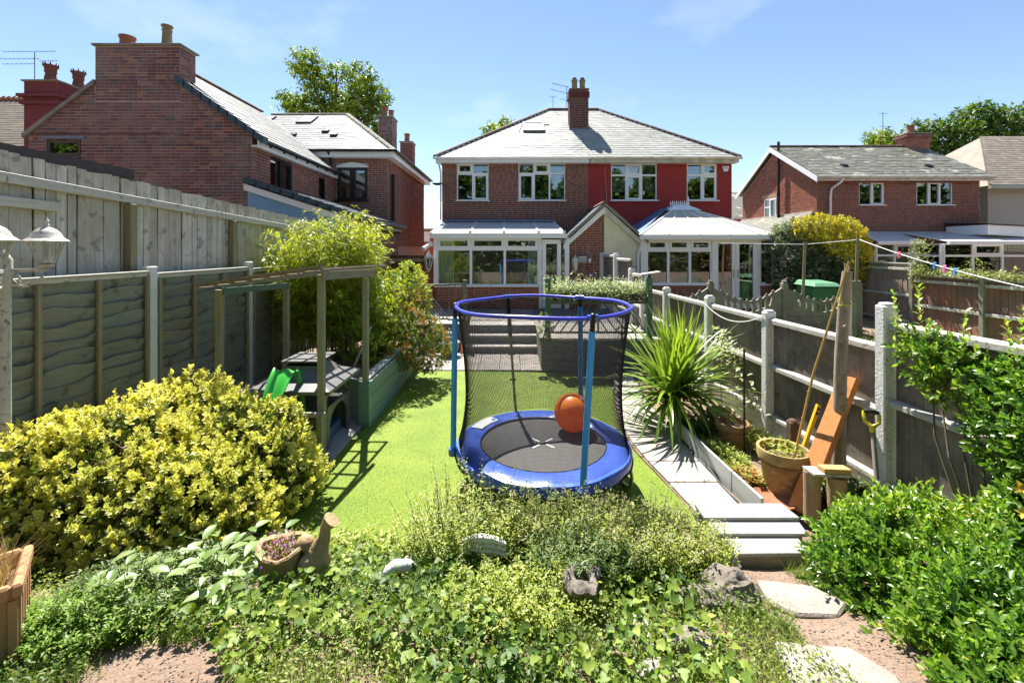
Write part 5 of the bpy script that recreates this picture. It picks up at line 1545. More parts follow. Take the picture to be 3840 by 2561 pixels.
M_board_rust = pm("rust_stained_board", (0.3, 0.18, 0.13), (0.2, 0.14, 0.115), rough=0.9, scale=2.5, stretch=(6, 6, 0.6), piece=0.3, dirt=(0.45, 0.16, 0.07), dirt_scale=1.5, dirt_amt=0.75, bump=0.3)

TF = empty("tall_board_fence", (-4.36, 8, 0.4), "tall silvered vertical board fence behind the green panel fence", "fence")
def tf_top(d):
    return 3.34 - 0.04 * (d - 3.69)
its = []
y = 2.9
while y < 13.55:
    w = rnd.uniform(0.094, 0.106)
    zt = tf_top(y) + rnd.uniform(-0.012, 0.012)
    tl = rnd.uniform(-0.012, 0.012)
    uu = Vector((rnd.uniform(0.02, 0.2), 1, tl)).normalized()
    vv = Vector((0, -tl, 1)).normalized()
    its.append(((-4.38 + rnd.uniform(-0.004, 0.004), y + w / 2, (zt + 0.85) / 2), uu * (w / 2 - 0.0085), vv * ((zt - 0.85) / 2), Vector((0.009, 0, 0))))
    y += w
one("gap_shade_sheet", pm("gap_shade_dark", (0.03, 0.026, 0.018), (0.02, 0.018, 0.013), rough=0.9), lambda b: b.prism([(-4.43, 2.9, 0.85), (-4.43, 13.5, 0.85), (-4.43, 13.5, tf_top(13.5) - 0.04), (-4.43, 2.9, tf_top(2.9) - 0.04)], (0.015, 0, 0)), TF)  # added near-black sheet, its colour standing in for shade between the boards
pieces(its, "board", M_board_grey, TF)
for (a, b_) in ((2.9, 3.75), (3.76, 6.8), (6.82, 10.4), (10.42, 13.5)):
    one("rail", M_rail_grey, lambda b: b.beam((-4.335, a, tf_top(a) - 0.225), (-4.335, b_, tf_top(b_) - 0.225), 0.045, 0.09), TF, bevel=0.006)
one("rail", M_rail_grey, lambda b: b.beam((-4.34, 2.9, 2.93), (-4.34, 4.2, 2.9), 0.04, 0.09), TF, bevel=0.006)
for y in (4.98, 6.8, 8.6, 10.4, 12.2, 13.6):
    boxo("post", M_batten, -4.36, -4.28, y - 0.05, y + 0.04, 0.5, tf_top(y) - 0.28, TF, 0.006)
# low fence of overlapping slats
PF = empty("slatted_panel_fence", (-4.17, 6, 0.3), "green grey fence of overlapping wavy slats with white posts", "fence")
def slat(y0, y1, z, h, seed, parent):
    r = random.Random(seed)
    n = 22
    ph = [r.uniform(0, 6.28) for _ in range(4)]
    b = MB()
    b.cur = r.random()
    V = []
    for i in range(n + 1):
        t = i / n
        y = y0 + (y1 - y0) * t
        hi = z + h + 0.018 * math.sin(t * 7 + ph[0]) + 0.012 * math.sin(t * 19 + ph[1]) + 0.006 * math.sin(t * 47 + ph[2])
        xo = -4.14 + 0.008 * math.sin(t * 9 + ph[3])
        V += [(xo - 0.017, y, hi), (xo, y, hi - 0.002), (-4.176, y, z), (-4.19, y, z)]
    F = []
    for i in range(n):
        k = 4 * i
        F += [(k + 1, k + 2, k + 6, k + 5), (k + 2, k + 3, k + 7, k + 6), (k + 3, k, k + 4, k + 7), (k, k + 1, k + 5, k + 4)]
    F += [(0, 3, 2, 1), (4 * n, 4 * n + 1, 4 * n + 2, 4 * n + 3)]
    b.add(V, F)
    b.build("slat", M_slat_green, parent)
posts_l = [3.17, 5.05, 6.93, 8.81]
for k in range(3):
    a, c = posts_l[k] + 0.07, posts_l[k + 1] - 0.07
    zt = 2.23 - 0.03 * k
    for j in range(13):
        slat(a, c, zt - 0.14 * (j + 1) - 0.03, 0.17, 31 * k + j, PF)
    one("cap_rail", M_rail_grey, lambda b: b.box(-4.2, -4.13, a, c, zt - 0.04, zt + 0.005).box(-4.21, -4.11, a, c, zt + 0.006, zt + 0.024), PF, bevel=0.004)
    for t in (0.0, 0.33, 0.66, 1.0):
        yy = a + 0.02 + (c - a - 0.04) * t
        boxo("batten", M_batten, -4.135, -4.105, yy - 0.02, yy + 0.02, 0.4 if not (k == 1 and 0.2 < t < 0.8) else 1.1, zt - 0.041, PF, 0.003)
    boxo("backing_batten", M_batten, -4.23, -4.2, a, c, 0.9, 0.96, PF)
for y in posts_l:
    boxo("post", M_post_white, -4.23, -4.115, y - 0.055, y + 0.055, 0.1, 2.3, PF, 0.01)

# right fence: concrete posts, dark boards, worn rails
def fx(d):
    return 3.75 - 0.064 * d
RF = empty("dark_board_fence", (fx(6), 6, 0.0), "dark stained board fence with white concrete posts right of the lawn", "fence")
fdir = Vector((-0.064, 1, 0)).normalized()
fn = Vector((-1, -0.064, 0)).normalized()
pd = [(2.4, 2.0), (4.07, 1.98), (5.75, 1.68), (7.26, 1.71), (8.96, 1.7), (10.3, 1.72), (11.1, 2.0), (12.4, 2.36), (13.86, 2.37)]
its = []
for (d, zt) in pd:
    p = Vector((fx(d), d, 0))
    one("post", M_concrete_pale, lambda b: b.obox(p + Vector((0, 0, zt / 2 - 0.05)) + fn * 0.02, fn * 0.07, fdir * 0.055, (0, 0, zt / 2 + 0.05)).obox(p + Vector((0, 0, zt + 0.012)) + fn * 0.02, fn * 0.055, fdir * 0.04, (0, 0, 0.012)), RF, bevel=0.012)
for k in range(len(pd) - 1):
    d0, d1 = pd[k][0] + 0.06, pd[k + 1][0] - 0.06
    top = [1.83, 1.6, 1.6, 1.6, 1.6, 1.9, 2.25, 2.33][k]
    bot = 0.32 if k < 6 else 0.9
    d = d0
    while d < d1 - 0.02:
        w = min(rnd.uniform(0.12, 0.14), d1 - d)
        c = Vector((fx(d + w / 2), d + w / 2, (top + bot) / 2)) + fn * rnd.uniform(-0.004, 0.003)
        its.append((c - fn * 0.02, (fdir + fn * rnd.uniform(0.02, 0.07)).normalized() * (w / 2 - 0.002), Vector((0, 0, (top - bot) / 2)), fn * 0.008))
        d += w
    for (z, h) in ((top - 0.03, 0.075), ((top + bot) / 2 + 0.02, 0.07), (bot + 0.02, 0.06)):
        one("rail", M_rail_worn, lambda b: b.prism([Vector((fx(d0), d0, z + h / 2)) - fn * 0.01, Vector((fx(d0), d0, z - h / 2)) - fn * 0.01, Vector((fx(d0), d0, z - h / 2)) + fn * 0.055, Vector((fx(d0), d0, z + h * 0.25)) + fn * 0.055], fdir * ((d1 - d0) / fdir.y)), RF, bevel=0.006)
    if k < 6:
        one("gravel_board", M_concrete_pale, lambda b: b.obox(Vector((fx((d0 + d1) / 2), (d0 + d1) / 2, 0.12)), fn * 0.02, fdir * ((d1 - d0) / 2), (0, 0, 0.175)), RF, bevel=0.004)
pieces(its, "board", M_board_dark, RF)
cb = one("slack_cable", pm("white_cable", (0.7, 0.7, 0.68)), lambda b: b.tube([Vector((fx(7.26 - 1.51 * t), 7.26 - 1.51 * t, 1.6 - 0.42 * t * (1 - t) * 1.6 + 0.02 * t)) + fn * 0.1 for t in [k / 14 for k in range(15)]], 0.007, 5))
tag(cb, "white cable slung between two concrete posts of dark fence", "cable")

# ornamental concrete wall across the neighbour's garden
CW = empty("ornamental_concrete_wall", (5, 10.9, 0.2), "weathered concrete garden wall with scalloped balustrade panels", "wall")
cxs = [3.12, 4.93, 6.76, 8.59]
for x in cxs:
    one("post", M_concrete, lambda b: b.box(x - 0.07, x + 0.07, 10.83, 10.97, 0.2, 1.66).box(x - 0.05, x + 0.05, 10.85, 10.95, 1.661, 1.72), CW, bevel=0.012)
for x0, x1 in zip(cxs, cxs[1:]):
    a, c = x0 + 0.07, x1 - 0.07
    L = c - a
    boxo("base_panel", M_concrete, a, c, 10.88, 10.93, 0.2, 0.83, CW, 0.006)
    def zt(t):
        return 1.2 + 0.36 * (abs(2 * t - 1) ** 1.7)
    up = MB()
    n = 24
    lo, hi, y0, y1 = 0.84, None, 10.875, 10.935
    pr = [(a, y0, lo), (c, y0, lo)]
    top = [(a + L * (1 - k / n), y0, (zt(1 - k / n) - (0.27 if 0.13 < k / n < 0.87 else 0.02))) for k in range(n + 1)]
    up.prism(pr + top, (0, y1 - y0, 0))
    upo = up.build("scalloped_panel", M_concrete, CW)
    nb = 9
    for k in range(nb):
        t = 0.12 + 0.76 * k / (nb - 1)
        x = a + L * t
        one("baluster", M_concrete, lambda b: b.box(x - 0.04, x + 0.04, y0 + 0.004, y1 - 0.004, zt(t) - 0.29, zt(t) + 0.01).ell((x, 10.905, zt(t) + 0.015), (0.042, 0.028, 0.05), 10, 6), upo)
        if k < nb - 1:
            t2 = 0.12 + 0.76 * (k + 1) / (nb - 1)
            x2 = a + L * t2
            one("top_link", M_concrete, lambda b: b.prism([(x + 0.041, y0 + 0.006, zt(t) - 0.06), (x2 - 0.041, y0 + 0.006, zt(t2) - 0.06), (x2 - 0.041, y0 + 0.006, zt(t2)), (x + 0.041, y0 + 0.006, zt(t))], (0, 0.045, 0)), upo)

# far fences of the right-hand garden
def board_fence(name, label, X, y0, y1, top, bot, posts, bm, w0=0.13, rails=(0.08, 0.5, 0.92)):
    F = empty(name, (X, (y0 + y1) / 2, bot), label, "fence")
    its = []
    y = y0
    while y < y1:
        w = rnd.uniform(w0 * 0.9, w0 * 1.1)
        its.append(((X + rnd.uniform(-0.004, 0.004), y + w / 2, (top + bot) / 2 + rnd.uniform(-0.01, 0.01)), Vector((0.05, 1, 0)).normalized() * (w / 2 - 0.003), (0, 0, (top - bot) / 2), (0.008, 0, 0)))
        y += w
    pieces(its, "board", bm, F)
    for r in rails:
        one("rail", M_rail_grey, lambda b: b.box(X - 0.06, X - 0.012, y0, y1, bot + (top - bot) * r - 0.035, bot + (top - bot) * r + 0.035), F, bevel=0.006)
    for (yp, zt) in posts:
        boxo("post", M_concrete, X - 0.1, X + 0.03, yp - 0.055, yp + 0.055, bot - 0.1, zt, F, 0.01)
    one("capping", M_rail_grey, lambda b: b.box(X - 0.05, X + 0.05, y0, y1, top + 0.002, top + 0.03), F)
    return F
board_fence("brown_board_fence", "pale brown board fence between concrete posts behind the rustic pole", 10.5, 11.5, 16.8, 2.1, 0.45, ((11.46, 2.1), (13.2, 2.2), (14.9, 2.2)), M_board_brown, 0.15)
board_fence("rust_stained_fence", "rust stained board fence with creeper along its top on the right", 10.5, 6.8, 11.4, 1.8, 0.3, ((9.74, 1.9), (8.0, 1.9)), M_board_rust, 0.15)
# trellis and side gate by the left house
TR = empty("dark_trellis", (-4.1, 11.6, 1.6), "dark square trellis fixed on the tall fence beside the bamboo", "trellis")
for k in range(9):
    boxo("lath", M_board_dark, -4.25, -4.235, 10.6 + 0.2 * k, 10.625 + 0.2 * k, 1.5, 2.85, TR)
for k in range(8):
    boxo("cross_lath", M_board_dark, -4.234, -4.22, 10.55, 12.3, 1.55 + 0.18 * k, 1.575 + 0.18 * k, TR)
sg = empty("side_gate", (-3.4, 14.0, 0.6), "brown boarded side gate between house corner and tall fence", "gate")
for k in range(8):
    boxo("board", pm("gate_brown", (0.12, 0.06, 0.04), (0.08, 0.04, 0.03), rough=0.8, scale=5, stretch=(6, 6, 0.7), piece=0.2), -4.2 + 0.178 * k, -4.03 + 0.178 * k, 14.0, 14.02, 0.64, 2.3, sg)
for z in (0.9, 2.1):
    boxo("ledge", M_batten, -4.2, -2.78, 13.965, 13.999, z, z + 0.1, sg)
# ------------------------------------------------------------------ trampoline and ball
TC = Vector((0.33, 4.69, 0.0))
TRM = empty("trampoline", TC, "round blue trampoline with black safety net on the lawn", "trampoline")
M_blue_pad = pm("blue_vinyl", (0.06, 0.14, 0.6), (0.05, 0.11, 0.5), rough=0.3, scale=5, spec=0.6, bump=0.35, bump_scale=9)
M_blue_foam = pm("blue_sleeve", (0.06, 0.42, 0.95), (0.05, 0.38, 0.9), rough=0.3, scale=4, spec=0.5)
M_mat_black = pm("black_mesh_mat", (0.08, 0.076, 0.07), (0.06, 0.057, 0.053), rough=0.55, scale=90, spec=0.4, bump=0.4, bump_scale=220)
M_steel = pm("galvanised_steel", (0.55, 0.55, 0.55), (0.45, 0.45, 0.46), rough=0.3, scale=6, metal=0.9)
M_gold = pm("gold_foil", (0.75, 0.5, 0.05), (0.5, 0.32, 0.03), rough=0.3, scale=20)
def ringpt(r, a, z):
    return TC + Vector((r * math.cos(a), r * math.sin(a), z))
nseg = 72
pad = MB()
prof = [(0.655, 0.432), (0.67, 0.452), (0.75, 0.466), (0.85, 0.462), (0.912, 0.445), (0.925, 0.42), (0.922, 0.35), (0.915, 0.35), (0.905, 0.41), (0.7, 0.43)]
V, F = [], []
for j in range(nseg):
    a = 2 * math.pi * j / nseg
    for i, (r, z) in enumerate(prof):
        wv = 0.006 * math.sin(a * 11) + 0.004 * math.sin(a * 29 + i) if i in (2, 3) else (0.012 * math.sin(a * 17) if i in (6, 7) else 0)
        V.append(ringpt(r, a, z + wv))
m = len(prof)
for j in range(nseg):
    j2 = (j + 1) % nseg
    for i in range(m - 1):
        F.append((j * m + i, j2 * m + i, j2 * m + i + 1, j * m + i + 1)[::-1])
pad.add(V, F)
pado = pad.build("safety_pad", M_blue_pad, TRM, smooth=True)
one("edge_piping", M_black, lambda b: b.tube([ringpt(0.664, 2 * math.pi * k / 72, 0.448) for k in range(73)], 0.009, 5, False), pado)
one("edge_piping", M_black, lambda b: b.tube([ringpt(0.926, 2 * math.pi * k / 72, 0.352 + 0.01 * math.sin(2 * math.pi * k / 72 * 17)) for k in range(73)], 0.009, 5, False), pado)
lab = MB()
la, lb_ = R(133), R(158)
nl = 8
LV = []
for k in range(nl + 1):
    a = la + (lb_ - la) * k / nl
    LV += [ringpt(0.72, a, 0.4715), ringpt(0.86, a, 0.4705)]
lab.add(LV, [(2 * k, 2 * k + 1, 2 * k + 3, 2 * k + 2)[::-1] for k in range(nl)])
lab.build("warning_label", M_pvc, pado)
one("bounce_mat", M_mat_black, lambda b: b.lathe([(0.0, 0.425), (0.3, 0.427), (0.69, 0.432), (0.69, 0.422), (0.0, 0.415)], TC, 64), TRM, True)
for k in range(4):
    a = R(45 + 90 * k)
    one("cross_mark", M_pvc, lambda b: b.obox(ringpt(0.105, a, 0.4295), Vector((math.cos(a), math.sin(a), 0)) * 0.055, Vector((-math.sin(a), math.cos(a), 0)) * 0.009, (0, 0, 0.0015)), TRM)
one("frame_ring", M_steel, lambda b: b.tube([ringpt(0.9, 2 * math.pi * k / 48, 0.39) for k in range(49)], 0.019, 8, False), TRM, True)
for k in range(3):
    a0 = R(-18 + 120 * k)
    one("leg", M_steel, lambda b: b.tube([ringpt(0.89, a0, 0.39), ringpt(0.92, a0, 0.2), ringpt(0.9, a0 + 0.06, 0.08), ringpt(0.86, a0 + 0.2, 0.035), ringpt(0.84, a0 + 0.55, 0.035), ringpt(0.88, a0 + 0.72, 0.08), ringpt(0.91, a0 + 0.78, 0.2), ringpt(0.89, a0 + 0.8, 0.39)], 0.018, 8), TRM, True)
ringz = 1.9
rim = one("top_ring", pm("blue_ring_sleeve", (0.07, 0.08, 0.7), (0.05, 0.06, 0.6), rough=0.35, scale=5, spec=0.5), lambda b: b.tube([ringpt(0.92, 2 * math.pi * k / 72, ringz + 0.008 * math.sin(k * 0.4)) for k in range(73)], 0.019, 8, False), TRM, True)
poles = [(186, 1.0), (114, 1.0), (56, 1.0), (-66, 1.0)]
for i, (deg, s_) in enumerate(poles):
    a = R(deg)
    a_b = R(deg - (7 if i == 3 else 0 if i == 0 else 6 if i == 1 else 0))
    top, bot = ringpt(0.93, a, ringz - 0.02), ringpt(0.95, a_b, 0.4)
    if i == 1:
        mid = bot.lerp(top, 0.68)
        p = one("pole", M_gold, lambda b: b.tube([ringpt(0.9, a_b, 0.44), ringpt(0.95, a_b, 0.58), mid], 0.017, 10), TRM, True)
        one("pole_tip", M_black, lambda b: b.tube([mid, top], 0.026, 10), p, True)
        for t in (0.3, 0.52):
            q = bot.lerp(top, t)
            one("pole_clip", M_black, lambda b: b.tube([q - Vector((0.04, 0, 0)), q + Vector((0.04, 0, 0))], 0.012, 6), p)
    else:
        mid = bot.lerp(top, 0.93)
        p = one("pole", M_blue_foam, lambda b: b.tube([bot, mid], 0.03, 12), TRM, True)
        one("pole_tip", M_black, lambda b: b.tube([mid, top], 0.022, 10), p, True)
        one("pole_cap", M_black, lambda b: b.ell(top + Vector((0, 0, 0.03)), (0.03, 0.03, 0.03), 10, 6), p, True)
        one("pole_clamp", M_blue_pad, lambda b: b.tube([bot - Vector((0, 0, 0.05)), bot + Vector((0, 0, 0.02))], 0.05, 12), p, True)
    one("ring_clip", M_blue_pad, lambda b: b.tube([ringpt(0.92, a - 0.06, ringz), ringpt(0.92, a + 0.06, ringz)], 0.027, 8), rim, True)
def net_r(a, t):
    return 0.908 - 0.075 * math.sin(math.pi * t ** 0.8) + 0.01 * math.sin(a * 9 + t * 2) * (1 - t) - 0.01 * (1 - t)
net = MB()
nv, nr, nst = 560, 132, 14
for j in range(nv):
    a = 2 * math.pi * j / nv
    net.tube([ringpt(net_r(a, i / nst), a, 0.47 + (ringz - 0.49) * i / nst) for i in range(nst + 1)], 0.0012, 3, False)
for i in range(nr):
    t = i / (nr - 1)
    net.tube([ringpt(net_r(2 * math.pi * j / 90, t), 2 * math.pi * j / 90, 0.47 + (ringz - 0.49) * t) for j in range(91)], 0.0012, 3, False)
neto = net.build("safety_net", pm("black_net_cord", (0.025, 0.024, 0.022), (0.018, 0.017, 0.016), rough=0.7, spec=0.2), TRM)
neto["kind"] = "stuff"
ball = one("hopper_ball", leafmat("orange_rubber", [(1.0, 0.3, 0.025), (1.0, 0.28, 0.025)], trans=0.5, rough=0.38, spec=0.5, tcol=(1.0, 1.0, 1.0)), lambda b: b.ell((0.69, 5.0, 0.64), (0.21, 0.21, 0.21), 40, 24), None, True)
tag(ball, "large orange bouncy ball resting on the trampoline mat", "ball")
bv = one("ball_valve", M_pvc, lambda b: b.lathe([(0.02, 0), (0.02, 0.012), (0, 0.012)], (0, 0, 0), 10), None)
bv.matrix_world = Matrix.Translation((0.69 + 0.09, 4.93, 0.64 + 0.175)) @ Vector((0.43, -0.33, 0.84)).to_track_quat('Z', 'Y').to_matrix().to_4x4()
bv.parent = ball
bv.matrix_parent_inverse = Matrix.Identity(4)
tr_ = one("dog_toy_ring", M_black, lambda b: b.tube([(0.6 + 0.08 * math.cos(k * 0.449), 8.4 + 0.08 * math.sin(k * 0.449), 0.035) for k in range(15)], 0.015, 6, False), None, True)
tag(tr_, "small dark ring toy lying on the lawn before the terrace wall", "toy")

# ------------------------------------------------------------------ pergola frame
M_perg = pm("weathered_green_timber", (0.33, 0.32, 0.22), (0.24, 0.22, 0.14), rough=0.85, scale=6, stretch=(6, 6, 0.7), dirt=(0.28, 0.26, 0.13), dirt_scale=3, dirt_amt=0.5, bump=0.3)
M_perg_top = pm("brown_trellis_timber", (0.3, 0.25, 0.17), (0.2, 0.17, 0.12), rough=0.9, scale=8, bump=0.3)
M_teal = pm("teal_timber", (0.1, 0.19, 0.15), (0.08, 0.15, 0.125), rough=0.7, scale=6, stretch=(1, 1, 1), dirt=(0.2, 0.2, 0.14), dirt_scale=3, dirt_amt=0.35)
PG = empty("pergola", (-2.8, 5.8, 0), "open timber pergola with sloping trellis roof over the stove", "pergola")
PP = {"a": (-3.6, 5.4, 2.0), "c": (-2.24, 5.16, 2.2), "b": (-3.42, 6.65, 1.97), "d": (-2.05, 6.15, 2.1)}
for k, (x, y, z) in PP.items():
    boxo("post", M_perg, x - 0.037, x + 0.037, y - 0.037, y + 0.037, 0.0, z, PG, 0.004)
def over(p, dz=0.0):
    return Vector((p[0], p[1], p[2] + dz))
one("beam", M_teal, lambda b: b.beam(over(PP["a"], 0.0) + Vector((0.04, 0, -0.02)), over(PP["b"], -0.02) + Vector((0.04, 0, 0)), 0.03, 0.08), PG)
one("beam", M_perg_top, lambda b: b.beam(over(PP["c"], -0.01) + Vector((0.05, -0.1, 0)), over(PP["d"], 0.06) + Vector((0.06, 0.2, 0)), 0.03, 0.1), PG)
c0, c1, c2_, c3_ = Vector((-3.75, 5.25, 2.03)), Vector((-2.2, 5.08, 2.26)), Vector((-2.02, 7.0, 2.24)), Vector((-3.55, 6.9, 2.02))
for k in range(8):
    t = k / 7
    one("trellis_lath", M_perg_top, lambda b: b.beam(c0.lerp(c1, t), c3_.lerp(c2_, t), 0.035, 0.02), PG)
for k in range(8):
    t = k / 7
    one("trellis_cross_lath", M_perg_top, lambda b: b.beam(c0.lerp(c3_, t) + Vector((0, 0, 0.021)), c1.lerp(c2_, t) + Vector((0, 0, 0.021)), 0.035, 0.02), PG)
one("front_plank", M_perg_top, lambda b: b.beam(c0 + Vector((0, 0, 0.045)), c1 + Vector((0, 0, 0.045)), 0.08, 0.025), PG)

# ------------------------------------------------------------------ garden stove under the pergola
ST = empty("garden_stove", (-2.62, 5.7, 0), "grey metal garden stove with flared pagoda hood under pergola", "stove")
M_stove = pm("grey_painted_steel", (0.15, 0.148, 0.15), (0.1, 0.1, 0.1), rough=0.4, scale=7, spec=0.5, dirt=(0.2, 0.17, 0.12), dirt_scale=5, dirt_amt=0.3)
M_soot = pm("soot_black", (0.02, 0.02, 0.02), (0.03, 0.028, 0.026), rough=0.8, scale=8)
sx0, sx1, sy0, sy1 = -3.02, -2.25, 5.3, 6.1
one("base_board", M_paving, lambda b: b.box(-3.1, -2.1, 5.14, 6.32, -0.02, 0.05), ST, bevel=0.006)
one("plinth", M_stove, lambda b: b.box(sx0, sx1, sy0, sy0 + 0.06, 0.052, 0.5).box(sx0, sx0 + 0.04, sy0 + 0.061, sy1, 0.052, 0.5).box(sx0 + 0.041, sx1, sy1 - 0.04, sy1, 0.052, 0.5).box(sx0 + 0.05, sx1 - 0.05, sy0 + 0.07, sy1 - 0.05, 0.46, 0.49), ST, bevel=0.004)
def arch_frame(b, y0, y1, z0, zs, zt, x, th):
    n = 10
    pts_o = [(y0, z0), (y0, zt), (y1, zt), (y1, z0)]
    inner = [(y1 - 0.06, z0)] + [((y0 + y1) / 2 + math.cos(math.pi * k / n) * ((y1 - y0) / 2 - 0.06), zs + math.sin(math.pi * k / n) * (zt - zs - 0.05)) for k in range(n + 1)] + [(y0 + 0.06, z0)]
    b.prism([(x, p, q) for p, q in pts_o + inner], (th, 0, 0))
one("front_panel", M_stove, lambda b: arch_frame(b, sy0 + 0.061, sy1 - 0.041, 0.052, 0.3, 0.56, sx1 - 0.03, 0.03), ST)
one("fire_box", M_soot, lambda b: b.box(sx0 + 0.05, sx1 - 0.3, sy0 + 0.07, sy1 - 0.05, 0.06, 0.4), ST)
one("drawer", pm("blue_drawer", (0.06, 0.12, 0.2), rough=0.5), lambda b: b.box(sx1 - 0.25, sx1 - 0.08, sy0 + 0.15, sy1 - 0.12, 0.06, 0.2), ST)
for (x, y) in ((sx0 + 0.02, sy0 + 0.02), (sx1 - 0.02, sy0 + 0.02), (sx0 + 0.02, sy1 - 0.02), (sx1 - 0.02, sy1 - 0.02)):
    boxo("upright", M_stove, x - 0.018, x + 0.018, y - 0.018, y + 0.018, 0.5, 0.82, ST)
for (x, th) in ((sx1 - 0.03, 0.012), (sx0 + 0.01, 0.012)):
    def hoop(b):
        n = 12
        ym, hw = (sy0 + sy1) / 2, (sy1 - sy0) / 2 - 0.06
        b.tube([(x, ym - hw, 0.5)] + [(x, ym - math.cos(math.pi * k / n) * hw, 0.6 + math.sin(math.pi * k / n) * 0.18) for k in range(n + 1)] + [(x, ym + hw, 0.5)], 0.014, 6)
    one("arch_hoop", M_stove, hoop, ST, True)
hx0, hx1, hy0, hy1 = sx0 - 0.13, sx1 + 0.1, sy0 - 0.14, sy1 + 0.1
def hood(b):
    xm, ym = (sx0 + sx1) / 2, (sy0 + sy1) / 2
    prof = [(1.0, 0.78), (1.0, 0.82), (0.62, 0.9), (0.42, 1.0), (0.4, 1.04)]
    V, F = [], []
    for (k, z) in prof:
        V += [(xm + (hx0 - xm) * k, ym + (hy0 - ym) * k, z), (xm + (hx1 - xm) * k, ym + (hy0 - ym) * k, z), (xm + (hx1 - xm) * k, ym + (hy1 - ym) * k, z), (xm + (hx0 - xm) * k, ym + (hy1 - ym) * k, z)]
    for i in range(len(prof) - 1):
        for j in range(4):
            j2 = (j + 1) % 4
            F.append((4 * i + j, 4 * i + j2, 4 * i + 4 + j2, 4 * i + 4 + j))
    F.append((3, 2, 1, 0))
    b.add(V, F)
one("hood", M_stove, hood, ST)
one("chimney_collar", M_soot, lambda b: b.box(-2.8, -2.47, 5.53, 5.86, 1.041, 1.09), ST)
one("cap_plate", M_stove, lambda b: b.box(-2.87, -2.38, 5.44, 5.94, 1.091, 1.11), ST, bevel=0.005)
sb = empty("low_bench_box", (-2.35, 5.1, 0), "small slatted timber box between the golden shrub and stove", "box")
for k in range(3):
    boxo("plank", pm("brown_plank", (0.16, 0.12, 0.08), (0.11, 0.08, 0.055), rough=0.9, scale=5, stretch=(1, 6, 6), piece=0.15), -2.75, -2.22, 5.0, 5.022, 0.03 + 0.18 * k, 0.2 + 0.18 * k, sb)
boxo("corner_post", M_perg, -2.215, -2.155, 4.96, 5.02, 0.0, 0.6, sb, 0.004)
one("top_rail", M_perg, lambda b: b.box(-2.78, -2.14, 4.95, 5.04, 0.601, 0.63), sb)

# ------------------------------------------------------------------ raised bed, left of the lawn
RB = empty("raised_bed", (-3, 7.6, 0), "teal painted plank raised bed left of the lawn", "raised bed")
M_bedwood = pm("teal_plank", (0.19, 0.29, 0.24), (0.14, 0.22, 0.19), rough=0.7, scale=5, stretch=(1, 1, 6), piece=0.12, dirt=(0.24, 0.22, 0.15), dirt_scale=2.2, dirt_amt=0.45, spots=(0.4, 0.42, 0.36), spots_scale=24, spots_amt=0.3)
def plank_wall(p0, p1, parent, zt=0.64, n=3, th=0.03):
    p0, p1 = Vector(p0), Vector(p1)
    u = (p1 - p0).normalized()
    nn = Vector((u.y, -u.x, 0))
    h = zt / n
    for k in range(n):
        b = MB()
        b.cur = rnd.random()
        b.obox((p0 + p1) / 2 + Vector((0, 0, h * (k + 0.5))), u * ((p1 - p0).length / 2), nn * (th / 2), (0, 0, h / 2 - 0.003))
        b.build("plank", M_bedwood, parent, bevel=0.004)
plank_wall((-2.0, 6.17, 0), (-2.0, 9.2, 0), RB)
plank_wall((-4.0, 7.65, 0), (-2.15, 6.22, 0), RB)
boxo("corner_post", M_bedwood, -2.14, -1.985, 6.1, 6.165, 0.0, 0.66, RB, 0.005)
one("top_board", M_rail_grey, lambda b: b.box(-2.16, -2.03, 6.2, 9.2, 0.641, 0.665), RB)
one("bed_soil", M_soil, lambda b: b.prism([(-2.02, 6.25, 0.3), (-2.02, 9.2, 0.3), (-4.05, 9.2, 0.3), (-4.05, 7.7, 0.3)], (0, 0, 0.28)), RB)
sl = empty("toy_slide", (-2.85, 5.25, 0), "bright green plastic slide top behind the golden shrub", "slide")
M_gplastic = pm("green_plastic", (0.06, 0.5, 0.06), (0.05, 0.42, 0.05), rough=0.3, scale=4, spec=0.5)
def slide(b):
    V, F = [], []
    n, k = 12, 13
    for i in range(n):
        t = i / (n - 1)
        yy, zz = 5.3 - 0.5 * t, 1.0 - 0.55 * t ** 1.4
        w = 0.12 + 0.025 * math.cos(t * 3)
        for j in range(k):
            u = -1 + 2 * j / (k - 1)
            V.append((-2.72 + w * u, yy, zz + 0.13 * abs(u) ** 2.6 + 0.05 * (1 - t) * math.cos(u * 3.14)))
    for i in range(n - 1):
        for j in range(k - 1):
            F.append((i * k + j, i * k + j + 1, (i + 1) * k + j + 1, (i + 1) * k + j))
    b.add(V, F)
so = one("chute", M_gplastic, slide, sl, True)
so.modifiers.new("thick", 'SOLIDIFY').thickness = 0.012
one("ladder_rail", M_gplastic, lambda b: b.tube([(-2.85, 5.3, 1.03), (-2.95, 5.5, 0.0)], 0.03, 8).tube([(-2.59, 5.3, 1.03), (-2.53, 5.5, 0.0)], 0.03, 8), sl, True)
bc = one("garden_cane", pm("pale_cane", (0.5, 0.47, 0.38)), lambda b: b.tube([(-2.55, 6.9, 0.5), (-2.28, 7.1, 1.25)], 0.015, 6))
tag(bc, "pale stick leaning in the raised bed by the bamboo", "stick")

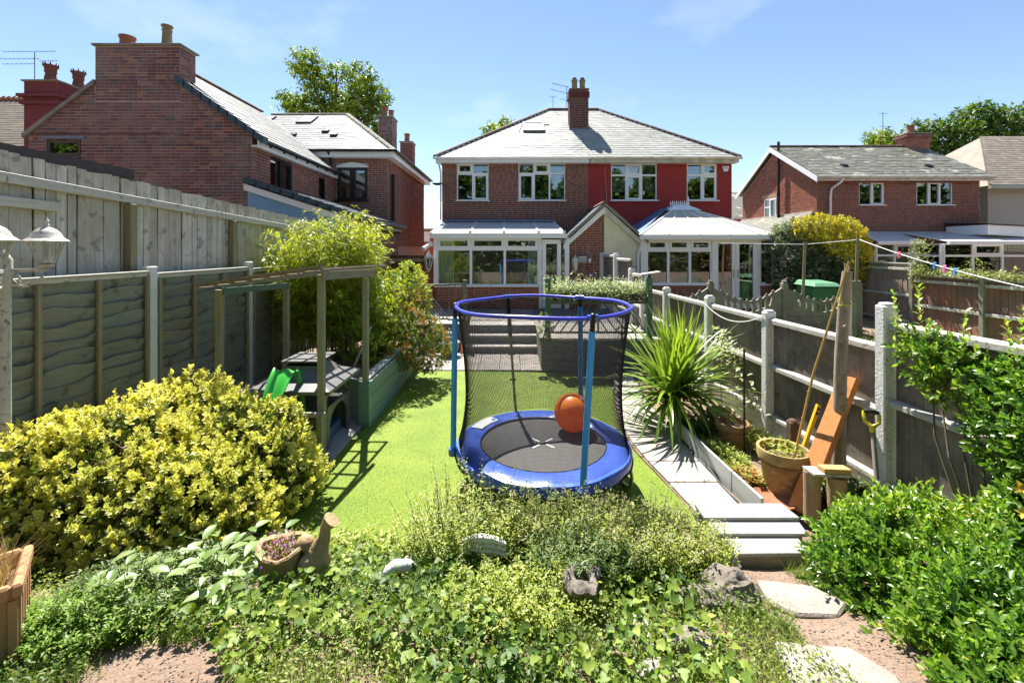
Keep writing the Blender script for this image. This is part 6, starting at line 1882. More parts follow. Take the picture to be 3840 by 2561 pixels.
# ------------------------------------------------------------------ terrace railings, urn, posts
M_railgrey = pm("grey_green_railing", (0.17, 0.17, 0.15), (0.12, 0.12, 0.105), rough=0.6, scale=6)
M_post_green = pm("green_post_paint", (0.09, 0.2, 0.13), (0.07, 0.155, 0.1), rough=0.6, scale=6, stretch=(5, 5, 0.7))
def chevron_rail(name, label, x0, x1, y, z0, z1, postm):
    r = empty(name, ((x0 + x1) / 2, y, z0), label, "railing")
    boxo("top_rail", M_railgrey, x0, x1, y - 0.035, y + 0.035, z1 - 0.05, z1, r, 0.004)
    boxo("bottom_rail", M_railgrey, x0, x1, y - 0.025, y + 0.025, z0 + 0.1, z0 + 0.14, r)
    L = x1 - x0
    xm = (x0 + x1) / 2
    k = 0
    for i in range(5):
        for s in (-1, 1):
            a = xm + s * (L * 0.5) * (1 - i / 5.0)
            zlo = z0 + 0.141
            zhi = z1 - 0.051
            run = (zhi - zlo)
            bx = a - s * run * 0.8
            if s * (bx - xm) < 0:
                tt = abs((a - xm)) / (run * 0.8)
                p1 = (xm + s * 0.02, y, zlo + run * tt)
            else:
                p1 = (bx, y, zhi)
            one("baluster", M_railgrey, lambda b: b.beam((a - s * 0.01, y, zlo), p1, 0.025, 0.025), r)
    boxo("mid_post", M_railgrey, xm - 0.015, xm + 0.015, y - 0.02, y + 0.02, z0 + 0.141, z1 - 0.051, r)
    return r
lr = chevron_rail("terrace_railing", "grey chevron railing at the left end of the terrace", -2.6, -1.62, 11.08, 0.62, 1.62, M_railgrey)
boxo("newel_post", M_railgrey, -1.24, -1.15, 11.04, 11.13, 0.62, 1.72, lr, 0.006)
one("side_panel", M_railgrey, lambda b: [b.box(-1.6 + 0.16 * k, -1.58 + 0.16 * k, 11.07, 11.09, 0.74, 1.58) for k in range(3)] + [b.box(-1.62, -1.24, 11.06, 11.1, 0.7, 0.74), b.box(-1.62, -1.24, 11.06, 11.1, 1.585, 1.63)], lr)
rr2 = chevron_rail("terrace_railing", "chevron railing under the flowering trough between green posts", 0.8, 2.76, 9.07, 0.66, 1.42, M_post_green)
for (x, zt) in ((0.74, 1.9), (2.83, 1.9)):
    boxo("green_post", M_post_green, x - 0.055, x + 0.055, 9.0, 9.11, 0.02 if x > 2 else 0.66, zt, rr2, 0.006)
bt = empty("bird_table", (2.83, 9.06, 1.9), "small tilted board on the green post by dark fence", "bird table")
one("board", M_rail_grey, lambda b: b.obox((2.83, 9.05, 2.0), (0.2, 0, 0.03), (0, 0.12, 0), (0, 0, 0.012)), bt)
boxo("stem", M_black, 2.81, 2.85, 9.03, 9.07, 1.9, 1.985, bt)
ur = empty("pagoda_urn", (-1.45, 10.15, 0.03), "squat stone pagoda lantern at the foot of the steps", "garden lantern")
M_urn = pm("ochre_stone", (0.42, 0.32, 0.16), (0.3, 0.22, 0.11), rough=0.95, scale=14, dirt=(0.2, 0.16, 0.1), dirt_scale=6, dirt_amt=0.5)
M_urnlid = pm("grey_stone", (0.42, 0.4, 0.36), (0.32, 0.3, 0.27), rough=0.9, scale=10)
one("bowl", M_urn, lambda b: b.lathe([(0.13, 0), (0.15, 0.02), (0.2, 0.12), (0.23, 0.25), (0.23, 0.3), (0.18, 0.3)], (-1.45, 10.15, 0.03), 20), ur, True)
one("roof", M_urnlid, lambda b: b.lathe([(0.25, 0.3), (0.26, 0.33), (0.17, 0.39), (0.13, 0.4), (0.14, 0.46), (0.11, 0.48), (0.08, 0.49), (0.08, 0.54), (0.05, 0.56), (0.02, 0.57), (0.02, 0.63), (0, 0.64)], (-1.45, 10.15, 0.03), 8), ur)
ps = one("leaning_plank", M_brick_orange, lambda b: b.beam((-1.2, 10.35, 0.05), (-1.05, 10.9, 0.85), 0.08, 0.03))
tag(ps, "reddish plank leaning against the left end of the steps", "plank")
ht = empty("flower_trough", (1.8, 9.2, 1.42), "long trough of variegated flowers on the terrace railing", "trough")
boxo("trough", M_black, 0.85, 2.75, 9.06, 9.3, 1.43, 1.58, ht)
# hose
hs = one("garden_hose", pm("green_hose", (0.03, 0.22, 0.12), rough=0.4), lambda b: b.tube([(2.3 + 0.28 * math.sin(k * 0.35) * (1 - k / 60), 8.75, 1.15 - 0.8 * k / 40 + 0.15 * math.cos(k * 0.35)) for k in range(40)], 0.013, 6))
tag(hs, "green hosepipe hanging in loops by the terrace wall", "hose")

# ------------------------------------------------------------------ right-hand border: edging, pots, timber, tools
ED = empty("bed_edging", (2.24, 5, 0), "pale board edging of the right hand border", "edging")
M_edge = pm("pale_edging_board", (0.5, 0.52, 0.49), (0.42, 0.44, 0.42), rough=0.75, scale=5, dirt=(0.32, 0.32, 0.28), dirt_scale=3, dirt_amt=0.4)
for (p0, p1) in (((2.295, 4.02), (2.268, 4.5)), ((2.265, 4.51), (2.2, 5.95))):
    one("board", M_edge, lambda b: b.beam((p0[0], p0[1], 0.1), (p1[0], p1[1], 0.1), 0.028, 0.24), ED, bevel=0.004)
one("weed_membrane", M_black, lambda b: b.tube([(2.2 + 0.012 * math.sin(k), 4.1 + 0.1 * k, 0.034) for k in range(18)], 0.012, 5), ED)
stp = empty("garden_steps", (2.0, 3.7, 0.05), "three pale slab steps climbing the bank at the path end", "steps")
M_stepslab = pm("pale_step_slab", (0.36, 0.36, 0.34), (0.31, 0.31, 0.3), rough=0.85, scale=6, piece=0.08, dirt=(0.27, 0.27, 0.24), dirt_scale=3, dirt_amt=0.4, bump=0.2)
for i, (pts4, z) in enumerate((([(1.62, 3.9), (2.39, 3.9), (2.42, 3.69), (1.62, 3.69)], 0.245), ([(1.635, 3.72), (2.42, 3.74), (2.38, 3.53), (1.64, 3.53)], 0.214), ([(1.67, 3.56), (2.31, 3.57), (2.26, 3.35), (1.7, 3.34)], 0.184))):
    slab_piece(stp, pts4, z, 0.03, M_stepslab, "tread", 0.004)
    slab_piece(stp, [(x + (0.02 if x < 2 else -0.03), y + 0.02) for x, y in pts4], z - 0.031, 0.2, M_concrete, "step_block", 0.004)

def clay_pot(name, label, c, r, h, m, scal=False, soil=True):
    o = empty(name, c, label, "plant pot")
    def body(b):
        n = 30
        prof = [(r * 0.66, 0), (r * 0.72, 0.01), (r * 0.88, h * 0.72), (r * 0.9, h * 0.74), (r * 1.0, h * 0.78), (r * 1.02, h * 0.97), (r * 1.0, h), (r * 0.9, h * 0.99), (r * 0.86, h * 0.78), (r * 0.8, h * 0.5)]
        k0 = len(b.v)
        b.lathe(prof, c, n, cap=False)
        if scal:
            for i in range(k0, len(b.v)):
                x, y, z = b.v[i]
                if z > c[2] + h * 0.9:
                    a = math.atan2(y - c[1], x - c[0])
                    b.v[i] = (x, y, z + 0.012 * math.sin(a * 12))
    one("pot_body", m, body, o, True)
    if soil:
        one("pot_soil", M_soil, lambda b: b.lathe([(0, h * 0.8), (r * 0.86, h * 0.78)], c, 20), o)
    one("rim_band", m, lambda b: b.tube([(c[0] + r * 0.905 * math.cos(k * 0.2618), c[1] + r * 0.905 * math.sin(k * 0.2618), c[2] + h * 0.68) for k in range(25)], 0.007, 5, False), o, True)
    return o
M_pot_y = pm("yellowed_clay", (0.46, 0.34, 0.12), (0.3, 0.2, 0.09), rough=0.9, scale=4, dirt=(0.17, 0.1, 0.06), dirt_scale=3.5, dirt_amt=0.85, spots=(0.6, 0.55, 0.4), spots_scale=18, spots_amt=0.4)
M_pot_c = pm("cream_clay", (0.55, 0.42, 0.28), (0.45, 0.34, 0.22), rough=0.9, scale=6, dirt=(0.35, 0.25, 0.15), dirt_scale=5, dirt_amt=0.4)
clay_pot("large_clay_pot", "large yellowed clay pot with a cane standing in it", (2.73, 4.42, 0.08), 0.235, 0.42, M_pot_y)
clay_pot("terracotta_pot", "banded terracotta pot in the right hand border by black rod", (2.72, 5.42, 0.07), 0.19, 0.3, pm("terracotta_banded", (0.36, 0.2, 0.1), (0.28, 0.14, 0.075), rough=0.85, scale=6, dirt=(0.16, 0.15, 0.08), dirt_scale=4, dirt_amt=0.6))
clay_pot("scalloped_pot", "cream scalloped pot behind the banded terracotta pot", (2.83, 5.95, 0.07), 0.18, 0.25, M_pot_c, True)
br = one("broken_saucer", M_terracotta, lambda b: b.lathe([(0, 0), (0.16, 0.0), (0.2, 0.03), (0.19, 0.035), (0.15, 0.012), (0, 0.012)], (2.52, 4.22, 0.085), 18), None, True)
tag(br, "clay saucer lying beside the large yellowed pot", "saucer")
rd = one("border_rod", M_black, lambda b: b.tube([(2.755, 5.2, 0.05), (2.75, 5.2, 1.1), (2.75, 5.2, 1.32)], 0.011, 6).tube([(2.755, 5.2, 0.98), (2.75, 5.2, 1.04)], 0.022, 8))
tag(rd, "thin black rod standing upright in the right border", "rod")
cane = one("bamboo_cane", pm("bamboo_cane_skin", (0.5, 0.33, 0.1), (0.4, 0.25, 0.07), rough=0.5, scale=12), lambda b: [b.tube([(2.83, 4.42, 0.35), (3.02, 4.4, 1.25), (3.24, 4.22, 2.38)], [0.013, 0.012, 0.009], 8)] + [b.tube([Vector((2.83, 4.42, 0.35)).lerp(Vector((3.02, 4.4, 1.25)), t) - Vector((0, 0, 0.006)), Vector((2.83, 4.42, 0.35)).lerp(Vector((3.02, 4.4, 1.25)), t) + Vector((0, 0, 0.006))], 0.016, 8) for t in (0.2, 0.5, 0.8)], None, True)
tag(cane, "tall bamboo cane from clay pot leaning on rustic pole", "cane")
M_barkpole = pm("stripped_pole_wood", (0.42, 0.34, 0.27), (0.24, 0.17, 0.12), rough=0.85, scale=6, stretch=(4, 4, 0.7), spots=(0.12, 0.08, 0.05), spots_scale=12, spots_amt=0.6, bump=0.5, bump_scale=25)
rp = empty("rustic_pole", (3.23, 4.3, 0), "tall debarked tree pole tied upright in front of dark fence", "pole")
rp_pts = [(3.2, 4.3, -0.02), (3.205, 4.3, 0.4), (3.215, 4.31, 0.9), (3.225, 4.3, 1.5), (3.25, 4.29, 2.0), (3.27, 4.28, 2.28)]
one("trunk", M_barkpole, lambda b: [b.tube(rp_pts, [0.062, 0.058, 0.056, 0.053, 0.05, 0.042], 14)] + [b.tube([(3.2 + dx * 0.04, 4.26 - 0.02, z), (3.2 + dx * 0.085, 4.22, z + 0.02)], [0.016, 0.008], 6) for dx, z in ((-1, 0.7), (-1, 1.25), (0.4, 0.95), (-0.6, 1.6), (0.2, 1.75))], rp, True)
one("split_top", M_barkpole, lambda b: b.tube([(3.25, 4.27, 2.2), (3.225, 4.25, 2.36)], [0.02, 0.006], 5).tube([(3.28, 4.28, 2.22), (3.29, 4.28, 2.34)], [0.02, 0.005], 5), rp)
one("twine", pm("yellow_twine", (0.6, 0.6, 0.08), rough=0.6), lambda b: b.tube([(3.255 + 0.055 * math.cos(k * 0.45), 4.29 + 0.055 * math.sin(k * 0.45), 1.92 + 0.004 * k) for k in range(15)], 0.008, 5).tube([(3.21, 4.25, 1.95), (3.15, 4.22, 2.03), (3.13, 4.22, 1.99)], 0.007, 5), rp)
M_new_timber = pm("orange_timber", (0.6, 0.24, 0.06), (0.48, 0.18, 0.045), rough=0.65, scale=4, stretch=(1.5, 1.5, 5), spots=(0.28, 0.09, 0.02), spots_scale=8, spots_amt=0.45, bump=0.15)
tm_ = one("timber_beam", M_new_timber, lambda b: b.beam((2.66, 4.08, 0.06), (3.4, 4.42, 1.2), 0.1, 0.15, up=(0.6, -0.7, 0.2)), None, bevel=0.006)
tag(tm_, "thick orange timber beam leaning against the dark fence", "timber beam")
M_lvl = pm("level_yellow", (0.75, 0.5, 0.03), (0.65, 0.42, 0.02), rough=0.4, scale=5)
lv = empty("spirit_level", (2.95, 4.4, 0.3), "yellow spirit level behind the orange timber beam", "spirit level")
ld = Vector((0.36, 0.12, 0.75)).normalized()
one("level_body", M_lvl, lambda b: b.beam((2.94, 4.5, 0.32), Vector((2.94, 4.5, 0.32)) + ld * 0.62, 0.05, 0.025, up=(0.3, -0.9, 0)), lv)
for t in (0.53, 0.58):
    one("vial_hole", M_black, lambda b: b.obox(Vector((2.94, 4.5, 0.32)) + ld * t + Vector((0.0, -0.016, 0)), ld * 0.012, (0.012, 0, -0.004), (0, 0.006, 0)), lv)
sw = one("sawn_post_stub", pm("rotten_wood", (0.18, 0.09, 0.06), (0.1, 0.055, 0.04), rough=0.9, scale=10), lambda b: b.box(3.18, 3.28, 5.0, 5.1, 0.05, 0.52).ell((3.23, 5.05, 0.52), (0.05, 0.05, 0.03), 10, 6), None, bevel=0.008)
tag(sw, "short rotten post stub between big clay pot and fence", "post stub")
stl = empty("log_stool", (2.9, 3.95, 0.05), "makeshift stool of two upright logs under a plank", "stool")
M_log = pm("split_log", (0.42, 0.31, 0.17), (0.3, 0.2, 0.11), rough=0.9, scale=5, stretch=(6, 6, 0.7), dirt=(0.5, 0.4, 0.2), dirt_scale=4, dirt_amt=0.5, bump=0.6, bump_scale=25)
for (x, y, r, z1) in ((2.72, 3.98, 0.068, 0.46), (2.93, 3.96, 0.075, 0.42)):
    one("log_leg", M_log, lambda b: b.lathe([(r * 1.1, 0), (r, 0.08), (r * 0.98, z1 * 0.5), (r * 1.04, z1), (0, z1 + 0.004)], (x, y, 0.03), 14, wob=0.05), stl, True)
one("plank", M_rail_grey, lambda b: b.obox((2.83, 3.95, 0.497), (0.17, 0.01, -0.012), (-0.006, 0.075, 0), (0, 0, 0.011)), stl, bevel=0.003)
bl = one("timber_offcut", pm("sawn_offcut", (0.62, 0.38, 0.14), (0.52, 0.3, 0.1), rough=0.7, scale=5, stretch=(1.5, 5, 5)), lambda b: b.obox((2.885, 3.93, 0.529), (0.125, 0.006, -0.008), (-0.004, 0.045, 0), (0, 0, 0.022)), None, bevel=0.003)
tag(bl, "short sawn timber block lying on the log stool", "timber block")
sd = empty("digging_spade", (3.1, 3.75, 0.05), "spade with yellow D handle and grey blade against fence", "spade")
q0, q1 = Vector((3.05, 3.62, 0.1)), Vector((3.26, 3.98, 0.98))
one("shaft", pm("worn_ash_shaft", (0.3, 0.25, 0.2), (0.2, 0.16, 0.13), rough=0.8, scale=6, stretch=(5, 5, 1)), lambda b: b.tube([q0.lerp(q1, 0.4), q0.lerp(q1, 0.86)], [0.02, 0.018], 10), sd, True)
one("socket", M_soot, lambda b: b.tube([q0.lerp(q1, 0.1), q0.lerp(q1, 0.42)], [0.03, 0.021], 10), sd, True)
sdv = (q1 - q0).normalized()
ssd = sdv.cross(Vector((-0.5, -0.8, 0.3))).normalized()
snr = ssd.cross(sdv).normalized()
one("blade", pm("spade_steel", (0.16, 0.16, 0.17), (0.1, 0.1, 0.1), rough=0.35, scale=8, metal=0.6), lambda b: b.prism([q0 + sdv * 0.16 + ssd * 0.1, q0 + sdv * 0.16 - ssd * 0.1, q0 - sdv * 0.05 - ssd * 0.1, q0 - sdv * 0.12 - ssd * 0.05, q0 - sdv * 0.13 + ssd * 0.05, q0 - sdv * 0.05 + ssd * 0.1], snr * 0.006), sd)
M_yel = pm("yellow_handle_plastic", (0.75, 0.62, 0.05), (0.66, 0.52, 0.03), rough=0.4, scale=6)
hb = q0.lerp(q1, 0.86)
one("handle_fork", M_yel, lambda b: b.tube([hb, hb + sdv * 0.06], [0.022, 0.026], 10).tube([hb + sdv * 0.05, hb + sdv * 0.09 + ssd * 0.05, hb + sdv * 0.15 + ssd * 0.055, hb + sdv * 0.18 + ssd * 0.05], [0.02, 0.016, 0.015, 0.015], 8).tube([hb + sdv * 0.05, hb + sdv * 0.09 - ssd * 0.05, hb + sdv * 0.15 - ssd * 0.055, hb + sdv * 0.18 - ssd * 0.05], [0.02, 0.016, 0.015, 0.015], 8), sd, True)
one("handle_grip", M_black, lambda b: b.tube([hb + sdv * 0.175 - ssd * 0.055, hb + sdv * 0.185, hb + sdv * 0.175 + ssd * 0.055], 0.019, 10), sd, True)

# ------------------------------------------------------------------ neighbour's garden: bin, line posts, washing line
WB = empty("wheelie_bin", (8.35, 12.0, 0.45), "green wheelie bin standing behind the ornamental concrete wall", "bin")
M_bin = pm("bin_green", (0.03, 0.16, 0.06), (0.025, 0.13, 0.05), rough=0.4, scale=5)
M_binlid = pm("bin_lid_green", (0.16, 0.36, 0.2), (0.13, 0.31, 0.17), rough=0.35, scale=5)
one("bin_body", M_bin, lambda b: b.add([(8.1, 11.75, 0.5), (8.62, 11.75, 0.5), (8.62, 12.3, 0.5), (8.1, 12.3, 0.5), (8.02, 11.65, 1.5), (8.7, 11.65, 1.5), (8.7, 12.4, 1.5), (8.02, 12.4, 1.5)], BOXF), WB, bevel=0.03)
one("bin_lid", M_binlid, lambda b: b.add([(7.97, 11.58, 1.5), (8.75, 11.58, 1.5), (8.75, 12.46, 1.5), (7.97, 12.46, 1.5), (8.06, 11.7, 1.6), (8.66, 11.7, 1.6), (8.66, 12.4, 1.64), (8.06, 12.4, 1.64)], BOXF), WB, bevel=0.02)
for x in (8.12, 8.6):
    one("wheel", M_black, lambda b: b.tube([(x - 0.03, 12.35, 0.56), (x + 0.03, 12.35, 0.56)], 0.1, 12), WB)
for (lab_, p0, p1, r) in (("leaning grey washing line post in front of the yellow shrub", (7.45, 11.3, 0.4), (7.55, 11.3, 2.68), 0.035), ("tall washing line post beside the brown board fence", (8.18, 10.5, 0.4), (8.28, 10.5, 2.8), 0.035)):
    o = one("line_post", M_batten, lambda b: b.tube([p0, p1], r, 8))
    tag(o, lab_, "post")
o = one("concrete_stub_post", M_concrete, lambda b: b.box(7.98, 8.1, 10.3, 10.42, 0.2, 1.75))
tag(o, "short concrete post under the tall washing line post", "post")
wl2 = [Vector((8.28, 10.5, 2.74)).lerp(Vector((7.6, 6.0, 1.85)), t) - Vector((0, 0, 0.35 * t * (1 - t))) for t in [k / 20 for k in range(21)]]
ln = one("washing_line", pm("white_line", (0.8, 0.8, 0.8)), lambda b: b.tube(wl2, 0.01, 5))
tag(ln, "white washing line running from tall post to the right edge", "washing line")
ln = one("washing_line", pm("white_line", (0.8, 0.8, 0.8)), lambda b: b.tube([(5.9, 12.4, 2.66), (7.55, 11.3, 2.62), (8.28, 10.5, 2.72)], 0.009, 5))
tag(ln, "white line strung between the two washing line posts", "washing line")
for i, (t, c_, lab_) in enumerate(((0.3, (0.8, 0.15, 0.2), "red clothes peg nearest the tall line post"), (0.5, (0.08, 0.25, 0.6), "blue clothes peg at the middle of washing line"), (0.56, (0.85, 0.2, 0.45), "pink clothes peg at the middle of washing line"), (0.62, (0.1, 0.35, 0.75), "bright blue clothes peg right of the pink one"), (0.9, (0.1, 0.4, 0.8), "blue clothes peg near the right edge"))):
    q = wl2[int(t * 20)]
    o = one("clothes_peg", pm("peg_%d" % i, c_, rough=0.4), lambda b: b.obox(q - Vector((0.012, 0, 0.02)), (0.008, 0.004, 0.02), (0, 0.02, 0), (0.004, 0, 0.045)).obox(q - Vector((-0.012, 0, 0.02)), (0.008, -0.004, 0.02), (0, 0.02, 0), (-0.004, 0, 0.045)))
    tag(o, lab_, "clothes peg")

# ------------------------------------------------------------------ lamp post at the left edge
LPX, LPY = -3.87, 3.34
M_lampw = pm("weathered_white_metal", (0.56, 0.55, 0.5), (0.46, 0.44, 0.39), rough=0.55, scale=10, spots=(0.12, 0.1, 0.07), spots_scale=34, spots_amt=0.8, dirt=(0.2, 0.18, 0.13), dirt_scale=9, dirt_amt=0.7)
LPT = empty("lamp_post", (LPX, LPY, 0), "white Victorian style garden lamp with two lanterns at left edge", "lamp post")
M_lampglass = sheermat("frosted_lamp_glass", (0.5, 0.58, 0.54), 0.68, 0.4)
one("post", M_lampw, lambda b: b.lathe([(0.07, 0), (0.07, 0.5), (0.045, 0.6), (0.04, 2.2), (0.05, 2.24), (0.05, 2.42), (0.03, 2.46), (0, 2.5)], (LPX, LPY, 0), 12), LPT, True)
for (dx, dy) in ((0.2, 0.12), (0.2, -0.24)):
    cx, cy = LPX + dx, LPY + dy
    arm = one("arm", M_lampw, lambda b: b.beam((LPX + dx * 0.12, LPY + dy * 0.12, 2.335), (cx, cy, 2.335), 0.03, 0.026).tube([(LPX + dx * (0.15 + 0.8 * t), LPY + dy * (0.15 + 0.8 * t), 2.3 - 0.11 * math.sin(math.pi * (1 - t)) * (1 - 0.8 * t) - 0.02) for t in [k / 12 for k in range(13)]], 0.011, 6).tube([(LPX + dx * (0.28 + 0.1 * math.cos(a)), LPY + dy * (0.28 + 0.1 * math.cos(a)), 2.265 + 0.032 * math.sin(a)) for a in [k * 0.5 for k in range(13)]], 0.009, 6), LPT)
    z0 = 2.36
    k = 0.8
    lan = one("lantern", M_lampw, lambda b: [b.lathe([(0.03 * k, 0), (0.055 * k, 0.01), (0.06 * k, 0.025), (0.05 * k, 0.03)], (cx, cy, z0 - 0.005), 16)] + [b.tube([(cx + 0.07 * k * math.cos(a), cy + 0.07 * k * math.sin(a), z0 + 0.03), (cx + 0.135 * k * math.cos(a), cy + 0.135 * k * math.sin(a), z0 + 0.195)], 0.006, 5) for a in [0.5 + j * 1.047 for j in range(6)]] + [b.lathe([(0.06 * k, 0.03), (0.075 * k, 0.03), (0.075 * k, 0.036), (0.06 * k, 0.036)], (cx, cy, z0), 6)], LPT)
    one("lantern_glass", M_lampglass, lambda b: b.lathe([(0.066 * k, 0.034), (0.128 * k, 0.19)], (cx, cy, z0), 6, cap=False), lan)
    one("lantern_roof", M_lampw, lambda b: b.lathe([(q * k, zz - 0.01) for q, zz in ((0.165, 0.205), (0.17, 0.212), (0.15, 0.225), (0.12, 0.245), (0.105, 0.275), (0.075, 0.302), (0.04, 0.318), (0.018, 0.324), (0.024, 0.34), (0.014, 0.352), (0.022, 0.37), (0.008, 0.392), (0, 0.41))], (cx, cy, z0), 20), lan, True)

# ------------------------------------------------------------------ foreground ornaments and stones
tp = empty("square_clay_planter", (-2.75, 2.34, 0.4), "square terracotta planter cut by the left edge", "planter")
px0, px1, py0, py1, pz0, pz1 = -3.0, -2.5, 2.1, 2.58, 0.42, 0.86
def sq(b, k, z0, z1, t, inner=True):
    xm, ym = (px0 + px1) / 2, (py0 + py1) / 2
    hx, hy = (px1 - px0) / 2, (py1 - py0) / 2
    for (sx, sy) in ((1, 0), (-1, 0), (0, 1), (0, -1)):
        if sx:
            b.obox((xm + sx * (hx * k - t / 2), ym, (z0 + z1) / 2), (t / 2, 0, 0), (0, hy * k, 0), (0, 0, (z1 - z0) / 2))
        else:
            b.obox((xm, ym + sy * (hy * k - t / 2), (z0 + z1) / 2), (hx * k - t - 0.001, 0, 0), (0, t / 2, 0), (0, 0, (z1 - z0) / 2))
M_planter = pm("pale_terracotta", (0.5, 0.26, 0.13), (0.4, 0.2, 0.1), rough=0.9, scale=6, dirt=(0.3, 0.27, 0.12), dirt_scale=4, dirt_amt=0.6)
one("planter_wall", M_planter, lambda b: sq(b, 0.9, pz0, pz1 - 0.06, 0.03), tp)
one("planter_rim", M_planter, lambda b: sq(b, 1.0, pz1 - 0.07, pz1, 0.05), tp, bevel=0.012)
one("planter_flute", M_planter, lambda b: [b.box(px1 - 0.024, px1 - 0.012, py0 + 0.06 + 0.09 * k, py0 + 0.1 + 0.09 * k, pz0, pz1 - 0.08) for k in range(5)] + [b.box(px0 + 0.08 + 0.09 * k, px0 + 0.12 + 0.09 * k, py0 + 0.012, py0 + 0.024, pz0, pz1 - 0.08) for k in range(5)], tp)
one("planter_soil", M_soil, lambda b: b.box(px0 + 0.07, px1 - 0.07, py0 + 0.07, py1 - 0.07, pz0 + 0.05, pz1 - 0.08), tp)

M_carved = pm("carved_resin_wood", (0.45, 0.33, 0.18), (0.33, 0.22, 0.11), rough=0.8, scale=7, dirt=(0.13, 0.085, 0.045), dirt_scale=8, dirt_amt=0.55, bump=0.5, bump_scale=35)
SP = empty("stump_planter", (-1.45, 2.92, 0.33), "wood look stump planter with carved bird at its side", "planter")
sc0 = Vector((-1.51, 2.88, gz(-1.45, 2.88) - 0.01))
def stump(b):
    n = 36
    prof = [(0.12, 0.0), (0.125, 0.03), (0.13, 0.13), (0.14, 0.23), (0.155, 0.275), (0.145, 0.285), (0.12, 0.275), (0.11, 0.2), (0.0, 0.2)]
    k0 = len(b.v)
    b.lathe(prof, sc0, n, cap=False)
    for i in range(k0, len(b.v)):
        x, y, z = b.v[i]
        a = math.atan2(y - sc0.y, x - sc0.x)
        kk = 1 + 0.03 * math.sin(a * 13) + 0.02 * math.sin(a * 29 + z * 20)
        b.v[i] = (sc0.x + (x - sc0.x) * kk, sc0.y + (y - sc0.y) * kk, z + (0.02 * math.sin(a * 2 + 1) if z > sc0.z + 0.22 else 0))
one("stump", M_carved, stump, SP, True)
one("knot", M_carved, lambda b: b.tube([(sc0.x - 0.01 + 0.022 * math.cos(k * 0.6) * (1 - k / 30), sc0.y - 0.131, sc0.z + 0.09 + 0.022 * math.sin(k * 0.6) * (1 - k / 30)) for k in range(22)], 0.004, 5), SP)
bird = MB()
bird.ell(sc0 + Vector((0.22, 0.0, 0.17)), (0.095, 0.08, 0.115), 18, 12, 0.03, 3)
bird.ell(sc0 + Vector((0.18, -0.055, 0.15)), (0.055, 0.045, 0.09), 14, 10)
bird.ell(sc0 + Vector((0.15, 0.01, 0.28)), (0.06, 0.055, 0.05), 14, 10)
bird.tube([sc0 + Vector((0.24, 0, 0.24)), sc0 + Vector((0.275, 0.01, 0.32)), sc0 + Vector((0.28, 0.015, 0.38)), sc0 + Vector((0.32, 0.02, 0.43))], [0.065, 0.04, 0.034, 0.058], 12)
bird.build("carved_bird", M_carved, SP, smooth=True)

M_rock = pm("grey_rock", (0.24, 0.2, 0.16), (0.12, 0.105, 0.085), rough=0.95, scale=6, dirt=(0.33, 0.28, 0.23), dirt_scale=5, dirt_amt=0.6, bump=0.9, bump_scale=30)
M_rock_pale = pm("pale_rock", (0.5, 0.44, 0.37), (0.36, 0.31, 0.26), rough=0.95, scale=6, dirt=(0.24, 0.2, 0.16), dirt_scale=6, dirt_amt=0.5, bump=0.7, bump_scale=30)
rocks = [("dark_boulder", "large dark pitted boulder beside the bare soil path", (1.36, 2.73), (0.19, 0.14, 0.13), 0, "boulder", 1),
         ("flat_rock", "pale mottled flat rock leaning on the dark boulder", (1.12, 2.66), (0.16, 0.1, 0.07), 0, "rock", 2),
         ("low_rock", "grey wedge of rock at the lower edge of rockery", (0.93, 2.28), (0.14, 0.09, 0.075), 0, "rock", 3),
         ("pale_rock", "pale oblong stone in the grass at the bottom", (0.73, 2.13), (0.12, 0.07, 0.05), 1, "rock", 4),
         ("path_side_rock", "rounded brown rock where bank meets slab steps", (1.52, 3.22), (0.13, 0.12, 0.1), 0, "rock", 5),
         ("small_grey_rock", "small grey rock half hidden in ivy left of stump pot", (-0.29, 2.55), (0.06, 0.05, 0.05), 1, "rock", 6),
         ("lawn_edge_rock", "pitted grey rock at the near edge of the lawn", (-1.0, 3.3), (0.09, 0.08, 0.07), 0, "rock", 7),
         ("white_edge_stone", "white stone in ivy at near edge of lawn", (-0.82, 3.24), (0.1, 0.06, 0.05), 1, "stone", 8),
         ("sloping_rock", "long pale rock sloping through grass below the stump pot", (0.72, 2.38), (0.05, 0.16, 0.05), 1, "rock", 9)]
for (nm, lab_, (x, y), r, pale, cat, sd_) in rocks:
    z = gz(x, y)
    o = one(nm, M_rock_pale if pale else M_rock, lambda b: b.rock((x, y, z + r[2] * 0.35), r, sd_, rough=0.62), None, True)
    tag(o, lab_, cat)
HP = empty("hollow_stump_pot", (0.42, 2.62, 0.5), "small hollow stone stump pot in the rockery", "pot")
hz = gz(0.42, 2.62) + 0.06
def hollow(b):
    k0 = len(b.v)
    b.lathe([(0.075, -0.1), (0.08, -0.03), (0.084, 0.03), (0.092, 0.09), (0.108, 0.13), (0.112, 0.16), (0.1, 0.178), (0.075, 0.182), (0.055, 0.17), (0.045, 0.14), (0.042, 0.08), (0.03, 0.03), (0.0, 0.03)], (0.42, 2.62, hz - 0.05), 48)
    for i in range(k0, len(b.v)):
        q = Vector(b.v[i])
        d_ = q - Vector((0.42, 2.62, q.z))
        f_ = 1 + 0.3 * mnoise.noise(q * 9) + 0.22 * mnoise.noise(q * 22) + 0.12 * mnoise.noise(q * 50)
        b.v[i] = (0.42 + d_.x * f_, 2.62 + d_.y * f_, q.z + 0.02 * mnoise.noise(q * 16))
one("pot_body", M_rock, hollow, HP, True)
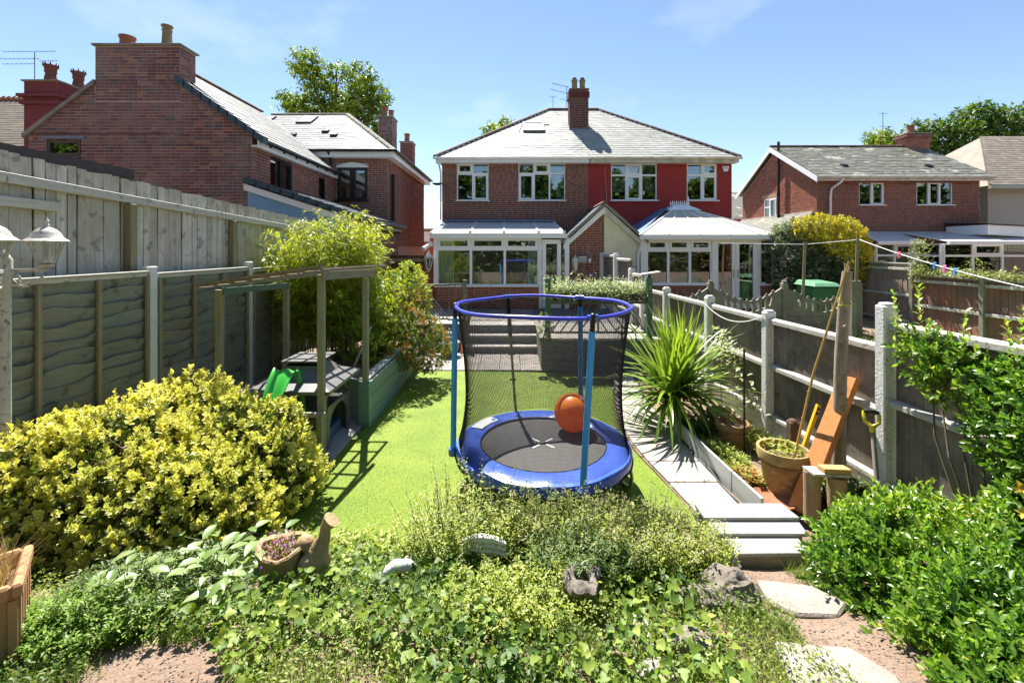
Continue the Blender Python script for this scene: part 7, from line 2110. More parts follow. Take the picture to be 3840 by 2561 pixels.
wing = one("white_shell_ornament", pm("white_stone", (0.72, 0.7, 0.64), (0.62, 0.6, 0.55), rough=0.85, scale=12, bump=0.4), lambda b: [b.tube([(-0.34 + 0.3 * t, 3.02 - 0.04 * t, gz(-0.2, 3.0) + 0.14 + 0.035 * k + 0.03 * math.sin(t * 3)) for t in [j / 8 for j in range(9)]], [0.012 + 0.02 * math.sin(0.3 + 2.6 * j / 8) for j in range(9)], 8) for k in range(3)], None, True)
tag(wing, "white ribbed wing shaped stone among the rockery plants", "ornament")
bz_ = gz(-0.72, 2.84) + 0.03
bow = one("curved_white_ornament", pm("white_stone", (0.72, 0.7, 0.64)), lambda b: b.tube([(-0.84, 2.82, bz_), (-0.82, 2.83, bz_ + 0.07), (-0.75, 2.84, bz_ + 0.115), (-0.67, 2.85, bz_ + 0.12), (-0.6, 2.86, bz_ + 0.08)], [0.025, 0.04, 0.045, 0.035, 0.012], 12), None, True)
tag(bow, "smooth white curved ornament lying in ivy near the stump planter", "ornament")
for (nm, lab_, pts_) in (("stepping_stone", "irregular pink stepping stone on soil path below slab steps", [(1.62, 2.92), (1.95, 2.86), (2.08, 2.72), (1.95, 2.62), (1.7, 2.63), (1.6, 2.72)]), ("stepping_stone", "near stepping stone at bottom right cut by the frame", [(1.38, 2.31), (1.75, 2.27), (1.86, 2.12), (1.8, 1.85), (1.4, 1.85), (1.33, 2.1)])):
    z = max(gz(x, y) for x, y in pts_) + 0.015
    b = MB()
    b.prism([(x, y, z - 0.08) for x, y in pts_], (0, 0, 0.08))
    o = b.build(nm, pm("stepping_stone_pink", (0.36, 0.32, 0.28), (0.29, 0.255, 0.225), rough=0.9, scale=4, dirt=(0.22, 0.16, 0.115), dirt_scale=4, dirt_amt=0.7, bump=0.4), bevel=0.012)
    tag(o, lab_, "stepping stone")
# ------------------------------------------------------------------ plants
M_stem = pm("plant_stem", (0.13, 0.1, 0.055), (0.08, 0.065, 0.04), rough=0.9, scale=12)
M_stem_green = pm("green_stem", (0.14, 0.18, 0.06), (0.1, 0.13, 0.045), rough=0.7, scale=12)

def shell(ells, n, depth=0.0, zmin=-9.0, bump=0.12, freq=6.0):
    """Points on (or below) the outer surface of a union of ellipsoids, with outward normals."""
    ar = np.array([(r[0] * r[1] + r[1] * r[2] + r[0] * r[2]) for c, r in ells])
    out_p, out_n = [], []
    cnt = np.maximum(1, (n * 1.9 * ar / ar.sum())).astype(int)
    for (c, r), k in zip(ells, cnt):
        c, r = np.array(c), np.array(r)
        d = unit(k)
        nn = d / r
        nn /= np.linalg.norm(nn, axis=1, keepdims=True)
        q = 1 + bump * nz3(d, freq, c[0] * 3) - (rng.random(k) * depth if depth else 0)
        p = c + d * r * q[:, None]
        keep = p[:, 2] > zmin
        for (c2, r2) in ells:
            if np.allclose(c, c2):
                continue
            keep &= (((p - np.array(c2)) / np.array(r2)) ** 2).sum(1) > (0.8 - depth)
        out_p.append(p[keep])
        out_n.append(nn[keep])
    p, nn = np.concatenate(out_p), np.concatenate(out_n)
    if len(p) > n:
        i = rng.permutation(len(p))[:n]
        p, nn = p[i], nn[i]
    return p, nn

def rosettes(p, shoot, L, m, spread=0.9, lift=0.55, size=(0.035, 0.055)):
    """m leaves spiralling up a short shoot at every point."""
    N = len(p)
    shoot = shoot / np.linalg.norm(shoot, axis=1, keepdims=True)
    a = np.cross(shoot, np.array([0.31, 0.83, 0.46]))
    a /= np.linalg.norm(a, axis=1, keepdims=True)
    b = np.cross(shoot, a)
    pos, dr, up = [], [], []
    Ls = rng.uniform(L[0], L[1], N)
    for k in range(m):
        t = k / max(1, m - 1)
        an = k * 2.4 + rng.uniform(0, 6.28, N) * 0.15 + np.arange(N)
        rad = a * np.cos(an)[:, None] + b * np.sin(an)[:, None]
        pos.append(p + shoot * (Ls * t)[:, None])
        dr.append(rad * (spread * (1.1 - 0.5 * t)) + shoot * (lift + 0.5 * t) + rng.normal(size=(N, 3)) * 0.18)
        up.append(shoot + rng.normal(size=(N, 3)) * 0.15)
    pos, dr, up = np.concatenate(pos), np.concatenate(dr), np.concatenate(up)
    return pos, dr, up, rng.uniform(size[0], size[1], len(pos))

def plant(name, loc, label, cat="shrub", group=None):
    return empty(name, loc, label, cat, group)

def stems(parent, base, tips, r=0.008, mat=None, name="stem", bend=0.3):
    b = MB()
    for t in tips:
        base_ = Vector(base) + Vector((rnd.uniform(-0.1, 0.1), rnd.uniform(-0.1, 0.1), 0))
        t = Vector(t)
        mid = base_.lerp(t, 0.5) + Vector((rnd.uniform(-1, 1), rnd.uniform(-1, 1), 0.5)) * (t - base_).length * bend * 0.3
        b.tube([base_, mid, t], [r, r * 0.7, r * 0.35], 5, False)
    return b.build(name, mat or M_stem, parent)

# golden euonymus
GE = [((-3.55, 4.0, 0.36), (0.75, 0.85, 0.68)), ((-2.85, 4.45, 0.28), (0.75, 0.7, 0.6)), ((-2.95, 3.6, 0.3), (0.8, 0.45, 0.46)), ((-3.85, 3.42, 0.4), (0.5, 0.6, 0.64)), ((-3.4, 4.65, 0.38), (0.55, 0.45, 0.68)), ((-2.35, 4.2, 0.22), (0.45, 0.5, 0.46)), ((-2.55, 3.75, 0.2), (0.5, 0.4, 0.42))]
ge = plant("golden_shrub", (-3.1, 4.1, 0), "large golden variegated shrub mound left of the lawn", "shrub")
m_gold = leafmat("golden_leaf", [(0.16, 0.27, 0.025), (0.36, 0.42, 0.04), (0.55, 0.56, 0.06), (0.68, 0.65, 0.1), (0.76, 0.72, 0.18)], edge=(0.84, 0.8, 0.3), trans=0.45, rough=0.4, tcol=(1.1, 1.08, 0.6), edge_w=0.62)
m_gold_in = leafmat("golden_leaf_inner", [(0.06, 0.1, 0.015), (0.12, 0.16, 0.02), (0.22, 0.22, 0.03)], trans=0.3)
p, nn = shell(GE, 4800, zmin=0.12, bump=0.26, freq=7)
sh_ = nn * 0.8 + np.array([0, -0.05, 0.75]) + rng.normal(size=nn.shape) * 0.22
pos, dr, up, sz = rosettes(p, sh_, (0.035, 0.1), 11, size=(0.027, 0.048))
base_rv = np.tile(np.clip(0.55 + 0.5 * nz3(p, 2.6, 4.0) + rng.normal(size=len(p)) * 0.12, 0, 1), 11)
low = np.clip((pos[:, 2] - 0.15) / 0.5, 0, 1)
scatter("foliage", m_gold, T_leaf6(0.62, 0.2, 0.12), pos, frames(dr, up), sz, ge, base_rv * 0.8 + 0.2 * rng.random(len(pos)), True)
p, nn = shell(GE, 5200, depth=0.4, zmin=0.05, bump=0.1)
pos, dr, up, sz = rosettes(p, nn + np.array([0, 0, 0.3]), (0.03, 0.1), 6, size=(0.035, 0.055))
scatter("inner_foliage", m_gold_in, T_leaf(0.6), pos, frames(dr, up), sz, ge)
tops = []
for k in range(30):
    (c, r) = GE[rnd.choice([0, 1, 1, 4, 4, 3])]
    a = rnd.uniform(0, 6.28)
    q = np.array(c) + np.array(r) * np.array([0.55 * math.cos(a), 0.55 * math.sin(a), 0.83])
    tops.append(q)
tops = np.array(tops)
tdir = np.stack([rng.normal(size=30) * 0.3, rng.normal(size=30) * 0.3, np.ones(30)], 1)
pos, dr, up, sz = rosettes(tops, tdir, (0.14, 0.26), 34, spread=1.0, lift=0.35, size=(0.03, 0.048))
scatter("top_shoots", m_gold, T_leaf6(0.6, 0.2, 0.1), pos, frames(dr, up), sz, ge, rng.uniform(0.4, 1, len(pos)), True)
stems(ge, (-3.1, 4.1, 0.0), [tuple(q) for q in tops] + [tuple(np.array(c) + np.array([0.3, 0.1, 0.2])) for c, r in GE], 0.014)

# bamboo
bm = plant("bamboo", (-3.15, 7.9, 0.55), "tall yellow green bamboo clump in the raised bed", "bamboo")
m_bam = leafmat("bamboo_leaf", [(0.13, 0.22, 0.02), (0.26, 0.34, 0.03), (0.38, 0.44, 0.045), (0.5, 0.5, 0.08)], trans=0.5, rough=0.4, tcol=(1.25, 1.2, 0.5))
culm = MB()
LP, LD = [], []
for k in range(92):
    bx, by = -3.15 + rnd.gauss(0, 0.42), 7.85 + rnd.gauss(0, 0.42)
    bx = min(max(bx, -4.0), -2.15)
    by = max(by, 6.95 + 0.5 * max(0, -bx - 2.4))
    H = rnd.uniform(1.6, 2.75) * (1.0 - 0.12 * abs(bx + 3.1))
    if k < 5:
        H = rnd.uniform(2.6, 2.95)
        bx = -3.0 + 0.1 * k
    az = rnd.uniform(0, 6.28)
    lean = rnd.uniform(0.1, 0.75) * (0.5 if k < 5 else 1)
    if rnd.random() < 0.3:
        az, lean = math.pi + rnd.uniform(-0.6, 0.3), rnd.uniform(0.5, 1.2)
    P = []
    for j in range(9):
        t = j / 8
        P.append(Vector((bx + math.cos(az) * lean * t ** 2.2, by + math.sin(az) * lean * t ** 2.2 * 0.8, 0.5 + H * (t - 0.12 * lean * t ** 3))))
    culm.cur = rnd.random()
    culm.tube(P, [0.012 - 0.009 * j / 8 for j in range(9)], 5, False)
    for j in range(78):
        t = rnd.uniform(0.16, 1.0) ** 0.8
        i = min(7, int(t * 8))
        q = P[i].lerp(P[i + 1], t * 8 - i)
        a = rnd.uniform(0, 6.28)
        rr0 = rnd.uniform(0.02, 0.34) * (1.15 - 0.6 * t)
        tip = q + Vector((math.cos(a) * rr0, math.sin(a) * rr0, rnd.uniform(-0.05, 0.1)))
        for m_ in range(6):
            aa = a + rnd.gauss(0, 0.8)
            LP.append(tip + Vector((rnd.gauss(0, 0.025), rnd.gauss(0, 0.025), rnd.gauss(0, 0.025))))
            LD.append((math.cos(aa), math.sin(aa), rnd.gauss(-0.25, 0.45)))
culm.build("culm", pm("bamboo_culm", (0.3, 0.28, 0.08), (0.2, 0.2, 0.05), rough=0.5, scale=6, piece=0.2), bm)
LP, LD = np.array([tuple(q) for q in LP]), np.array(LD)
hrel = np.clip((LP[:, 2] - 0.8) / 2.4, 0, 1)
scatter("foliage", m_bam, T_thin(0.17, 0.22), LP, frames(LD, roll=rng.normal(size=len(LP)) * 0.5), rng.uniform(0.07, 0.14, len(LP)), bm, np.clip(0.25 + 0.5 * hrel + rng.normal(size=len(LP)) * 0.18, 0, 1))

def shrub(name, label, ells, n, m, mat, size, tm, base, inner=0.4, spread=0.9, lift=0.4, L=(0.03, 0.1), zmin=0.02, stem_n=14, rvf=None, bump=0.14, mat_in=None, cat="shrub", freq=6.0, depth=0.0):
    o = plant(name, base, label, cat)
    p, nn = shell(ells, n, depth=depth, zmin=zmin, bump=bump, freq=freq)
    pos, dr, up, sz = rosettes(p, nn * 0.8 + np.array([0, 0, 0.5]) + rng.normal(size=nn.shape) * 0.3, L, m, spread, lift, size)
    rv = np.clip(0.5 + 0.4 * np.tile(nz3(p, 2.2, 2.0), m) + rng.normal(size=len(pos)) * 0.2, 0, 1)
    if rvf is not None:
        rv = rvf(pos, rv)
    scatter("foliage", mat, tm, pos, frames(dr, up), sz, o, rv)
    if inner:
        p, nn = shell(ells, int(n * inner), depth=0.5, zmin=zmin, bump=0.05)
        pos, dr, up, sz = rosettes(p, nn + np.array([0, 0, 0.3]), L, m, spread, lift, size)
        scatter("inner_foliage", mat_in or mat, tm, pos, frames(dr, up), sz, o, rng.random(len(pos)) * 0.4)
    tips = [tuple(np.array(c) + np.array(r) * np.array([rnd.uniform(-0.7, 0.7), rnd.uniform(-0.7, 0.7), rnd.uniform(0.1, 0.7)])) for c, r in ells for _ in range(max(2, stem_n // len(ells)))]
    stems(o, base, tips, 0.012)
    return o

m_lime = leafmat("lime_leaf", [(0.1, 0.18, 0.02), (0.2, 0.3, 0.03), (0.34, 0.4, 0.05), (0.5, 0.46, 0.08)], trans=0.4)
m_pieris = leafmat("pieris_leaf", [(0.06, 0.11, 0.015), (0.14, 0.2, 0.03), (0.26, 0.27, 0.05), (0.42, 0.24, 0.06), (0.48, 0.14, 0.05)], trans=0.35)
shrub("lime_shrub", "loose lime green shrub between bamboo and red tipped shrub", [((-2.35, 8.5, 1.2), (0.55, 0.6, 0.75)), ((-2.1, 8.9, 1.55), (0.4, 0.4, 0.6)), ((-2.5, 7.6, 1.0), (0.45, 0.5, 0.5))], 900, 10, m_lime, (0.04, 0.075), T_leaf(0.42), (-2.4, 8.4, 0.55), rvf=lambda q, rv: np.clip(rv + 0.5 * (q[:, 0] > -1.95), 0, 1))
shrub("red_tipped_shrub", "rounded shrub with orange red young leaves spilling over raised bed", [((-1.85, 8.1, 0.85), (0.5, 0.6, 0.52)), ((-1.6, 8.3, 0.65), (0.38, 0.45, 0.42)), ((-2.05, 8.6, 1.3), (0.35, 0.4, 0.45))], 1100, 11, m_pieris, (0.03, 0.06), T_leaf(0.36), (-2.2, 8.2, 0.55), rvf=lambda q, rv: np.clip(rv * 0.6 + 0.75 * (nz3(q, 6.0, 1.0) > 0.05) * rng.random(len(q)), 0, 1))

# spiky cordyline, every blade a leaf of its own
cd = plant("cordyline", (2.32, 6.2, 0.05), "spiky green cordyline clump at the bend of the path", "plant")
one("trunk", M_stem, lambda b: b.lathe([(0.09, 0), (0.08, 0.15), (0.06, 0.4), (0.03, 0.5)], (2.32, 6.2, 0.03), 12), cd, True)
m_cord = leafmat("cordyline_leaf", [(0.06, 0.12, 0.02), (0.13, 0.22, 0.03), (0.24, 0.35, 0.04), (0.38, 0.46, 0.07)], trans=0.38, rough=0.3, spec=0.6)
heads = [(2.32, 6.2, 0.46), (2.18, 6.12, 0.38), (2.46, 6.28, 0.44)]
for k in range(300):
    hx, hy, hz0 = heads[k % 3]
    az = rnd.uniform(0, 6.283)
    e = rnd.random() ** 0.8
    el = R(-12 + 100 * e)
    L = rnd.uniform(0.85, 1.22) * (1.0 + 0.12 * (e > 0.6))
    droop = (1 - e) * rnd.uniform(0.5, 1.15) + 0.06
    w = rnd.uniform(0.042, 0.068)
    V, F = [], []
    P = Vector((hx, hy, hz0 + rnd.uniform(-0.12, 0.12)))
    n = 8
    cur_el = el
    side = Vector((-math.sin(az), math.cos(az), 0))
    for j in range(n + 1):
        t = j / n
        ww = w * (0.55 + 0.9 * t if t < 0.35 else 0.87 * (1 - ((t - 0.35) / 0.65) ** 1.6)) + 0.001
        d_ = Vector((math.cos(az) * math.cos(cur_el), math.sin(az) * math.cos(cur_el), math.sin(cur_el)))
        up_ = side.cross(d_)
        V += [P - side * ww / 2 - up_ * ww * 0.16, P + up_ * 0.0, P + side * ww / 2 - up_ * ww * 0.16]
        P = P + d_ * (L / n)
        if P.z < 0.08:
            P.z = 0.08
        cur_el -= droop * 1.7 / n
    for j in range(n):
        a = 3 * j
        F += [(a, a + 1, a + 4, a + 3), (a + 1, a + 2, a + 5, a + 4)]
    b = MB()
    b.cur = min(1.0, max(0.0, 0.25 + 0.55 * e + rnd.gauss(0, 0.15)))
    b.add(V, F)
    b.build("leaf", m_cord, cd, smooth=True)

# glossy evergreen bush, near right, and the climber on the fence
m_gloss = leafmat("glossy_leaf", [(0.05, 0.13, 0.016), (0.1, 0.21, 0.022), (0.17, 0.3, 0.03), (0.29, 0.42, 0.05), (0.48, 0.5, 0.1)], trans=0.45, rough=0.3, spec=0.7)
m_gloss_y = leafmat("yellowing_leaf", [(0.4, 0.36, 0.06), (0.55, 0.42, 0.06), (0.6, 0.4, 0.08)], trans=0.35, rough=0.35)
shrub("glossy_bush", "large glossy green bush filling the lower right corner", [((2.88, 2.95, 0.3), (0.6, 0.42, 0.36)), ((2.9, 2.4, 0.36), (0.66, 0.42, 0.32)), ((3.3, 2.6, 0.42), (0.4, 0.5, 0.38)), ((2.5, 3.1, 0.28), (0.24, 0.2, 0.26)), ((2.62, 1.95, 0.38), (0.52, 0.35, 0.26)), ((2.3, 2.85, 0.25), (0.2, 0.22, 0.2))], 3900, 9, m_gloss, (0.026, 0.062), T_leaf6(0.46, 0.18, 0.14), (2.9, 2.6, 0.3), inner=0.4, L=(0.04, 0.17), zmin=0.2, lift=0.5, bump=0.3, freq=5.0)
fcl = shrub("fence_climber", "dense green climbing shrub against the near right fence panel", [((3.42, 3.62, 1.62), (0.1, 0.15, 0.16)), ((3.42, 3.4, 1.5), (0.1, 0.16, 0.2)), ((3.44, 3.0, 1.3), (0.14, 0.2, 0.36)), ((3.42, 2.68, 1.3), (0.2, 0.26, 0.42)), ((3.42, 2.62, 0.75), (0.26, 0.32, 0.42))], 900, 9, m_gloss, (0.035, 0.06), T_leaf6(0.5, 0.16, 0.1), (3.3, 3.0, 0.3), inner=0.4, L=(0.05, 0.14), zmin=0.3, lift=0.6)
tp_ = np.array([(3.36, 3.78, 1.75), (3.35, 3.6, 1.85), (3.37, 3.3, 1.65), (3.4, 2.95, 1.75), (3.36, 3.68, 1.6), (3.42, 3.0, 1.7)])
pos, dr, up, sz = rosettes(tp_, np.array([(0, 0.25, 1.0), (0, 0.05, 1), (0, -0.1, 1), (0, -0.1, 1), (-0.3, 0.3, 1), (0, 0.1, 1)]), (0.25, 0.42), 22, size=(0.035, 0.06))
scatter("shoots", m_gloss, T_leaf6(0.45), pos, frames(dr, up), sz, fcl, rng.uniform(0.5, 1, len(pos)), kind="stuff")
ylp = np.array([(3.2, 2.75, 0.98), (3.15, 2.9, 0.75), (3.1, 2.6, 0.9), (3.3, 2.65, 1.15), (2.95, 2.15, 0.85), (2.6, 2.1, 0.75), (2.4, 1.8, 0.7), (2.9, 1.85, 0.85)])
pos, dr, up, sz = rosettes(ylp, rng.normal(size=(8, 3)) + np.array([-0.3, -0.6, 0.5]), (0.05, 0.14), 12, size=(0.04, 0.065))
scatter("yellow_leaves", m_gloss_y, T_leaf6(0.45), pos, frames(dr, up), sz, fcl)

# rockery plants in front of the trampoline
m_herb = leafmat("herb_leaf", [(0.13, 0.2, 0.025), (0.26, 0.33, 0.035), (0.38, 0.43, 0.055), (0.5, 0.5, 0.12)], trans=0.4)
m_herb_d = leafmat("herb_leaf_dark", [(0.05, 0.1, 0.018), (0.1, 0.17, 0.025), (0.2, 0.26, 0.05)], trans=0.35)
m_straw = leafmat("dry_seed_head", [(0.3, 0.26, 0.12), (0.42, 0.36, 0.2), (0.52, 0.46, 0.3)], trans=0.35)
def herb(name, label, c, r, n_stem, leaf=(0.018, 0.035), mat=None, h=(0.25, 0.5), seeds=0.3, cat="plant", per=46, tmpl=None):
    """Clump of upright stems clothed in small leaves, some with dry seed heads."""
    o = plant(name, (c[0], c[1], gz(c[0], c[1])), label, cat)
    sb_ = MB()
    LP, LD, SP_, SD = [], [], [], []
    for k in range(n_stem):
        a, q = rnd.uniform(0, 6.283), math.sqrt(rnd.random())
        bx, by = c[0] + r[0] * q * math.cos(a), c[1] + r[1] * q * math.sin(a)
        bz = gz(bx, by)
        H = rnd.uniform(*h) * (1.15 - 0.45 * q)
        lean = Vector((math.cos(a) * q * 0.35 + rnd.gauss(0, 0.14), math.sin(a) * q * 0.35 + rnd.gauss(0, 0.14), 1)).normalized()
        P0, P1 = Vector((bx, by, bz)), Vector((bx, by, bz)) + lean * H
        mid = P0.lerp(P1, 0.5) + Vector((rnd.gauss(0, 0.02), rnd.gauss(0, 0.02), 0))
        sb_.tube([P0, mid, P1], [0.0035, 0.0028, 0.0015], 3, False)
        for j in range(per):
            t = rnd.uniform(0.1, 1.0)
            pt = (P0.lerp(mid, t * 2) if t < 0.5 else mid.lerp(P1, t * 2 - 1))
            aa = rnd.uniform(0, 6.283)
            off = rnd.uniform(0.003, 0.05) * (1.2 - 0.8 * t)
            LP.append((pt.x + math.cos(aa) * off, pt.y + math.sin(aa) * off, pt.z + rnd.uniform(-0.01, 0.02)))
            LD.append((math.cos(aa), math.sin(aa), rnd.uniform(-0.1, 0.9)))
        if rnd.random() < seeds:
            for j in range(22):
                t = rnd.uniform(0.8, 1.12)
                pt = P0.lerp(P1, t)
                SP_.append((pt.x + rnd.gauss(0, 0.014), pt.y + rnd.gauss(0, 0.014), pt.z))
                SD.append((rnd.gauss(0, 1), rnd.gauss(0, 1), rnd.gauss(0.3, 1)))
    sb_.build("stem", M_stem_green, o)
    LP, LD = np.array(LP), np.array(LD)
    scatter("foliage", mat or m_herb, tmpl or T_leaf(0.42), LP, frames(LD), rng.uniform(leaf[0], leaf[1], len(LP)), o)
    if SP_:
        SP_, SD = np.array(SP_), np.array(SD)
        scatter("seed_head", m_straw, T_thin(0.5, 0.1), SP_, frames(SD), rng.uniform(0.008, 0.018, len(SP_)), o, kind="stuff")
    return o
herb("bushy_herb", "bushy small leaved herb at left in front of the trampoline", (-0.32, 3.3), (0.42, 0.28), 230, h=(0.36, 0.72), mat=m_herb)
herb("seeding_herb", "pale seeding herb below the front trampoline pole", (0.42, 3.22), (0.4, 0.26), 190, h=(0.3, 0.58), seeds=0.6)
herb("dry_seed_clump", "dry straw coloured seed clump at right front of the trampoline", (0.98, 3.14), (0.34, 0.28), 190, h=(0.28, 0.56), seeds=0.9)
herb("grey_green_clump", "grey green clump above the hollow stump pot", (0.5, 2.88), (0.3, 0.16), 120, h=(0.2, 0.42), mat=m_herb_d, seeds=0.1, leaf=(0.03, 0.05), tmpl=T_thin(0.2, 0.2))
herb("wallflower_clump", "leafy clump on the bank left of the slab steps", (1.32, 3.3), (0.26, 0.24), 120, h=(0.18, 0.4), seeds=0.4)
herb("vetch_clump", "feathery dark green clump beside the square clay planter", (-2.25, 2.72), (0.42, 0.34), 170, h=(0.14, 0.34), mat=m_herb_d, seeds=0.05)
herb("bright_weed_clump", "bright green weeds in the lower left corner", (-2.38, 2.42), (0.36, 0.2), 190, h=(0.1, 0.24), mat=leafmat("bright_weed_leaf", [(0.1, 0.2, 0.02), (0.17, 0.3, 0.03), (0.27, 0.4, 0.05)], trans=0.4), seeds=0.0)
herb("fine_herb", "fine leaved herb spilling down bank below the white shell ornament", (0.05, 2.62), (0.45, 0.3), 200, h=(0.1, 0.24), seeds=0.05)

# ground cover: ivy, weeds, grass
def on_ground(n, x0, x1, y0, y1, keep=None):
    out = []
    while len(out) < n:
        x, y = rng.uniform(x0, x1), rng.uniform(y0, y1)
        if keep is None or keep(x, y):
            out.append((x, y, gz(x, y)))
    return np.array(out)
def on_path(x, y):
    """The bare trodden soil on the right, and the worn patch at lower left."""
    d = abs(x - (1.78 - 0.12 * math.sin(y * 2.2))) + 0.05 * math.sin(x * 17) * math.sin(y * 13)
    bare_l = ((x + 1.72 + 0.35 * (y - 2.0)) / 0.38) ** 2 + ((y - 1.98) / 0.36) ** 2 + 0.3 * math.sin(x * 11) * math.sin(y * 13)
    return (d < 0.3 and y < 3.4) or bare_l < 1.0
def cover(x, y):
    if in_poly(x, y, LAWN) or on_path(x, y) or y > 4.2:
        return False
    if x > 2.15 or (x > 1.6 and y > 3.2):
        return False
    return True
m_ivy = leafmat("ivy_leaf", [(0.04, 0.095, 0.015), (0.09, 0.16, 0.025), (0.15, 0.24, 0.03), (0.26, 0.34, 0.05), (0.36, 0.42, 0.09)], trans=0.32, rough=0.5, spec=0.3)
P = on_ground(5600, -1.9, 1.1, 1.7, 3.5, lambda x, y: cover(x, y) and math.sin(x * 3.1 + 1) * math.sin(y * 4.3 + x) > -0.45)
nrm_ = rng.normal(size=(len(P), 3)) * 0.55
P[:, 2] += rng.random(len(P)) ** 1.5 * 0.16 + 0.015
an = rng.uniform(0, 6.283, len(P))
d_ = np.stack([np.cos(an), np.sin(an) - 0.35, rng.normal(size=len(P)) * 0.35 - 0.1], 1)
iv = scatter("ivy_ground_cover", m_ivy, T_ivy(), P, frames(d_, np.array([0, -0.25, 1.0]) + nrm_), rng.uniform(0.026, 0.06, len(P)), None, np.clip(0.45 + 0.35 * nz3(P, 3.0, 1.0) + rng.normal(size=len(P)) * 0.22, 0, 1))
tag(iv, "ivy carpeting the rockery bank in the foreground", "ivy", kind="stuff")
P = on_ground(60000, -3.6, 2.0, 1.55, 3.9, cover)
P[:, 2] += rng.random(len(P)) ** 1.6 * 0.13
an = rng.uniform(0, 6.283, len(P))
d_ = np.stack([np.cos(an), np.sin(an), rng.uniform(-0.2, 1.2, len(P))], 1)
wd = scatter("low_weeds", leafmat("weed_leaf", [(0.06, 0.12, 0.015), (0.14, 0.21, 0.025), (0.25, 0.31, 0.04), (0.38, 0.4, 0.08)], trans=0.4), T_leaf(0.45), P, frames(d_), rng.uniform(0.012, 0.032, len(P)), None, np.clip(0.45 + 0.45 * nz3(P, 2.1, 5.0) + rng.normal(size=len(P)) * 0.2, 0, 1))
tag(wd, "low mixed weeds covering the foreground bank", "weeds", kind="stuff")
m_grass = leafmat("grass_blade", [(0.07, 0.15, 0.02), (0.15, 0.24, 0.035), (0.28, 0.34, 0.08), (0.46, 0.42, 0.2)], trans=0.35, rough=0.45)
def tufty(x, y):
    if in_poly(x, y, LAWN) or x > 2.35 or y > 4.0:
        return False
    if x > 1.62 and 3.28 < y:
        return False
    pth = on_path(x, y)
    n_ = math.sin(x * 9 + 2 * math.sin(y * 5)) * math.sin(y * 11 + x * 3)
    if pth:
        return n_ > 0.72 and rng.random() < 0.35
    edge = abs(abs(x - 1.78) - 0.38) < 0.2 or y < 2.2
    return n_ > (-0.5 if edge else 0.45)
P = on_ground(26000, -2.6, 2.35, 1.5, 3.7, tufty)
P[:, 2] -= 0.005
an = rng.uniform(0, 6.283, len(P))
d_ = np.stack([np.cos(an), np.sin(an), rng.normal(size=len(P)) * 0.1], 1)
gr = scatter("rough_grass", m_grass, T_blade(0.05, 0.5), P, frames(d_), rng.uniform(0.035, 0.11, len(P)), None, np.clip(0.4 + 0.4 * nz3(P, 2.5, 2.0) + rng.normal(size=len(P)) * 0.2, 0, 1))
tag(gr, "rough grass tufts along the soil path and bank", "grass", kind="stuff")
# loose pebbles on the trodden soil
P = on_ground(1500, 1.35, 2.2, 1.5, 3.35, lambda x, y: on_path(x, y))
P2 = on_ground(500, -2.3, -1.4, 1.55, 2.4, lambda x, y: on_path(x, y))
P = np.concatenate([P, P2])
T_peb = (np.array([(1, 0, 0), (-0.8, 0.1, 0), (0, 0.8, 0.1), (0.1, -0.7, 0), (0, 0, 0.5), (0, 0, -0.5)], float), np.array([(0, 2, 4), (2, 1, 4), (1, 3, 4), (3, 0, 4), (2, 0, 5), (1, 2, 5), (3, 1, 5), (0, 3, 5)]), np.zeros(6))
pb = scatter("pebbles", leafmat("pebble", [(0.1, 0.08, 0.065), (0.2, 0.16, 0.13), (0.32, 0.27, 0.23)], trans=0.0, rough=0.9), T_peb, P, frames(unit(len(P)) * np.array([1, 1, 0.1])), rng.uniform(0.002, 0.011, len(P)), None)
tag(pb, "small pebbles and crumbs strewn on bare soil path", "pebbles", kind="stuff")
# crumbs on the turf, moss and seedlings in the paving joints
P = []
while len(P) < 420:
    x, y = rng.uniform(-2.1, 1.8), rng.uniform(3.6, 8.8)
    if in_poly(x, y, LAWN):
        P.append((x, y, 0.03))
P = np.array(P)
lt = scatter("leaf_litter", leafmat("litter", [(0.06, 0.045, 0.02), (0.14, 0.1, 0.04), (0.24, 0.2, 0.07)], trans=0.1, rough=0.9), T_leaf(0.6), P, frames(unit(len(P)) * np.array([1, 1, 0.25])), rng.uniform(0.006, 0.018, len(P)), None)
tag(lt, "crumbs of leaf litter scattered over the turf", "leaf litter", kind="stuff")
P = []
for k in range(900):
    y = rnd.choice(ye[1:]) + rnd.gauss(0, 0.006) if rnd.random() < 0.5 else rnd.uniform(4.2, 8.0)
    x = rnd.uniform(1.7, 2.2) if abs(y - min(ye, key=lambda q: abs(q - y))) < 0.02 else (2.2 + rnd.gauss(0, 0.012) if rnd.random() < 0.6 else lx(y) + rnd.gauss(-0.02, 0.012))
    if math.sin(x * 23 + y * 7) * math.sin(y * 9) > 0.1:
        P.append((x, y, 0.03 + 0.012 * rnd.random()))
P = np.array(P)
jm = scatter("joint_moss", leafmat("moss", [(0.05, 0.08, 0.015), (0.1, 0.14, 0.025), (0.17, 0.2, 0.05)], trans=0.2, rough=0.9), T_leaf(0.7), P, frames(unit(len(P)) + np.array([0, 0, 0.5])), rng.uniform(0.006, 0.022, len(P)), None)
tag(jm, "moss and seedlings in the joints of the garden path", "moss", kind="stuff")
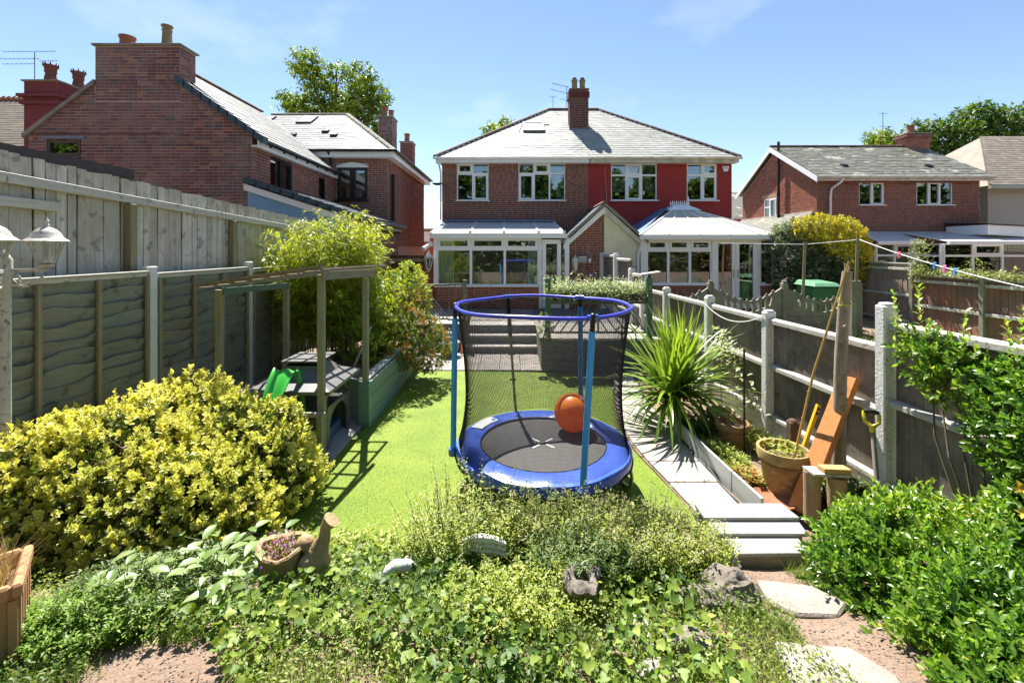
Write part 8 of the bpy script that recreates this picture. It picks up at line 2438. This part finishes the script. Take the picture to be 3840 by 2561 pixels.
# broad pale leaves
bl_ = plant("broad_leaved_plant", (-2.05, 2.95, 0.35), "plant with broad pale leaves left of the stump planter", "plant")
P = on_ground(150, -2.5, -1.62, 2.5, 3.35)
P[:, 2] += rng.uniform(0.08, 0.3, len(P))
an = rng.uniform(0, 6.283, len(P))
d_ = np.stack([np.cos(an), np.sin(an) - 0.3, rng.normal(size=len(P)) * 0.25], 1)
scatter("foliage", leafmat("broad_leaf", [(0.14, 0.23, 0.06), (0.22, 0.32, 0.09), (0.32, 0.4, 0.16)], trans=0.35, rough=0.35, spec=0.5), T_leaf6(0.5, 0.12, 0.2), P, frames(d_), rng.uniform(0.08, 0.15, len(P)), bl_, smooth=True)
stems(bl_, (-2.05, 2.95, 0.35), [tuple(q) for q in P[::3]], 0.005, M_stem_green)
herb("lawn_edge_leaves", "leafy weeds along the lawn edge behind the stump planter", (-1.3, 3.45), (0.55, 0.2), 110, h=(0.08, 0.2), mat=m_herb, leaf=(0.03, 0.06), seeds=0.05)
# right border plants
herb("catmint_clump", "upright grey green herb at the far end of pale edging", (2.45, 5.75), (0.12, 0.2), 60, h=(0.15, 0.36), mat=m_herb_d, seeds=0.1)
herb("border_weeds", "bright low weeds between the pots and pale edging", (2.48, 5.0), (0.17, 0.55), 170, h=(0.06, 0.16), seeds=0.0, leaf=(0.02, 0.045))
herb("orange_leaved_weed", "low orange tinged plant beside the large clay pot", (2.46, 4.62), (0.12, 0.16), 60, h=(0.06, 0.14), mat=leafmat("orange_tinged_leaf", [(0.22, 0.25, 0.04), (0.4, 0.27, 0.06), (0.5, 0.2, 0.06)], trans=0.35), seeds=0.0, leaf=(0.03, 0.06))
herb("fence_foot_weeds", "weeds along the foot of the dark fence behind the pots", (3.05, 5.3), (0.15, 0.8), 110, h=(0.08, 0.22), seeds=0.1, leaf=(0.02, 0.05))
herb("green_seedlings", "soft green leaves by the foot of the spade", (3.15, 4.05), (0.16, 0.3), 50, h=(0.08, 0.3), mat=m_herb_d, seeds=0.0, leaf=(0.05, 0.09))
po = plant("potted_seedling", (2.73, 4.42, 0.4), "leafy seedling growing in the large yellowed clay pot", "plant")
P = np.array([(2.73 + rnd.uniform(-0.17, 0.17), 4.42 + rnd.uniform(-0.17, 0.17), 0.41 + rnd.uniform(0, 0.12)) for _ in range(150)])
an = rng.uniform(0, 6.283, len(P))
scatter("foliage", m_herb, T_leaf(0.35), P, frames(np.stack([np.cos(an), np.sin(an), rng.uniform(0, 1, len(P))], 1)), rng.uniform(0.04, 0.08, len(P)), po)
vc = plant("variegated_vine", (2.98, 6.3, 0.4), "cream edged vine climbing the dark fence beside the cordyline", "vine")
vp = [(3.2, 6.75, 1.25), (3.12, 6.5, 1.28), (3.05, 6.2, 1.22), (3.0, 5.95, 1.12), (3.08, 6.6, 1.1), (2.98, 6.0, 0.95), (2.98, 5.7, 0.85), (3.0, 5.65, 0.65), (3.08, 5.6, 0.5), (3.1, 6.7, 0.9), (3.02, 6.35, 1.05)]
P = np.array([(x + rnd.gauss(0, 0.05), y + rnd.gauss(0, 0.09), z + rnd.gauss(0, 0.05)) for x, y, z in vp for _ in range(14)])
scatter("foliage", leafmat("vine_leaf", [(0.12, 0.2, 0.04), (0.2, 0.28, 0.07), (0.3, 0.36, 0.12)], edge=(0.6, 0.6, 0.4), trans=0.35), T_leaf6(0.6), P, frames(np.stack([rng.normal(size=len(P)) - 0.7, rng.normal(size=len(P)), rng.normal(size=len(P)) * 0.5 - 0.2], 1)), rng.uniform(0.05, 0.09, len(P)), vc)
one("stem", M_stem_green, lambda b: b.tube([(3.2, 6.7, 0.1), (3.15, 6.65, 0.8)] + [(3.12, 6.5, 1.27), (3.0, 5.95, 1.1), (2.98, 5.7, 0.85), (3.08, 5.6, 0.45)], 0.006, 5), vc)
# trough of flowers on the railing
tf_ = plant("trough_flowers", (1.8, 9.18, 1.55), "mass of white edged leaves and blossom along the railing trough", "flowers")
P = np.array([(rnd.uniform(0.68, 2.86), 9.18 + rnd.gauss(0, 0.13), 1.56 + abs(rnd.gauss(0, 0.13)) - 0.12 * (rnd.random() < 0.4)) for _ in range(7500)])
d_ = unit(len(P)) + np.array([0, -0.4, 0.5])
scatter("foliage", leafmat("trough_leaf", [(0.08, 0.15, 0.02), (0.16, 0.26, 0.03), (0.26, 0.36, 0.05)], edge=(0.8, 0.8, 0.68), trans=0.35, edge_w=0.68), T_leaf(0.75), P, frames(d_), rng.uniform(0.03, 0.055, len(P)), tf_)
P2 = P[rng.permutation(len(P))[:2600]] + np.array([0, -0.03, 0.03])
scatter("blossom", leafmat("pale_blossom", [(0.6, 0.5, 0.6), (0.8, 0.75, 0.75), (0.85, 0.85, 0.8)], trans=0.3), T_leaf(0.9), P2, frames(unit(len(P2)) + np.array([0, -0.5, 0.6])), rng.uniform(0.02, 0.035, len(P2)), tf_)
shrub("trough_end_plant", "small trailing plant at the foot of the left green post", [((0.68, 8.88, 0.95), (0.12, 0.1, 0.2))], 60, 9, m_lime, (0.03, 0.05), T_leaf(0.5), (0.68, 8.9, 0.7), inner=0, stem_n=6, zmin=0.68)
# neighbours' shrubs
m_silver = leafmat("silver_leaf", [(0.04, 0.07, 0.025), (0.1, 0.14, 0.06), (0.22, 0.26, 0.16), (0.36, 0.4, 0.28)], trans=0.25)
shrub("silver_green_shrub", "silvery green evergreen shrub right of the hipped conservatory", [((8.75, 13.6, 2.1), (0.75, 0.6, 1.15)), ((9.3, 13.3, 1.7), (0.8, 0.55, 0.7)), ((10.3, 13.5, 1.9), (0.4, 0.5, 0.7))], 1700, 9, m_silver, (0.06, 0.11), T_leaf(0.5), (9.0, 13.7, 0.5), L=(0.08, 0.2), zmin=1.0)
m_yel = leafmat("yellow_leaf", [(0.2, 0.24, 0.03), (0.42, 0.38, 0.03), (0.62, 0.5, 0.03), (0.7, 0.55, 0.05)], trans=0.35)
shrub("yellow_shrub", "bright yellow leaved shrub in front of right brick house", [((9.75, 13.3, 2.75), (0.8, 0.5, 0.6)), ((10.1, 13.25, 2.3), (0.55, 0.4, 0.8)), ((9.2, 13.25, 3.0), (0.6, 0.4, 0.4))], 1000, 10, m_yel, (0.06, 0.1), T_leaf(0.4), (9.8, 13.5, 0.5), L=(0.08, 0.2), zmin=1.5)
cr_ = plant("fence_top_creeper", (10.45, 10.0, 1.8), "cream green creeper along the top of rust stained fence", "creeper")
P = np.array([(10.42 + rnd.gauss(0, 0.08), rnd.uniform(8.3, 11.35), 1.86 + abs(rnd.gauss(0, 0.08))) for _ in range(1700)] + [(10.42 + rnd.gauss(0, 0.12), 11.2 + rnd.gauss(0, 0.14), rnd.uniform(1.5, 2.75)) for _ in range(700)] + [(10.45 + rnd.gauss(0, 0.05), 9.9 + rnd.gauss(0, 0.1), rnd.uniform(1.8, 2.35)) for _ in range(120)])
scatter("foliage", leafmat("creeper_leaf", [(0.16, 0.2, 0.05), (0.3, 0.34, 0.1), (0.48, 0.48, 0.24)], trans=0.35), T_leaf(0.6), P, frames(unit(len(P))), rng.uniform(0.04, 0.075, len(P)), cr_)
P = on_ground(2600, 6.6, 9.9, 7.6, 10.6)
ng = scatter("neighbour_grass", m_grass, T_blade(0.06, 0.4), P, frames(unit(len(P)) * np.array([1, 1, 0.1])), rng.uniform(0.1, 0.3, len(P)), None)
tag(ng, "long yellowing grass in the neighbouring garden", "grass", kind="stuff")
# planting in the ornaments
hs_ = plant("planter_flowers", (-1.51, 2.9, 0.5), "purple and orange bedding flowers in the stump planter", "flowers")
P = np.array([(-1.51 + rnd.gauss(0, 0.05), 2.9 + rnd.gauss(0, 0.05), 0.49 + abs(rnd.gauss(0, 0.05))) for _ in range(700)])
P[:, 2] += sc0.z + 0.22 - 0.49
P[:, 1] -= 0.02
scatter("blossom", leafmat("purple_blossom", [(0.16, 0.04, 0.3), (0.25, 0.08, 0.4), (0.35, 0.06, 0.16), (0.5, 0.24, 0.04)], trans=0.3), T_leaf(0.6), P[:380], frames(unit(380)), rng.uniform(0.012, 0.024, 380), hs_)
scatter("foliage", m_herb, T_leaf(0.4), P[380:], frames(unit(320)), rng.uniform(0.015, 0.03, 320), hs_)
dg_ = plant("dried_plant", (-2.75, 2.34, 0.8), "dry straw coloured stems filling the square clay planter", "plant")
P = np.array([(rnd.uniform(px0 + 0.08, px1 - 0.08), rnd.uniform(py0 + 0.08, py1 - 0.08), pz1 - 0.09) for _ in range(700)])
scatter("dry_stem", leafmat("dry_stem", [(0.36, 0.22, 0.08), (0.46, 0.3, 0.13), (0.5, 0.38, 0.2)], trans=0.3), T_blade(0.03, 0.9), P, frames(unit(700) * np.array([1, 1, 0.15])), rng.uniform(0.1, 0.22, 700), dg_)

for q_ in (tp, dg_):
    q_.rotation_euler = (0, 0, R(42))
    q_.scale = (0.85, 0.85, 1.0)
tp.location = (-2.76, 2.22, 0.36)
dg_.location = (-2.76, 2.22, 0.76)
# ------------------------------------------------------------------ trees
def tree(name, label, base, trunk_top, lobes, n, cols, leaf=(0.16, 0.3), r0=0.35):
    o = plant(name, base, label, "tree")
    b = MB()
    B, T = Vector(base), Vector(trunk_top)
    b.tube([B, B.lerp(T, 0.5) + Vector((0.2, 0, 0)), T], [r0, r0 * 0.7, r0 * 0.4], 10)
    for (c, r) in lobes:
        c = Vector(c)
        s = B.lerp(T, rnd.uniform(0.55, 0.95))
        b.tube([s, s.lerp(c, 0.55) + Vector((0, 0, 0.25)), c], [r0 * 0.4, r0 * 0.25, r0 * 0.08], 6, False)
        for k in range(6):
            e = c + Vector((rnd.uniform(-1, 1) * r[0], rnd.uniform(-1, 1) * r[1], rnd.uniform(-0.6, 0.9) * r[2])) * 0.8
            b.tube([c.lerp(s, 0.2), e], [r0 * 0.1, r0 * 0.03], 4, False)
    b.build("trunk", M_stem, o, smooth=True)
    p, nn = shell(lobes, n, depth=0.55, bump=0.28, freq=4)
    m = 7
    pos, dr, up, sz = rosettes(p, nn + np.array([0, 0, 0.2]) + rng.normal(size=nn.shape) * 0.4, (0.1, 0.5), m, 1.0, 0.2, leaf)
    rv = np.clip(0.45 + 0.4 * np.tile(nz3(p, 1.6, 3.0), m) + rng.normal(size=len(pos)) * 0.2, 0, 1)
    scatter("crown", leafmat(name + "_leaf", cols, trans=0.42), T_leaf(0.6), pos, frames(dr, up), sz, o, rv)
    return o
def pxl(x, y, d, r):
    return ((x, d, y), r)
g1 = [(0.05, 0.1, 0.012), (0.12, 0.2, 0.018), (0.25, 0.33, 0.025), (0.42, 0.44, 0.05)]
L1 = [((-14.62, 31.4, 15.58), (1.17, 1.11, 1.11)), ((-13.98, 32.0, 14.15), (1.27, 1.21, 1.21)), ((-15.16, 32.6, 13.04), (0.93, 0.89, 0.89)), ((-16.21, 31.7, 13.29), (0.67, 0.63, 0.63)), ((-15.73, 32.3, 12.47), (0.93, 0.89, 0.89)), ((-12.56, 31.4, 15.20), (0.57, 0.54, 0.54)), ((-11.13, 32.0, 14.79), (1.20, 1.14, 1.14)), ((-10.08, 32.6, 13.83), (1.00, 0.95, 0.95)), ((-10.97, 31.7, 13.10), (1.07, 1.02, 1.02)), ((-12.49, 32.3, 13.04), (1.00, 0.95, 0.95)), ((-9.70, 31.4, 12.66), (0.73, 0.70, 0.70)), ((-10.49, 32.0, 11.39), (0.87, 0.83, 0.83)), ((-13.51, 32.6, 12.15), (1.20, 1.14, 1.14)), ((-11.83, 31.7, 12.15), (1.20, 1.14, 1.14)), ((-9.95, 32.3, 11.07), (0.60, 0.57, 0.57)), ((-14.46, 31.4, 11.61), (1.00, 0.95, 0.95))]
tree("pollarded_tree", "lumpy pollarded tree behind the pale slate roof at left", (-13, 32, 0.5), (-12.9, 32, 11.5), L1, 2600, g1, (0.14, 0.26))
L2 = [((37.5, 36, 11.5), (2.6, 2.0, 2.2)), ((35.2, 36, 11.6), (1.6, 1.5, 1.6)), ((34.2, 36, 9.6), (1.5, 1.5, 1.6)), ((36.5, 36, 9.0), (2.4, 2.0, 2.0)), ((40, 36, 11.5), (2.5, 2.0, 2.2)), ((39.5, 36, 9.0), (2.6, 2.0, 2.2)), ((34.6, 36, 7.6), (1.6, 1.4, 1.6)), ((38, 36, 13.3), (1.6, 1.4, 1.1)), ((41.5, 36, 12.8), (1.8, 1.4, 1.5)), ((33.3, 36, 12.3), (0.7, 0.7, 0.6))]
tree("broad_tree", "broad dark green tree behind the pebbledash house at right", (38, 36, 0.5), (38, 36, 9), L2, 2600, [(0.03, 0.07, 0.012), (0.06, 0.12, 0.018), (0.12, 0.2, 0.028), (0.22, 0.28, 0.05)], (0.2, 0.36))
L3 = [((30.2, 36, 11.2), (1.2, 1.0, 1.0)), ((31.5, 36, 10.7), (1.1, 1.0, 1.1)), ((29.6, 36, 10.3), (0.9, 0.9, 0.8))]
tree("small_round_tree", "small round tree top above the right house ridge", (30.8, 36, 0.5), (30.8, 36, 10), L3, 600, g1, (0.16, 0.28), 0.2)
L4 = [((-1.6, 36, 12.0), (0.8, 0.8, 0.7)), ((-0.5, 36, 12.5), (0.7, 0.7, 0.5)), ((-1.0, 36, 11.2), (1.2, 0.9, 0.9))]
tree("tree_top", "tree top just showing over the hip of brown brick roof", (-1, 36, 0.5), (-1, 36, 11), L4, 350, g1, (0.16, 0.28), 0.2)
# belt of garden trees behind the viewer, mirrored in the windows
P = []
for k in range(70000):
    x = rnd.uniform(-40, 48)
    top = 10.2 + 1.3 * math.sin(x * 0.9) + 0.9 * math.sin(x * 2.3 + 1)
    P.append((x, -11 - rnd.random() * 3, 0.3 + top * rnd.random() ** 0.8))
P = np.array(P)
tbelt = scatter("tree_belt", leafmat("belt_leaf", [(0.04, 0.08, 0.015), (0.08, 0.14, 0.02), (0.14, 0.2, 0.03)], trans=0.35), T_quad(), P, frames(unit(len(P))), rng.uniform(0.28, 0.5, len(P)))
tag(tbelt, "belt of garden trees mirrored in the house windows", "trees", kind="stuff")
